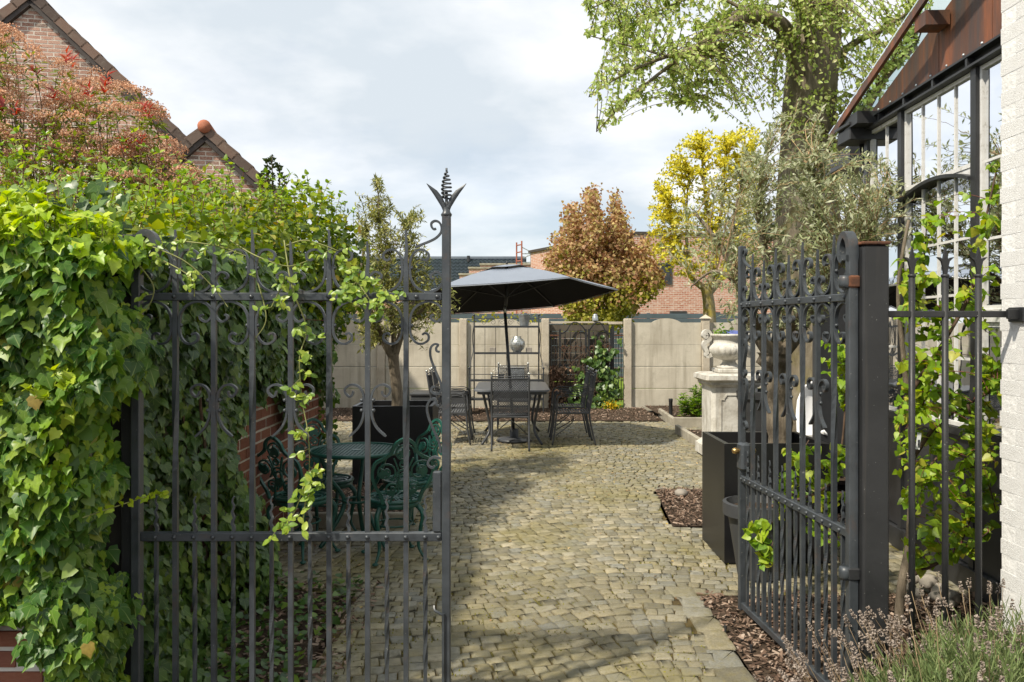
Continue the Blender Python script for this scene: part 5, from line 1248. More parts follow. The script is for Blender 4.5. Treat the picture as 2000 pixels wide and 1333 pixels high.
# gutter hopper, lower lean-to roof at the far corner
c = W(1672, 268, 6.45); MB().bbox(c, (.20, .24, .10), .008).build('gutter_hopper', 'black_metal', gh)
MB().bbox(W(1675, 250, 6.45), (.26, .28, .03), .006).build('hopper_cap', 'black_metal', gh)
MB().tube([W(1690, 280, 6.5), W(1690, 420, 6.5), (W(1690, 420, 6.5).x, 6.5, 0)], .045, 10).build('downpipe', 'black_metal', gh, True)
lt = thing('lean_to_roof', 'dark metal lean-to roof edge behind the silvery olive crown', 'roof', tuple(W(1620, 360, 7)))
a, b, c, d = W(1660, 285, 6.9), W(1560, 350, 8.6), W(1560, 372, 8.6), W(1660, 318, 6.9)
off = Vector((1.6, .2, .25)); MB().add([a, b, c, d, a + off, b + off, c + off, d + off], [(0, 1, 2, 3), (7, 6, 5, 4), (0, 4, 5, 1), (3, 2, 6, 7), (1, 5, 6, 2), (0, 3, 7, 4)]).build('fascia', 'black_metal', lt)
MB().tube([W(1578, 388, 8.4), W(1655, 345, 6.95)], .03, 8).build('gutter', 'black_metal', lt)
for px, dd in ((1585, 8.3), (1650, 7.0)): p = W(px, 380, dd); MB().box((p.x + .05, dd, p.z / 2), (.06, .06, p.z)).build('upright', 'black_metal', lt)
MB().span((W(1590, 400, 8.3).x, 8.25, 0), (W(1590, 400, 8.3).x + 1.6, 8.3, 2.6)).build('back_panel', 'black_metal', lt)
# interior: floor, far walls, roof trusses, blinds and hanging lamps seen through the panes
def ix(n_, u, z): return GF[0] + GF[1] * u + EZ * z - gn * n_
def ibox(name, mat, n0, n1, ua, ub, z0, z1): return MB().add([ix(n_, u, z) for n_ in (n0, n1) for u in (ua, ub) for z in (z0, z1)], [(0, 1, 3, 2), (4, 6, 7, 5), (0, 4, 5, 1), (2, 3, 7, 6), (0, 2, 6, 4), (1, 5, 7, 3)]).build(name, mat, gh)
ibox('floor', 'floor_interior', .12, 4, 3.4, 6.4, -.03, .012); ibox('rear_wall', 'plaster_white', 3.9, 4.0, 3.4, 6.4, .02, 3.3); ibox('far_wall', 'plaster_white', .14, 3.9, 6.38, 6.44, .02, 3.3); ibox('near_wall', 'dark_interior', .14, 3.9, 3.38, 3.44, .02, 3.3)
ibox('truss', 'dark_interior', .3, 3.8, 5.0, 5.08, 2.95, 3.05); ibox('truss', 'dark_interior', .3, 3.8, 5.9, 5.97, 2.95, 3.05)
ibox('blind', 'blind', 3.0, 3.04, 3.5, 6.3, 2.5, 2.9); ibox('work_bench', 'dark_interior', 1.2, 1.9, 3.8, 6.2, .75, .82); ibox('cabinet', 'dark_interior', 2.2, 2.8, 3.8, 5.4, .02, 1.9)
# ================================================================== DINING SET
def dining_chair(label, group):
    o = thing('dining_chair', label, 'chair', (0, 0, 0), group); m = 'chair_metal'; w = .235
    # origin on the ground under the seat; sitter faces +Y
    lean = lambda z: -.22 - .16 * max(0, z - .42)
    for sg in (-1, 1):
        rl_ = [(sg * w, -.30, 0), (sg * w, -.255, .2), (sg * w, -.22, .42), (sg * w, lean(.7), .7), (sg * w, lean(.955), .955)]
        b = MB().tube(cat_rom(rl_, 4), .0125, 8).build('rear_leg', m, o, True); MB().ball((sg * w, lean(.965), .972), .019, 10, 6).build('ball_knob', 'silver', b, True)
        fl = [(sg * w, .27, 0), (sg * (w + .005), .235, .2), (sg * w, .215, .42), (sg * (w + .02), .20, .60), (sg * (w + .02), .16, .648)]
        MB().tube(cat_rom(fl, 4), .0125, 8).build('front_leg', m, o, True)
        for dz in (0, .028): MB().tube(cat_rom([(sg * w, lean(.70), .69 + dz), (sg * (w + .03), -.05, .645 + dz), (sg * (w + .03), .10, .65 + dz), (sg * (w + .02), .20, .622 + dz * .6)], 5), .006, 6).build('armrest', m, o, True)
    # seat: frame and slats
    MB().tube([(-w, -.22, .42), (w, -.22, .42), (w, .215, .42), (-w, .215, .42), (-w, -.22, .42)], .012, 6).build('seat_frame', m, o)
    for k in range(12): MB().bbox((0, -.195 + k * .036, .425), (2 * w - .02, .024, .006), .002).build('seat_slat', m, o)
    # perforated backrest: two crossing sets of strips, closer woven in the middle
    z0, z1 = .45, .90; mb = MB(); st = .030; wi = w - .014
    def P_(x, z): return Vector((x, lean(z), z))
    for sg in (-1, 1):
        c = -1.2
        while c < 1.2:
            # line x = sg*(z - z0) + c  clipped to panel
            a0, a1 = None, None; zs = [z for z in np.linspace(z0, z1, 60) if abs(sg * (z - z0) + c) < wi]
            if len(zs) > 2: mb.tube([P_(sg * (zs[0] - z0) + c, zs[0]), P_(sg * (zs[-1] - z0) + c, zs[-1])], .0042, 4)
            c += st
    mb.build('woven_back', m, o)
    for (a, b_) in ((.54, .57), (.66, .74)):
        MB().add([P_(-wi, a) + Vector((0, .006, 0)), P_(wi, a) + Vector((0, .006, 0)), P_(wi, b_) + Vector((0, .006, 0)), P_(-wi, b_) + Vector((0, .006, 0)), P_(-wi, a) + Vector((0, .009, 0)), P_(wi, a) + Vector((0, .009, 0)), P_(wi, b_) + Vector((0, .009, 0)), P_(-wi, b_) + Vector((0, .009, 0))], [(0, 1, 2, 3), (7, 6, 5, 4), (0, 4, 5, 1), (2, 6, 7, 3), (1, 5, 6, 2), (0, 3, 7, 4)]).build('back_band', m, o)
    for z in (.445, .905, .935): MB().tube([P_(-w, z), P_(w, z)], .008, 6).build('back_rail', m, o, True)
    MB().tube(cat_rom([(-w, .22, .13), (-.1, .0, .28), (.0, -.02, .36)], 4), .007, 6).build('brace', m, o, True); MB().tube(cat_rom([(w, .22, .13), (.1, .0, .28), (.0, -.02, .36)], 4), .007, 6).build('brace', m, o, True)
    kids_index(o); return o
ch_spots = [(-.02, 10.55, 0, 'dark metal garden chair with its woven back to the camera at the patio table'), (-.82, 11.05, -90, 'dark metal chair at the near left side of the patio table'), (-.82, 11.78, -90, 'dark metal chair at the far left side of the patio table'),
            (.80, 11.02, 90, 'dark metal chair at the near right side of the patio table'), (.80, 11.80, 90, 'dark metal chair at the far right side of the patio table'), (.02, 12.72, 180, 'dark metal chair at the far head of the patio table before the rack')]
ch0 = dining_chair(ch_spots[0][3], 'chairs around the patio table')
for i, (x, y, a, l) in enumerate(ch_spots):
    o = ch0 if i == 0 else copy_tree(ch0); o.location = (x, y, .03); o.rotation_euler = (0, 0, R(a)); o['label'] = l
tb = thing('patio_table', 'grey topped rectangular metal patio table under the parasol', 'table', (0, 11.55, .03))
w, l_, z = .50, .83, .735; poly = []
for (cx, cy, a0) in ((w - .15, l_ - .15, 0), (-w + .15, l_ - .15, 90), (-w + .15, -l_ + .15, 180), (w - .15, -l_ + .15, 270)):
    for k in range(7): a = R(a0 + 15 * k); poly.append((cx + .15 * math.cos(a), cy + .15 * math.sin(a)))
MB().prism(poly, XY((0, 11.55, z)), 0, .022).build('table_top', 'table_grey', tb)
MB().prism([(a * .93, b * .95) for a, b in poly], XY((0, 11.55, z)), -.04, -.001).build('apron', 'chair_metal', tb)
for sx in (-1, 1):
    for sy in (-1, 1):
        MB().tube(cat_rom([(sx * .38, 11.55 + sy * .70, .70), (sx * .33, 11.55 + sy * .60, .45), (sx * .30, 11.55 + sy * .58, .2), (sx * .40, 11.55 + sy * .70, .03)], 4), .018, 8).build('leg', 'chair_metal', tb, True)
MB().tube([(0, 10.95, .2), (0, 12.15, .2)], .015, 8).build('stretcher', 'chair_metal', tb)

# parasol
ps = thing('parasol', 'large dark blue grey hexagonal garden parasol tilted over the patio table', 'parasol', (.02, 11.15, 0))
ctr = Vector((-.10, 11.0, 1.985)); tilt_x, tilt_y = .075, -.105; apex = W(990, 522, 11.0)
Rr = 1.52; hexv = []
for k in range(6):
    a = R(60 * k + 1); x, y = Rr * math.cos(a), Rr * math.sin(a); hexv.append(ctr + Vector((x, y, x * tilt_x + y * tilt_y)))
n_r = 10; V = [apex]; Fq = []; rings = []
def cpt(k, f, t_):
    """point on panel k: f across 0..1, t_ down from apex 0..1"""
    e_ = hexv[k].lerp(hexv[(k + 1) % 6], f); p = apex.lerp(e_, t_); sag = -.055 * math.sin(math.pi * t_) * (1 - .5 * abs(2 * f - 1)) - .02 * (4 * f * (1 - f)) * t_
    return p + Vector((0, 0, sag * .5 + .05 * math.sin(math.pi * t_)))
def canopy(t0, t1, lift, nf=6, nt=10):
    V = []; Fc = []
    for k in range(6):
        b0 = len(V)
        for i in range(nt + 1):
            for j in range(nf + 1): V.append(cpt(k, j / nf, t0 + (t1 - t0) * i / nt) + Vector((0, 0, lift)))
        for i in range(nt):
            for j in range(nf): q = b0 + i * (nf + 1) + j; Fc.append((q, q + 1, q + nf + 2, q + nf + 1))
    return V, Fc
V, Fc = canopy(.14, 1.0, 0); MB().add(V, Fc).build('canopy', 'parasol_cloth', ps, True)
V, Fc = canopy(.14, .995, -.006); MB().add(V, Fc).build('underside_shade', 'parasol_underside_shade', ps, True)  # added dark layer that imitates shade on the canopy's underside
mb = MB()
for k in range(6):   # hem
    pts = [cpt(k, j / 6, 1.0) - Vector((0, 0, .012)) for j in range(7)]; mb.tube(pts, .008, 5)
mb.build('hem', 'parasol_cloth', ps)
V, Fc = canopy(.0, .24, .035, 6, 4)
MB().add(V, Fc).build('vent_cap', 'parasol_cloth', ps, True)
hub = apex.lerp(ctr, .75) + Vector((.02, 0, -.10)); top = apex - Vector((0, 0, .02))
for k in range(6):
    rb = MB().tube([apex - Vector((0, 0, .03))] + [cpt(k, 0, t_) - Vector((0, 0, .018)) for t_ in (.2, .4, .6, .8, .99)], .010, 6).build('rib', 'steel_black', ps)
    MB().tube([hub, cpt(k, 0, .52) - Vector((0, 0, .02))], .008, 6).build('strut', 'steel_black', rb)
kn = W(986, 606, 11.05); base = Vector((.03, 11.2, .05))
MB().tube([apex + Vector((0, 0, .02)), hub, kn], .021, 10).build('upper_pole', 'steel_black', ps, True); MB().tube([kn, base], .021, 10).build('lower_pole', 'steel_black', ps, True)
MB().tube([kn + Vector((0, -.022, .05)), kn + Vector((.004, -.022, -.04))], .012, 8).build('tilt_joint', 'silver', ps, True)
MB().lathe([(.05, .16), (.06, .15), (.06, .05), (.23, .03), (.25, .0)][::-1], (base.x, base.y, .035), 20).build('base', 'chair_metal', ps, True)
MB().lathe([(.012, 0), (.02, .015), (.008, .04)], apex + Vector((0, 0, .04)), 10).build('finial', 'steel_black', ps, True)

# storage box
bx = thing('storage_box', 'dark grey storage box against the back wall left of the table', 'box', (-1.4, 14.2, .04))
p0, p1 = W(800, 768, 14.2), W(912, 768, 14.2)
MB().bbox(((p0.x + p1.x) / 2, 14.5, .20), (p1.x - p0.x - .03, .55, .36), .01).build('body', 'pot_grey', bx); MB().bbox(((p0.x + p1.x) / 2, 14.5, .41), (p1.x - p0.x, .60, .055), .015).build('lid', 'pot_grey', bx)

# baker's rack with things on it
rx0, rx1, ryb, ryf = W(925, 700, 14.9).x, W(1053, 700, 14.9).x, 15.12, 14.72
rk = thing('plant_rack', 'black iron tiered plant rack against the concrete wall behind the table', 'rack', ((rx0 + rx1) / 2, 14.9, .04))
for x in (rx0, rx1):
    b = MB().tube([(x, ryb, .04), (x, ryb, 1.78)], .013, 6).build('rear_post', 'steel_black', rk); MB().ball((x, ryb, 1.80), .024, 8, 5).build('ball_knob', 'steel_black', b, True)
    sx = -1 if x == rx0 else 1
    b = MB().tube([(x + sx * .07, ryf, .04), (x + sx * .07, ryf, .82)], .012, 6).build('front_post', 'steel_black', rk); MB().ball((x + sx * .07, ryf, .84), .024, 8, 5).build('ball_knob', 'steel_black', b, True)
    MB().tube(cat_rom([(x + sx * .07, ryf, .80), (x + sx * .05, ryf + .12, .95), (x + sx * .015, ryb - .08, 1.15), (x + sx * .03, ryb - .03, 1.4), (x, ryb - .02, 1.62)], 5), .008, 6).build('side_scroll', 'steel_black', rk)
    MB().tube([(x + sx * .07, ryf, .30), (x, ryb, .30)], .008, 6).build('side_rail', 'steel_black', rk)
for (z, f) in ((1.585, .22), (1.105, .27), (.62, .40), (.28, .40)):
    ex_ = .065 if f > .3 else 0
    sh = MB().span((rx0 - ex_, ryb - f, z - .008), (rx1 + ex_, ryb - .012, z)).build('shelf', 'steel_black', rk)
    MB().span((rx0 - ex_, ryb - f - .012, z - .018), (rx1 + ex_, ryb - f - .001, z + .020)).build('shelf_edge', 'steel_black', sh)
for k in range(1, 6): x = rx0 + (rx1 - rx0) * k / 6; MB().tube([(x, ryb, .3), (x, ryb, 1.58)], .005, 5).build('back_bar', 'steel_black', rk)
mb = MB()
for k in range(3):
    for sg in (-1, 1):
        c = (rx0 + rx1) / 2; sp = [(c + sg * (.08 + .17 * k) + .06 * (1 - q / 26) * math.cos(q * .42) * sg, 1.665 + .06 * (1 - q / 26) * math.sin(q * .42)) for q in range(22)]; mb.flat(sp, .007, .010, XZ((0, ryb, 0)))
MB_s = mb.build('crest_scrolls', 'steel_black', rk)
MB().tube([(rx0, ryb, 1.735), (rx1, ryb, 1.735)], .007, 6).build('top_rail', 'steel_black', rk)
MB().tube([(rx0 - .07, ryf, .73), (rx1 + .07, ryf, .73)], .007, 6).build('guard_rail', 'steel_black', rk)
# lantern globe
gl = thing('globe_lantern', 'silver pierced globe lantern on the middle shelf of the plant rack', 'lantern', (W(1010, 690, 14.95).x, 14.97, 1.107)); c = ORG[gl]
MB().lathe([(.075, 0), (.085, .01), (.075, .03), (.115, .07), (.142, .14), (.138, .20), (.105, .255), (.075, .275), (.078, .30), (.07, .305)], c, 22).build('body', 'silver', gl, True)
mb = MB()
for j in range(6):
    for k in range(20): a = 2 * math.pi * (k + .5 * (j % 2)) / 20; z_ = .075 + j * .035; r_ = np.interp(z_, [.03, .07, .14, .20, .255], [.075, .115, .142, .138, .105]); mb.ball(c + Vector((r_ * math.cos(a), r_ * math.sin(a), z_)), .009, 5, 3)
stuff(mb.build('studs', 'zinc', gl))
# zinc bucket on top
bk = thing('zinc_bucket', 'pale zinc bucket with handle standing on top of the plant rack', 'bucket', (W(1024, 640, 14.95).x, 15.0, 1.587)); c = ORG[bk]
MB().lathe([(.075, 0), (.078, .01), (.108, .21), (.113, .215), (.106, .213), (.074, .02)], c, 20).build('body', 'zinc', bk, True)
MB().tube(cat_rom([c + Vector((-.108, 0, .205)), c + Vector((-.05, 0, .26)), c + Vector((.05, 0, .29)), c + Vector((.108, 0, .205))], 5), .004, 5).build('handle', 'zinc', bk)
cl = thing('candle_jar', 'small grey lidded lantern jar on the timber screen above the rear gate', 'lantern', (W(1163, 640, WY).x, WY + .05, 1.69)); c = ORG[cl]
MB().lathe([(.055, 0), (.058, .02), (.055, .09), (.04, .11), (.045, .13), (.015, .14)], c, 14).build('body', 'zinc', cl, True)
# two little carved blocks and a white planter with flowers
for px, l in ((962, 'small carved stone block left of the silver globe on the rack'), (1033, 'small carved stone block right of the silver globe on the rack')):
    c = Vector((W(px, 690, 14.95).x, 14.97, 1.107)); t_ = thing('carved_block', l, 'ornament', tuple(c), 'carved blocks on the rack'); MB().bbox(c + Vector((0, 0, .05)), (.11, .07, .10), .008).build('block', 'slate_rock', t_); MB().lathe([(.038, 0), (.038, .012), (.02, .016)], (0, 0, 0), 10).build('rosette', 'kerb_concrete', t_).matrix_local = Matrix.Translation((0, -.035, .05)) @ Matrix.Rotation(R(90), 4, 'X')
c = Vector((W(1010, 740, 14.85).x, 14.9, .622)); zt_ = thing('zinc_trough', 'pale zinc trough on the lower shelf of the plant rack', 'planter', tuple(c))
MB().bbox(c + Vector((.0, 0, .11)), (.26, .18, .22), .012).build('body', 'zinc', zt_); MB().bbox(c + Vector((0, 0, .222)), (.28, .20, .014), .004).build('rim', 'white_plastic', zt_)
c = Vector((W(978, 740, 14.85).x, 14.9, .622)); fl = thing('potted_primrose', 'little pot of cream flowers beside the zinc trough on the rack', 'plant', tuple(c))
MB().lathe([(.05, 0), (.065, .10), (.068, .10), (.06, .095)], c, 14).build('pot', 'pot_grey', fl, True)
n = 120; P = np.array(c) + np.column_stack([rng.normal(0, .06, n), rng.normal(0, .05, n), .14 + rng.normal(.03, .03, n)]); scatter('blooms', fl, T_DIA, P, rnd_dir(n), rnd_dir(n) + [0, -.4, .6], rng.uniform(.02, .04, n), 'cream')

# ================================================================== GREEN BISTRO SET
def green_chair(label, group):
    o = thing('bistro_chair', label, 'chair', (0, 0, 0), group); m = 'green_iron'; r_ = .185; zs = .42
    # round pierced seat
    MB().tube([(r_ * math.cos(R(15 * k)), r_ * math.sin(R(15 * k)), zs) for k in range(25)], .014, 8).build('seat_rim', m, o, True)
    mb = MB()
    for k in range(6):
        a = R(60 * k); c = Vector((.10 * math.cos(a), .10 * math.sin(a), zs)); mb.flat([(.062 * math.cos(R(20 * q)), .062 * math.sin(R(20 * q))) for q in range(19)], .012, .008, XY(c))
        mb.flat([(.045 * math.cos(a) , .045 * math.sin(a)), (r_ * math.cos(a), r_ * math.sin(a))], .012, .007, XY((0, 0, zs)))
    mb.flat([(.05 * math.cos(R(20 * q)), .05 * math.sin(R(20 * q))) for q in range(19)], .014, .008, XY((0, 0, zs))); mb.lathe([(.03, -.003), (.03, .003)], (0, 0, zs), 12)
    mb.build('seat_tracery', m, o)
    mb = MB().lathe([(r_ - .012, zs - .05), (r_ + .002, zs - .045), (r_ + .004, zs - .012), (r_ - .006, zs - .01)], (0, 0, 0), 28, False); mb.build('seat_apron', m, o, True)
    for k in range(4):
        a = R(45 + 90 * k); d = Vector((math.cos(a), math.sin(a), 0))
        lg = MB().tube(cat_rom([d * .15 + Vector((0, 0, zs - .02)), d * .215 + Vector((0, 0, zs - .09)), d * .20 + Vector((0, 0, .22)), d * .185 + Vector((0, 0, .10)), d * .235 + Vector((0, 0, .012))], 5), [.020 - .0006 * q for q in range(21)], 8).build('leg', m, o, True)
        MB().ball(d * .235 + Vector((0, 0, .014)), .02, 8, 5, (1.1, 1, .6)).build('foot', m, lg, True)
    MB().tube([(.12 * math.cos(R(20 * k)), .12 * math.sin(R(20 * k)), .24) for k in range(19)], .007, 6).build('stretcher_ring', m, o, True)
    # back at -Y leaning out: three lobes of scrollwork with vine leaves
    tl = .22
    fr = (Vector((0, -.175, zs)), Vector((1, 0, 0)), Vector((0, -math.sin(tl), math.cos(tl))), Vector((0, math.cos(tl), math.sin(tl))))
    out = [(-.12, .0), (-.135, .06), (-.175, .13), (-.20, .21), (-.185, .29), (-.13, .325), (-.085, .36), (-.06, .42), (0, .455), (.06, .42), (.085, .36), (.13, .325), (.185, .29), (.20, .21), (.175, .13), (.135, .06), (.12, 0)]
    MB().flat(curve2(out, 4), .020, .018, fr).build('back_frame', m, o)
    mb = MB()
    for (cx, cy, rr_) in ((-.115, .225, .072), (.115, .225, .072), (0, .355, .068), (0, .19, .055), (-.07, .10, .05), (.07, .10, .05), (0, .275, .03)):
        mb.flat([(cx + rr_ * (1 - .03 * q) * math.cos(R(22 * q) + cx * 9), cy + rr_ * (1 - .03 * q) * math.sin(R(22 * q) + cx * 9)) for q in range(24)], .011, .012, fr)
    for x in (-.045, .045): mb.flat(curve2([(x * 1.6, 0), (x, .1), (x * .5, .2), (x * 1.4, .32)], 4), .010, .012, fr)
    mb.build('back_scrollwork', m, o)
    lf = [(0, 0), (.02, -.008), (.036, .006), (.026, .02), (.034, .038), (.014, .042), (0, .066), (-.014, .042), (-.034, .038), (-.026, .02), (-.036, .006), (-.02, -.008)]
    for (cx, cy, s_, a) in ((0, .33, 1.1, 0), (-.115, .20, 1.0, .5), (.115, .20, 1.0, -.5), (0, .15, .9, 3.1), (-.06, .07, .7, 1), (.06, .07, .7, -1)):
        ca, sa = math.cos(a), math.sin(a); MB().prism([(cx + s_ * (x * ca - y * sa), cy + s_ * (x * sa + y * ca)) for x, y in lf], fr, -.006, .010).build('vine_leaf', m, o)
    kids_index(o); return o
gc = [(-1.44, 5.62, 72, 'green cast iron chair nearest the camera against the brick wall'), (-.80, 5.56, 128 - 270 + 200, 'green cast iron chair nearest the camera on the path side of the round table'),
      (-1.40, 6.20, -55 + 180 + 170, 'green cast iron chair behind the round table against the brick wall'), (-.78, 6.20, 60, 'green cast iron chair behind the round table in front of the black planter')]
gdir = {0: (-1.125, 5.95), 1: (-1.125, 5.95), 2: (-1.125, 5.95), 3: (-1.125, 5.95)}
g0 = green_chair(gc[0][3], 'green chairs around the round table')
for i, (x, y, a, l) in enumerate(gc):
    o = g0 if i == 0 else copy_tree(g0); dx, dy = gdir[i][0] - x, gdir[i][1] - y; o.location = (x, y, .03); o.rotation_euler = (0, 0, math.atan2(dy, dx) - math.pi / 2 + (.25, -.3, -.2, .15)[i]); o['label'] = l; o.scale = (1.02, 1.02, .97)
gt = thing('bistro_table', 'round green lattice topped cast iron table behind the gate', 'table', (-1.125, 5.93, .03)); c = Vector((-1.125, 5.93, 0)); zt = .70; rt_ = .335
MB().tube([c + Vector((rt_ * math.cos(R(10 * k)), rt_ * math.sin(R(10 * k)), zt)) for k in range(37)], .014, 8).build('table_rim', 'green_iron', gt, True)
mb = MB()
for ang in (30, -30):
    u = Vector((math.cos(R(ang)), math.sin(R(ang)), 0)); v_ = Vector((-u.y, u.x, 0)); k = -.32
    while k < .33:
        h = math.sqrt(max(0, rt_ ** 2 - k * k)); mb.box(c + v_ * k + Vector((0, 0, zt)), (2 * h, .009, .007), Matrix.Rotation(R(ang), 3, 'Z')); k += .027
for k in range(-12, 13): h = math.sqrt(max(0, rt_ ** 2 - (k * .027) ** 2)); mb.box(c + Vector((0, k * .027, zt - .002)), (2 * h, .006, .005))
mb.build('lattice_top', 'green_iron', gt); MB().lathe([(.035, zt - .006), (.035, zt + .006)], c, 12).build('centre_boss', 'green_iron', gt)
for k in range(3):
    a = R(90 + 120 * k); d = Vector((math.cos(a), math.sin(a), 0)); MB().tube(cat_rom([c + d * .27 + Vector((0, 0, zt - .01)), c + d * .20 + Vector((0, 0, .52)), c + d * .09 + Vector((0, 0, .34)), c + d * .18 + Vector((0, 0, .15)), c + d * .27 + Vector((0, 0, .03))], 5), .016, 8).build('leg', 'green_iron', gt, True)
MB().tube([c + Vector((.10 * math.cos(R(20 * k)), .10 * math.sin(R(20 * k)), .34)) for k in range(19)], .010, 6).build('stretcher_ring', 'green_iron', gt, True)

# ================================================================== PLANTERS, URN, POTS
def box_planter(label, x0, x1, y0, y1, z0, z1, t_=.035, soil=.10):
    o = thing('square_planter', label, 'planter', ((x0 + x1) / 2, (y0 + y1) / 2, z0), 'square black planters')
    mb = MB(); mb.span((x0, y0, z0), (x1, y0 + t_, z1)); mb.build('front_panel', 'planter_black', o)
    MB().span((x0, y1 - t_, z0), (x1, y1, z1)).build('rear_panel', 'planter_black', o)
    MB().span((x0, y0 + t_ + .0005, z0), (x0 + t_, y1 - t_ - .0005, z1 - .0004)).build('side_panel', 'planter_black', o); MB().span((x1 - t_, y0 + t_ + .0005, z0), (x1, y1 - t_ - .0005, z1 - .0004)).build('side_panel', 'planter_black', o)
    MB().span((x0 + t_, y0 + t_, z1 - soil - .03), (x1 - t_, y1 - t_, z1 - soil)).build('soil', 'soil', o); return o
box_planter('square black planter holding the olive behind the green table', W(688, 0, 7.8).x, W(845, 0, 7.8).x, 7.8, 8.42, .09, .835)
box_planter('square black planter holding the silvery olive behind the open gate leaf', 1.405, 2.10, 5.42, 6.05, .03, .82)
pot = thing('round_pot', 'round dark grey plastic pot between the open gate leaf and the square planter', 'pot', (1.555, 5.16, .03)); c = ORG[pot]
MB().lathe([(.13, 0), (.19, .38), (.20, .38), (.222, .385), (.222, .46), (.20, .465), (.19, .44), (.18, .42)], c, 28).build('body', 'pot_grey', pot, True, 40); MB().lathe([(.185, .42), (.02, .43)], c, 20).build('soil', 'soil', pot)
pot2 = thing('round_pot', 'black tapered pot behind the open gate leaf to the right of the stone pedestal', 'pot', tuple(G(1490, 905))); c = ORG[pot2]
MB().lathe([(.20, 0), (.27, .75), (.30, .76), (.30, .84), (.27, .85), (.25, .80)], c, 24).build('body', 'black_metal', pot2, True, 40)
# pedestal and urn
pc = Vector((W(1424, 0, 9.9).x, 9.9, .05)); pd = thing('stone_pedestal', 'weathered square stone pedestal with recessed panel beside the bed', 'pedestal', tuple(pc))
def sq(mb, hw, z0, z1, hw2=None, ch=.03):
    hw2 = hw if hw2 is None else hw2; V = []
    for (h, z_) in ((hw, z0), (hw2, z1)):
        for (x, y) in ((h, h - ch), (h - ch, h), (-h + ch, h), (-h, h - ch), (-h, -h + ch), (-h + ch, -h), (h - ch, -h), (h, -h + ch)): V.append(pc + Vector((x, y, z_)))
    mb.add(V, [(i, (i + 1) % 8, 8 + (i + 1) % 8, 8 + i) for i in range(8)] + [tuple(range(7, -1, -1)), tuple(range(8, 16))])
mb = MB(); sq(mb, .34, 0, .12); sq(mb, .33, .121, .17, .28); mb.build('base', 'carved_stone', pd)
mb = MB(); sq(mb, .275, .165, .83, None, .045); mb.build('shaft', 'carved_stone', pd)
mb = MB(); sq(mb, .285, .83, .86, .31); sq(mb, .315, .861, .885); sq(mb, .32, .886, .915, .355); sq(mb, .36, .916, .965, .355); sq(mb, .35, .966, .985, .30); mb.build('cornice', 'carved_stone', pd)
pa = [(-.17, .0), (.17, 0), (.17, .38), (.13, .38), (.13, .40), (.11, .42), (.10, .44), (-.10, .44), (-.11, .42), (-.13, .40), (-.13, .38), (-.17, .38)]
fr = XZ(pc + Vector((0, -.275, .30))); lo = pa + [pa[0]]; MB().flat(lo, .014, .02, fr).build('panel_moulding', 'carved_stone', pd)
un = thing('stone_urn', 'weathered carved stone urn with scroll handles on the pedestal', 'urn', tuple(pc + Vector((0, 0, .986)))); uc = pc + Vector((0, 0, .986))
mb = MB(); 
for hw, z0, z1 in ((.17, 0, .055),): mb.bbox(uc + Vector((0, 0, .0275)), (2 * hw, 2 * hw, .054), .012)
mb.build('plinth', 'carved_stone', un)
MB().lathe([(.15, .055), (.15, .075), (.10, .10), (.075, .13), (.08, .155), (.13, .165)], uc, 26).build('stem', 'carved_stone', un, True)
n_ = 72; V = []; Fq = []; prof = [(.10, .155), (.17, .18), (.225, .22), (.25, .27), (.245, .31), (.21, .345), (.195, .36), (.20, .40), (.225, .43), (.24, .445), (.24, .465), (.21, .468), (.18, .44)]
for i, (r_, z_) in enumerate(prof):
    for k in range(n_): 
        a = 2 * math.pi * k / n_; rr_ = r_ * (1 + (.035 * math.cos(a * 24) if .17 < z_ < .33 else 0)); V.append(uc + Vector((rr_ * math.cos(a), rr_ * math.sin(a), z_)))
for i in range(len(prof) - 1):
    for k in range(n_): j = (k + 1) % n_; Fq.append((i * n_ + k, i * n_ + j, i * n_ + n_ + j, i * n_ + n_ + k))
MB().add(V, Fq).build('bowl', 'carved_stone', un, True)
for sg in (-1, 1):
    hp = [(.205, .22), (.27, .20), (.275, .25), (.30, .31), (.30, .36), (.26, .385), (.24, .41), (.235, .46), (.265, .50), (.30, .485), (.31, .45), (.285, .43), (.265, .45), (.28, .468)]
    MB().flat([(sg * x, y) for x, y in curve2(hp, 5)], .045, .09, XZ(uc), (.6, .5)).build('handle', 'carved_stone', un)
MB().lathe([(.19, .44), (.0, .45)], uc, 20, False).build('soil', 'soil', un)
MB().ball(uc + Vector((.04, 0, .45)), .15, 12, 7, (1, 1, .42)).build('blue_liner', 'blue_cloth', un, True)
n = 90; P = np.array(uc) + np.column_stack([rng.normal(-.08, .06, n), rng.normal(-.03, .07, n), .46 + abs(rng.normal(0, .035, n))]); scatter('seedlings', un, T_DIA, P, rnd_dir(n) + [0, 0, .6], rnd_dir(n), rng.uniform(.03, .06, n), 'laurel_leaf')
# bollard light
p = G(1310, 813, .08); bl = thing('bollard_light', 'short black bollard light standing in the bark bed by the wall', 'light', tuple(p))
MB().lathe([(.032, 0), (.032, .24), (.036, .245), (.036, .29), (.03, .295)], p, 14).build('body', 'black_metal', bl, True, 40); MB().lathe([(.045, 0), (.045, .01)], p, 14).build('base', 'black_metal', bl)
for (px, py, l) in ((1417, 1230, 'small black spotlight on the bark mulch nearest the gate'), (1467, 1268, 'small black spotlight in the mulch by the foot of the open gate leaf')):
    p = G(px, py, .04); t_ = thing('spot_light', l, 'light', tuple(p), 'little spotlights in the mulch'); MB().lathe([(.012, -.03), (.022, -.02), (.03, .03), (.027, .032), (.02, .0)], (0, 0, 0), 12).build('head', 'black_metal', t_, True).matrix_local = Matrix.Translation((0, 0, .035)) @ Matrix.Rotation(R(60), 4, 'X'); MB().lathe([(.008, 0), (.004, -.06)][::-1], p + Vector((0, 0, .02)), 8).build('spike', 'black_metal', t_)
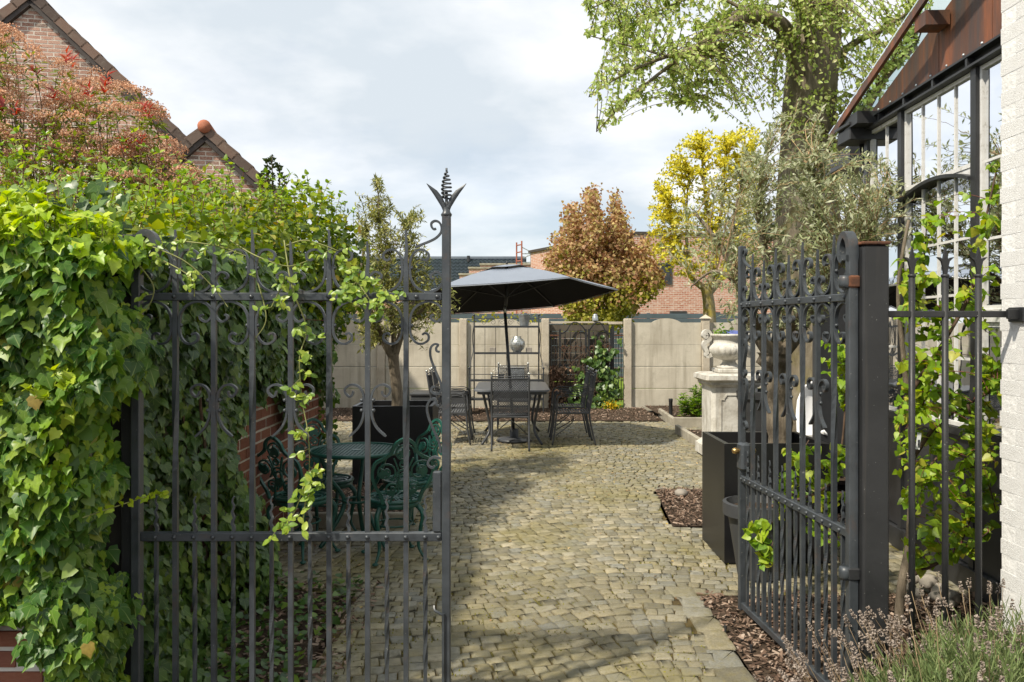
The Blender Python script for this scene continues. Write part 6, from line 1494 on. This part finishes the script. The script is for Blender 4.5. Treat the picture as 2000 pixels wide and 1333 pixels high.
# white garden chair behind the gate
p = G(1620, 935); wc = thing('shell_chair', 'glossy white moulded garden chair glimpsed behind the open gate leaf', 'chair', tuple(p)); prof = [(.26, .62, .95), (.24, .44, .86), (.20, .30, .78), (.08, .16, .55), (-.06, .10, .45), (-.2, .12, .44)]
V = []; Fq = []
rows = [(-.28, .46, .20), (-.22, .40, .26), (-.05, .37, .28), (.12, .38, .29), (.22, .48, .29), (.27, .62, .28), (.31, .78, .25), (.34, .92, .18), (.345, .97, .08)]
for (y, z_, hw) in rows:
    for k in range(9): f = (k - 4) / 4; V.append(p + Vector((f * hw, y - .10 * f * f * (1 if z_ > .45 else 0), z_ + .10 * f * f * (1 if z_ < .5 else .2))))
for i in range(len(rows) - 1):
    for k in range(8): Fq.append((i * 9 + k, i * 9 + k + 1, i * 9 + 10 + k, i * 9 + 9 + k))
sh = MB().add(V, Fq).build('shell', 'white_plastic', wc, True); md = sh.modifiers.new('thickness', 'SOLIDIFY'); md.thickness = .02
for sx in (-1, 1):
    for sy in (-1, 1): MB().tube([p + Vector((sx * .16, sy * .16, .38)), p + Vector((sx * .23, sy * .23, 0))], .014, 8).build('leg', 'white_plastic', wc)
# ================================================================== TREES
def tree_crown(root, limbs, twig_ends, leaf_mat, bark_mat, leaf_size, per_twig, tpl, twig_len=.35, droop=-.15, n_single=0, twig_r=.004, spread=.9, limb_r0=.05, name='leaf', twig_mat=None, jit=.25, face=(0, -.3, .8), bend=.5):
    """limbs: lists of (point) polylines with end radii; each twig end is joined to the nearest limb"""
    mb = MB(); LP = []
    for pts, r0, r1 in limbs:
        c = cat_rom(pts, 6); m_ = len(c); mb.tube(c, [r0 + (r1 - r0) * i / (m_ - 1) for i in range(m_)], 8); LP += c[len(c) // 4:]
    mb.build('limbs', bark_mat, root, True)
    LPa = np.array([tuple(q) for q in LP]); tw = MB(); P = []; A = []; N_ = []; S = []
    for e_ in twig_ends:
        e_ = Vector(e_); d2 = np.sum((LPa - np.array(e_)) ** 2, axis=1) + (LPa[:, 2] - e_.z > -.05) * (.0 if droop < -.4 else .25); s_ = LP[int(np.argmin(d2))]
        mid = (s_ + e_) / 2 + Vector((random.uniform(-1, 1), random.uniform(-1, 1), random.uniform(-.5, 1) * .6)) * jit * (e_ - s_).length * .5 + Vector((0, 0, bend * .15 * (e_ - s_).length))
        c = cat_rom([s_, mid, e_], 7); m_ = len(c); tw.tube(c, [twig_r * (1 - .75 * i / m_) for i in range(m_)], 3)
        L_ = sum((c[i + 1] - c[i]).length for i in range(m_ - 1)); f0 = max(0.05, 1 - twig_len / max(L_, 1e-3))
        for k in range(per_twig):
            f = f0 + (1 - f0) * (k + random.random()) / per_twig; i = min(m_ - 2, int(f * (m_ - 1))); p = c[i].lerp(c[i + 1], f * (m_ - 1) - i); t_ = (c[i + 1] - c[i]).normalized()
            o_ = Vector((random.uniform(-1, 1), random.uniform(-1, 1), random.uniform(-1, 1))).normalized(); P.append(tuple(p)); A.append(tuple(t_ * (1 - spread) + o_ * spread + Vector((0, 0, droop)))); N_.append((face[0] + random.uniform(-.7, .7), face[1] + random.uniform(-.7, .7), face[2] + random.uniform(-.5, .5))); S.append(leaf_size * random.uniform(.6, 1.2))
    tw.build('twigs', twig_mat or bark_mat, root)
    leaves(name, root, tpl, P, A, N_, S, leaf_mat, n_single)
    return len(P)
def in_outline(px, py, poly): return inside(px, py, poly)
def crown_points(n, poly, d0, dd, weight=None):
    xs = [p[0] for p in poly]; ys = [p[1] for p in poly]; out = []
    while len(out) < n:
        px, py = random.uniform(min(xs), max(xs)), random.uniform(min(ys), max(ys))
        if not inside(px, py, poly): continue
        if weight and random.random() > weight(px, py): continue
        # nearer the outline the crown is thinner front to back
        out.append(W(px, py, d0 + random.gauss(0, dd)))
    return out

# -- left olive in the black planter
ol = thing('olive_tree', 'young olive tree with yellow green leaves in the left black planter', 'tree', (W(775, 0, 8.1).x, 8.1, .75)); d = 8.1
b0 = W(775, 812, d); MB().tube(cat_rom([b0, W(776, 770, d), W(770, 720, d), W(768, 692, d)], 5), [.075, .066, .06, .058, .056, .055, .054, .053, .052, .052, .052, .052, .053, .054, .055, .055], 10).build('trunk', 'olive_bark', ol, True)
limbs = [([W(768, 700, d), W(745, 660, d), W(715, 615, d), W(705, 540, d - .1), W(715, 460, d)], .045, .008), ([W(769, 700, d), W(785, 650, d), W(805, 600, d), W(800, 520, d), W(790, 440, d + .1)], .042, .008), ([W(770, 690, d), W(765, 600, d + .2), W(745, 480, d + .1), W(738, 370, d)], .03, .004), ([W(785, 650, d), W(830, 600, d - .2), W(870, 590, d - .3)], .02, .004), ([W(745, 660, d), W(735, 590, d - .3), W(760, 500, d - .3)], .022, .004)]
pl = [(738, 330), (752, 375), (775, 410), (795, 440), (812, 395), (830, 420), (826, 470), (850, 520), (880, 560), (905, 590), (895, 620), (850, 640), (830, 690), (800, 660), (760, 660), (720, 690), (690, 680), (690, 600), (700, 500), (688, 420), (690, 375), (712, 400), (722, 370)]
tree_crown(ol, limbs, crown_points(520, pl, d, .30), 'olive_leaf_yellow', 'olive_bark', .060, 20, T_OLIVE, .32, .05, 120, .0035, .75)

# -- silvery olive on the right
orr = thing('olive_tree', 'silvery olive tree with gnarled trunk in the right black planter', 'tree', (W(1520, 0, 5.75).x, 5.75, .72)); d = 5.75
tr = cat_rom([W(1520, 905, d), W(1522, 840, d), W(1516, 770, d), W(1512, 715, d), W(1512, 690, d)], 5); MB().tube(tr, [.085 + .012 * math.sin(i * 1.3) + (.03 if i > 15 else 0) for i in range(len(tr))], 12).build('trunk', 'olive_bark', orr, True)
limbs = [([W(1512, 700, d), W(1485, 660, d), W(1465, 620, d), W(1440, 540, d - .1), W(1400, 470, d - .1), W(1360, 420, d)], .06, .008), ([W(1514, 700, d), W(1520, 620, d + .1), W(1500, 520, d + .1), W(1480, 400, d), W(1500, 300, d)], .05, .006), ([W(1518, 700, d), W(1560, 650, d), W(1590, 560, d - .1), W(1600, 450, d), W(1590, 330, d)], .055, .006), ([W(1590, 560, d), W(1640, 490, d + .1), W(1690, 420, d + .1), W(1740, 380, d)], .025, .005), ([W(1440, 540, d), W(1430, 450, d + .2), W(1450, 350, d + .2)], .025, .004), ([W(1540, 660, d), W(1570, 600, d - .4), W(1640, 520, d - .5), W(1700, 470, d - .4)], .025, .004), ([W(1485, 660, d), W(1460, 580, d - .4), W(1400, 530, d - .4), W(1350, 560, d - .3)], .025, .004)]
pr = [(1285, 470), (1300, 420), (1345, 370), (1400, 340), (1440, 290), (1500, 250), (1525, 195), (1560, 185), (1580, 240), (1600, 200), (1625, 210), (1630, 280), (1660, 290), (1690, 270), (1720, 290), (1735, 340), (1790, 370), (1800, 430), (1775, 480), (1720, 500), (1650, 520), (1630, 620), (1580, 640), (1520, 660), (1440, 650), (1400, 600), (1340, 590), (1300, 560), (1310, 510)]
wt_ = lambda px, py: (.55 + .45 * (py > 300) - .35 * (py < 250)) * (.16 if px < 1400 else .45 if px < 1450 else 1)
tree_crown(orr, limbs, crown_points(820, pr, d, .38, wt_), 'olive_leaf', 'olive_bark', .052, 22, T_OLIVE, .34, .10, 160, .0032, .72, twig_mat='wood_stake')

# -- second olive-like pale trunk with yellow lichen, behind the wall: yellow shrub
fy = thing('yellow_shrub', 'tall forsythia shrub in full yellow bloom behind the back wall', 'shrub', (W(1385, 0, 17.5).x, 17.5, 0)); d = 17.5
limbs = [([Vector((W(1386, 0, d).x, d, 0)), W(1386, 640, d), W(1384, 590, d), W(1378, 560, d)], .16, .11), ([W(1378, 565, d), W(1350, 540, d), W(1330, 480, d), W(1305, 400, d)], .08, .02), ([W(1384, 565, d), W(1395, 500, d), W(1380, 400, d), W(1370, 300, d)], .09, .015), ([W(1384, 575, d), W(1420, 520, d), W(1440, 430, d), W(1450, 320, d)], .08, .015), ([W(1350, 540, d), W(1340, 450, d), W(1345, 340, d)], .05, .01), ([W(1395, 500, d), W(1410, 400, d), W(1420, 290, d)], .05, .01)]
py_ = [(1264, 470), (1268, 400), (1285, 340), (1300, 320), (1325, 280), (1340, 262), (1365, 255), (1385, 248), (1400, 275), (1425, 262), (1450, 240), (1485, 255), (1490, 380), (1480, 520), (1440, 560), (1390, 540), (1350, 545), (1310, 535), (1275, 510)]
ends = crown_points(540, py_, d, .5, lambda px, py: .9 - .45 * (1330 < px < 1440) * (py > 340))
tree_crown(fy, limbs, ends, 'forsythia', 'pale_bark', .088, 28, T_DIA, 1.1, .3, 0, .012, .85, name='blossom', twig_mat='stem_green', bend=.8)
P = crown_points(3200, py_, d + .1, .5); n = len(P); scatter('young_leaves', fy, T_DIA, np.array([tuple(p) for p in P]), rnd_dir(n) + [0, 0, .5], rnd_dir(n), rng.uniform(.05, .08, n), 'forsythia_green')

# -- copper maple
mp = thing('copper_maple', 'copper and green rounded maple behind the rear gate', 'tree', (W(1170, 0, 18.2).x, 18.2, 0)); d = 18.2
bx_ = W(1172, 0, d).x; limbs = [([Vector((bx_, d, 0)), W(1172, 640, d), W(1172, 560, d), W(1168, 470, d), W(1160, 400, d)], .13, .02)] + [([W(1172, y, d), W(1172 + dx * .4, y - 40, d + q), W(1172 + dx, y - 90 - 40 * random.random(), d + q * 2)], .05, .012) for y, dx, q in ((620, -80, .1), (620, 80, -.2), (600, -60, -.3), (590, 60, .3), (570, -70, .2), (560, 70, -.1), (540, -35, -.4), (530, 40, .3), (500, 32, -.2), (500, -30, .2))]
pm = [(1152, 372), (1160, 376), (1166, 405), (1176, 425), (1186, 440), (1193, 430), (1197, 385), (1203, 376), (1208, 385), (1211, 425), (1219, 420), (1224, 450), (1232, 478), (1244, 490), (1254, 465), (1262, 470), (1266, 505), (1284, 522), (1292, 550), (1270, 575), (1244, 590), (1222, 640), (1120, 645), (1104, 600), (1088, 572), (1074, 548), (1068, 520), (1078, 488), (1086, 455), (1094, 452), (1102, 475), (1110, 470), (1106, 425), (1110, 404), (1120, 402), (1128, 425), (1140, 440), (1146, 420), (1146, 385)]
def mp_split():
    cs = crown_points(1050, pm, d, .75); return [c + Vector((random.gauss(0, .045), random.gauss(0, .10), random.gauss(0, .06))) for c in cs for q in range(6)]
pts = mp_split(); P = np.array([tuple(p) for p in pts]); n = len(P); pyv = HZ - (P[:, 2] - EYE) * F / P[:, 1]
up_ = pyv + rng.normal(0, 35, n) + (np.array([fbm(p, .9) for p in P]) * 60) < 575
mb = MB()
for pts_, r0, r1 in limbs:
    c = cat_rom(pts_, 6); m_ = len(c); mb.tube(c, [r0 + (r1 - r0) * i / (m_ - 1) for i in range(m_)], 7)
mb.build('trunk', 'tree_bark', mp, True)
def clump(Pc, k, spread):
    Q = np.repeat(Pc, k, axis=0); return Q + rng.normal(0, spread, Q.shape)
for sel, mt in ((up_, 'maple_leaf'), (~up_, 'maple_green')):
    Q = clump(P[sel], 4, .06); n = len(Q); scatter('foliage' if mt == 'maple_leaf' else 'lower_foliage', mp, T_IVY6, Q, rnd_dir(n) + [0, 0, -.7], rnd_dir(n) * .7 + [0, -.6, .6], rng.uniform(.045, .08, n), mt)
# hedge shrub behind the rack
hs_ = thing('green_shrub', 'low green shrub seen over the back wall beneath the parasol', 'shrub', (W(960, 0, 17).x, 17, 0)); P, Nn = blob_points(1800, (W(965, 0, 17).x, 17, 1.25), (1.5, .5, .62), .6, .3, 2, .3); n = len(P)
scatter('foliage', hs_, T_DIA, P, rnd_dir(n), Nn + rnd_dir(n) * .6 + [0, 0, .4], rng.uniform(.07, .12, n), 'maple_green'); MB().tube([(W(965, 0, 17).x, 17, 0), (W(965, 0, 17).x, 17, 1.2)], .05, 6).build('stem', 'stem_brown', hs_)

# -- bright green shrub by the pedestal
sh_ = thing('laurel_shrub', 'small bright green shrub in the bark bed left of the pedestal', 'shrub', tuple(G(1355, 818, .08)))
c0 = G(1357, 818, .08); P = []; A = []; N_ = []; S = []; mb = MB()
for k in range(80):
    a = random.uniform(0, 6.28); r_ = random.random() ** .5 * .30; z_ = random.uniform(.12, .62) * (1 - .4 * r_ / .3); e_ = c0 + Vector((r_ * math.cos(a) + .05, r_ * math.sin(a), z_)); mb.tube(cat_rom([c0 + Vector((r_ * .2 * math.cos(a), 0, 0)), (c0 + e_) / 2 + Vector((0, 0, .05)), e_], 3), .005, 4)
    for q in range(14):
        an = random.uniform(0, 6.28); P.append(tuple(e_ - Vector((0, 0, random.uniform(0, .10))))); A.append((math.cos(an), math.sin(an), random.uniform(.1, .9))); N_.append((0, -.2, 1)); S.append(random.uniform(.06, .11))
leaves('leaf', sh_, T_LANCE, P, A, N_, S, 'laurel_leaf', 60); mb.build('stem', 'stem_green', sh_)

# -- big tree at the top right
bt_ = thing('large_tree', 'large spring green tree with mossy trunk and drooping twigs behind the glasshouse', 'tree', (W(1590, 0, 12).x, 12, 0)); d = 12
tk = cat_rom([Vector((W(1585, 0, d).x, d, 0)), W(1578, 560, d), W(1580, 400, d), W(1578, 300, d), W(1580, 200, d), W(1588, 100, d), W(1600, 0, d), W(1610, -120, d)], 6)
tr_ = MB(); rad = np.interp(np.arange(len(tk)), [0, 6, 12, 18, 24, 30, 36, 42], [.50, .46, .42, .37, .35, .34, .30, .26])
# fluted trunk
V = []; Fq = []; n_ = 28
for i, p in enumerate(tk):
    for k in range(n_):
        a = 2 * math.pi * k / n_; r_ = rad[i] * (1 + .10 * math.sin(3 * a + i * .05) + .05 * math.sin(7 * a + i * .12) + .05 * fbm((math.cos(a), math.sin(a), i * .2), 1.5)); V.append(p + Vector((r_ * math.cos(a), r_ * math.sin(a), 0)))
for i in range(len(tk) - 1):
    for k in range(n_): j = (k + 1) % n_; Fq.append((i * n_ + k, i * n_ + j, i * n_ + n_ + j, i * n_ + n_ + k))
MB().add(V, Fq).build('trunk', 'tree_bark', bt_, True)
L = lambda *q: [W(a, b, d + (c if len(q[0]) > 2 else 0)) for a, b, c in q]
limbs = [(L((1575, 150, -.2), (1548, 95, -.3), (1530, 55, -.4), (1490, 32, -.6), (1440, 40, -.8), (1400, 66, -.9), (1360, 95, -1.0), (1310, 110, -1.1)), .15, .04),
         (L((1545, 80, -.3), (1500, 30, -.2), (1455, 20, 0), (1420, 38, .2), (1390, 60, .3)), .07, .03), (L((1590, 60, 0), (1540, -40, -.3), (1440, -90, -.6), (1300, -90, -.9), (1180, -50, -1)), .12, .03),
         (L((1590, 100, -.2), (1560, 0, -.8), (1500, -60, -1.2), (1400, -40, -1.5)), .09, .03), (L((1610, 60, 0), (1660, -20, -.3), (1720, -60, -.5)), .12, .03),
         (L((1585, 380, 0), (1630, 300, -.2), (1680, 230, -.3), (1730, 150, -.4), (1790, 90, -.5)), .12, .03), (L((1600, 150, .2), (1660, 90, .3), (1720, 60, .2), (1780, 20, 0)), .07, .02),
         (L((1360, 95, -1.0), (1290, 115, -1.0), (1210, 150, -1.1), (1150, 190, -1.1)), .035, .006), (L((1360, 95, -1.0), (1310, 110, -1.2), (1250, 95, -1.2), (1150, 70, -1.2)), .03, .006), (L((1340, 105, -1.0), (1280, 150, -1.1), (1220, 200, -1.1), (1165, 258, -1.1)), .03, .005),
         (L((1400, 66, .2), (1370, 130, .1), (1340, 200, .0)), .03, .008), (L((1300, -90, -.9), (1220, -20, -1), (1150, 20, -1)), .03, .006), (L((1455, 20, 0), (1380, -10, .1), (1290, 20, 0), (1220, 60, 0)), .03, .006)]
pt = [(1100, -40), (1150, 30), (1135, 75), (1190, 70), (1140, 185), (1200, 170), (1165, 262), (1225, 240), (1250, 215), (1300, 200), (1330, 235), (1390, 215), (1400, 250), (1440, 230), (1480, 270), (1530, 240), (1545, 290), (1560, 200), (1660, 220), (1640, 290), (1620, 330), (1700, 240), (1780, 110), (1820, 20), (1830, -60), (1100, -60)]
ends = crown_points(1200, pt, d - .4, .8, lambda px, py: (.8 if 1535 < px < 1650 else 1.0) if px > 1280 else .72)
ends += [W(random.uniform(1560, 1660), random.uniform(-20, 240), d - .9 + random.gauss(0, .15)) for k in range(14)]
tree_crown(bt_, limbs, ends, 'spring_leaf', 'tree_bark', .066, 19, T_OVAL, 1.2, -.5, 200, .008, .85, jit=.2, bend=.9, twig_mat='stem_brown', face=(0, -.6, .4))

# ================================================================== LIME LEAVED YOUNG TREE AT THE RIGHT
lm = thing('young_fruit_tree', 'young lime green leaved tree trained behind the black railing', 'tree', tuple(G(1752, 1235))); d = 3.75
bs = G(1752, 1235); d = bs.y
mb = MB(); mb.tube(cat_rom([bs - Vector((0, 0, .03)), W(1762, 1140, d), W(1775, 1070, d), W(1782, 950, d), W(1780, 850, d), W(1765, 700, d), W(1755, 560, d), W(1775, 430, d)], 5), [.026 - .0005 * i for i in range(36)], 7); mb.build('trunk', 'olive_bark', lm, True)
limbs = [([W(1765, 1130, d), W(1810, 1110, d - .05), W(1870, 1080, d - .1), W(1930, 1040, d)], .014, .004), ([W(1780, 900, d), W(1830, 830, d + .1), W(1890, 790, d + .1), W(1950, 760, d)], .013, .004), ([W(1768, 780, d), W(1810, 720, d), W(1860, 640, d - .05), W(1900, 560, d - .05), W(1925, 430, d), W(1950, 330, d)], .014, .004), ([W(1782, 960, d), W(1850, 880, d), W(1920, 930, d)], .008, .003), ([W(1780, 850, d), W(1810, 770, d), W(1840, 700, d), W(1835, 600, d)], .008, .003), ([W(1775, 640, d), W(1800, 540, d), W(1810, 440, d)], .008, .003), ([W(1890, 790, d), W(1920, 900, d), W(1945, 1000, d)], .007, .003), ([W(1870, 1080, d), W(1900, 1000, d), W(1930, 900, d)], .006, .002)]
for l_ in limbs: l_[0][:] = [Vector((min(q.x, .592 * q.y), q.y, q.z)) for q in l_[0]]
pl_ = [(1745, 470), (1790, 430), (1815, 400), (1835, 440), (1830, 520), (1880, 600), (1900, 440), (1915, 350), (1945, 305), (1952, 420), (1950, 600), (1952, 1010), (1900, 1090), (1850, 1040), (1800, 1070), (1745, 1100)]
ends = crown_points(300, pl_, d, .18, lambda px, py: .95 - .55 * (1800 < px < 1900 and 540 < py < 800) - .4 * (py < 480))
tree_crown(lm, limbs, ends, 'lime_leaf', 'stem_brown', .050, 6, T_HEART, .30, -.45, 300, .003, .8, twig_mat='stem_red', face=(0, -.5, .9))
# label tag tied to it
tg = thing('plant_tag', 'white printed plant tag hanging behind the first railing bar', 'tag', tuple(W(1796, 840, d - .12))); a = W(1794, 862, d - .12)
MB().box(a, (.020, .002, .085), Matrix.Rotation(.12, 3, 'Y')).build('card', 'tag_white', tg); MB().tube([W(1797, 835, d - .12), W(1790, 815, d - .1)], .001, 4).build('string', 'stem_brown', tg)
mb = MB()
for k in range(9): mb.box(a + Vector((.001 + .0007 * 0, -.0022, -.030 + k * .0045)), (.012, .001, .0018 if k % 3 else .003))
stuff(mb.build('printed_lines', 'black_metal', tg))
# same kind as a shrub in the round pot behind the open leaf
lb = thing('lime_shrub', 'lime leaved shrub pushing through the bars of the open gate leaf', 'shrub', (1.555, 5.16, .44)); d = 5.0
limbs = [([Vector((1.555, 5.16, .44)), W(1540, 980, 5.1), W(1560, 900, 5.0), W(1580, 860, 5.0)], .010, .003), ([Vector((1.555, 5.16, .44)), W(1520, 1010, 4.9), W(1490, 1030, 4.3), W(1465, 1030, 4.12)], .008, .003), ([Vector((1.555, 5.16, .44)), W(1600, 960, 4.9), W(1640, 900, 4.8), W(1650, 700, 4.8), W(1600, 660, 4.8)], .010, .003), ([W(1520, 1010, 4.9), W(1510, 1060, 4.3), W(1495, 1095, 4.1)], .006, .002), ([W(1600, 960, 4.9), W(1620, 1040, 4.7), W(1640, 1100, 4.6)], .006, .002)]
ends = crown_points(48, [(1520, 880), (1560, 850), (1650, 860), (1655, 1010), (1600, 1060), (1530, 980)], 4.95, .15) + crown_points(22, [(1590, 640), (1660, 640), (1660, 800), (1610, 720)], 4.85, .12) + [W(a_, b_, 4.06) for a_, b_ in ((1452, 1030), (1468, 1022), (1500, 1030), (1490, 1060), (1500, 1095), (1486, 1108), (1512, 1075), (1463, 1045), (1480, 1040), (1495, 1020), (1505, 1050))]
tree_crown(lb, limbs, ends, 'lime_leaf', 'stem_brown', .052, 6, T_HEART, .24, -.4, 150, .003, .8, twig_mat='stem_brown', face=(-.2, -.6, .8))

# rocks behind the railing and a little rock edging
rk_ = thing('rock_pile', 'small pile of pale layered rocks in the mulch behind the railing', 'rocks', tuple(G(1830, 1190)))
for k in range(9):
    p = G(random.uniform(1770, 1870), random.uniform(1150, 1200)); mb = MB(); mb.ball((0, 0, 0), .05, 11, 8); s_ = random.uniform(.6, 1.3); rotm = Matrix.Rotation(random.uniform(0, 3), 3, 'Z')
    mb.v = [tuple(rotm @ Vector((v[0] * 1.5 * s_ * (1 + .5 * fbm(Vector(v) * 12 + Vector((k, 0, 0)), 1)), v[1] * s_, v[2] * .8 * s_)) + p + Vector((0, 0, .04 + .03 * (k % 3)))) for v in mb.v]; mb.build('rock', 'slate_rock', rk_, True)

# ================================================================== LAVENDER
def lavender(label, cx, cy, rx, ry_, h, nst, nfl):
    o = thing('lavender_bush', label, 'shrub', (cx, cy, 0), 'lavender along the railing')
    P = []; A = []
    for k in range(nst):
        a = random.uniform(0, 6.28); r_ = random.random() ** .5; x, y = cx + rx * r_ * math.cos(a), cy + ry_ * r_ * math.sin(a); hh = h * math.sqrt(max(.05, 1 - .75 * r_ * r_)) * random.uniform(.8, 1.08) * (1 + .3 * fbm((x, y, 0), 3)); lean = Vector((math.cos(a) * r_ * .5, math.sin(a) * r_ * .5, 1)).normalized()
        for q in range(16): f = random.uniform(.5, 1.0); P.append(tuple(Vector((x, y, 0)) + lean * hh * f)); A.append(tuple(lean * .8 + Vector((random.uniform(-1, 1), random.uniform(-1, 1), random.uniform(-.2, .5))) * .65))
    P = np.array(P); A = np.array(A); n = len(P); scatter('foliage', o, (np.array([(-.03, 0, 0), (.03, 0, 0), (.042, .55, .02), (0, 1, 0), (-.042, .55, .02)], float), np.array([(0, 1, 2), (0, 2, 4), (4, 2, 3)])), P, A, rnd_dir(n) + [0, -.5, .5], rng.uniform(.026, .056, n), 'lavender_leaf')
    st = []; heads = []
    hm = []
    for v_ in range(3):   # dry flower spike: whorls of little cups
        V, Fc = T_DOT; pp = []; aa = []
        for w_ in range(4):
            for q in range(7): an = q * .9 + w_; rr_ = .0075 - .0012 * w_; pp.append((rr_ * math.cos(an), rr_ * math.sin(an), w_ * .0105 + random.uniform(-.003, .003) + (.012 if w_ and v_ == 0 else 0))); aa.append((math.cos(an), math.sin(an), .6))
        hm.append(scatter_mesh('flower_spike', T_DOT, np.array(pp), np.array(aa), rnd_dir(len(pp)) + [0, 0, .8], np.full(len(pp), .0095), 'lavender_flower'))
    hv_, hf_ = [], []; mb = MB(); kk = []
    for k in range(nfl):
        a = random.uniform(0, 6.28); r_ = random.random() ** .5; x, y = cx + rx * r_ * math.cos(a), cy + ry_ * r_ * math.sin(a); ln = Vector((math.cos(a) * r_ * .75 + random.uniform(-.2, .2), math.sin(a) * r_ * .55 + random.uniform(-.2, .2), 1)).normalized(); L_ = h * random.uniform(.92, 1.38)
        b0 = Vector((x, y, 0)); e_ = b0 + ln * L_; mb.tube([b0 + ln * L_ * .45, b0 + ln * L_ * .8 + Vector((random.uniform(-.01, .01),) * 3), e_], .0012, 3); kk.append((e_, ln))
    mb.build('stalks', 'lavender_stalk', o)
    kk.sort(key=lambda q: q[0].y)
    for i, (e_, ln) in enumerate(kk[:110]):
        f = link('flower_spike', hm[i % 3], o); f.matrix_local = Matrix.Translation(e_ - ORG[o]) @ ln.to_track_quat('Z', 'Y').to_matrix().to_4x4() @ Matrix.Scale(random.uniform(.8, 1.25), 4)
    if len(kk) > 110:
        Q = []; Aq = []
        for e_, ln in kk[110:]:
            for q in range(20): an = random.uniform(0, 6.28); Q.append(tuple(e_ + Vector((.007 * math.cos(an), .007 * math.sin(an), random.uniform(0, .04))))); Aq.append((math.cos(an), math.sin(an), .6))
        n = len(Q); scatter('flower_spikes', o, T_DOT, np.array(Q), np.array(Aq), rnd_dir(n) + [0, 0, .8], np.full(n, .0095), 'lavender_flower')
lavender('lavender clump with dry flower heads against the whitewashed wall', 1.80, 2.95, .24, .24, .45, 1600, 140)
lavender('lavender clump with dry heads in front of the railing bars', 1.50, 2.90, .24, .22, .37, 1700, 100)
lavender('lavender clump at the foot of the thick black gate post in the bottom corner', 1.26, 2.86, .16, .14, .29, 800, 26)
lavender('low grey green lavender clump nearest the camera in the bottom right corner', 1.52, 2.62, .34, .16, .50, 1500, 70)
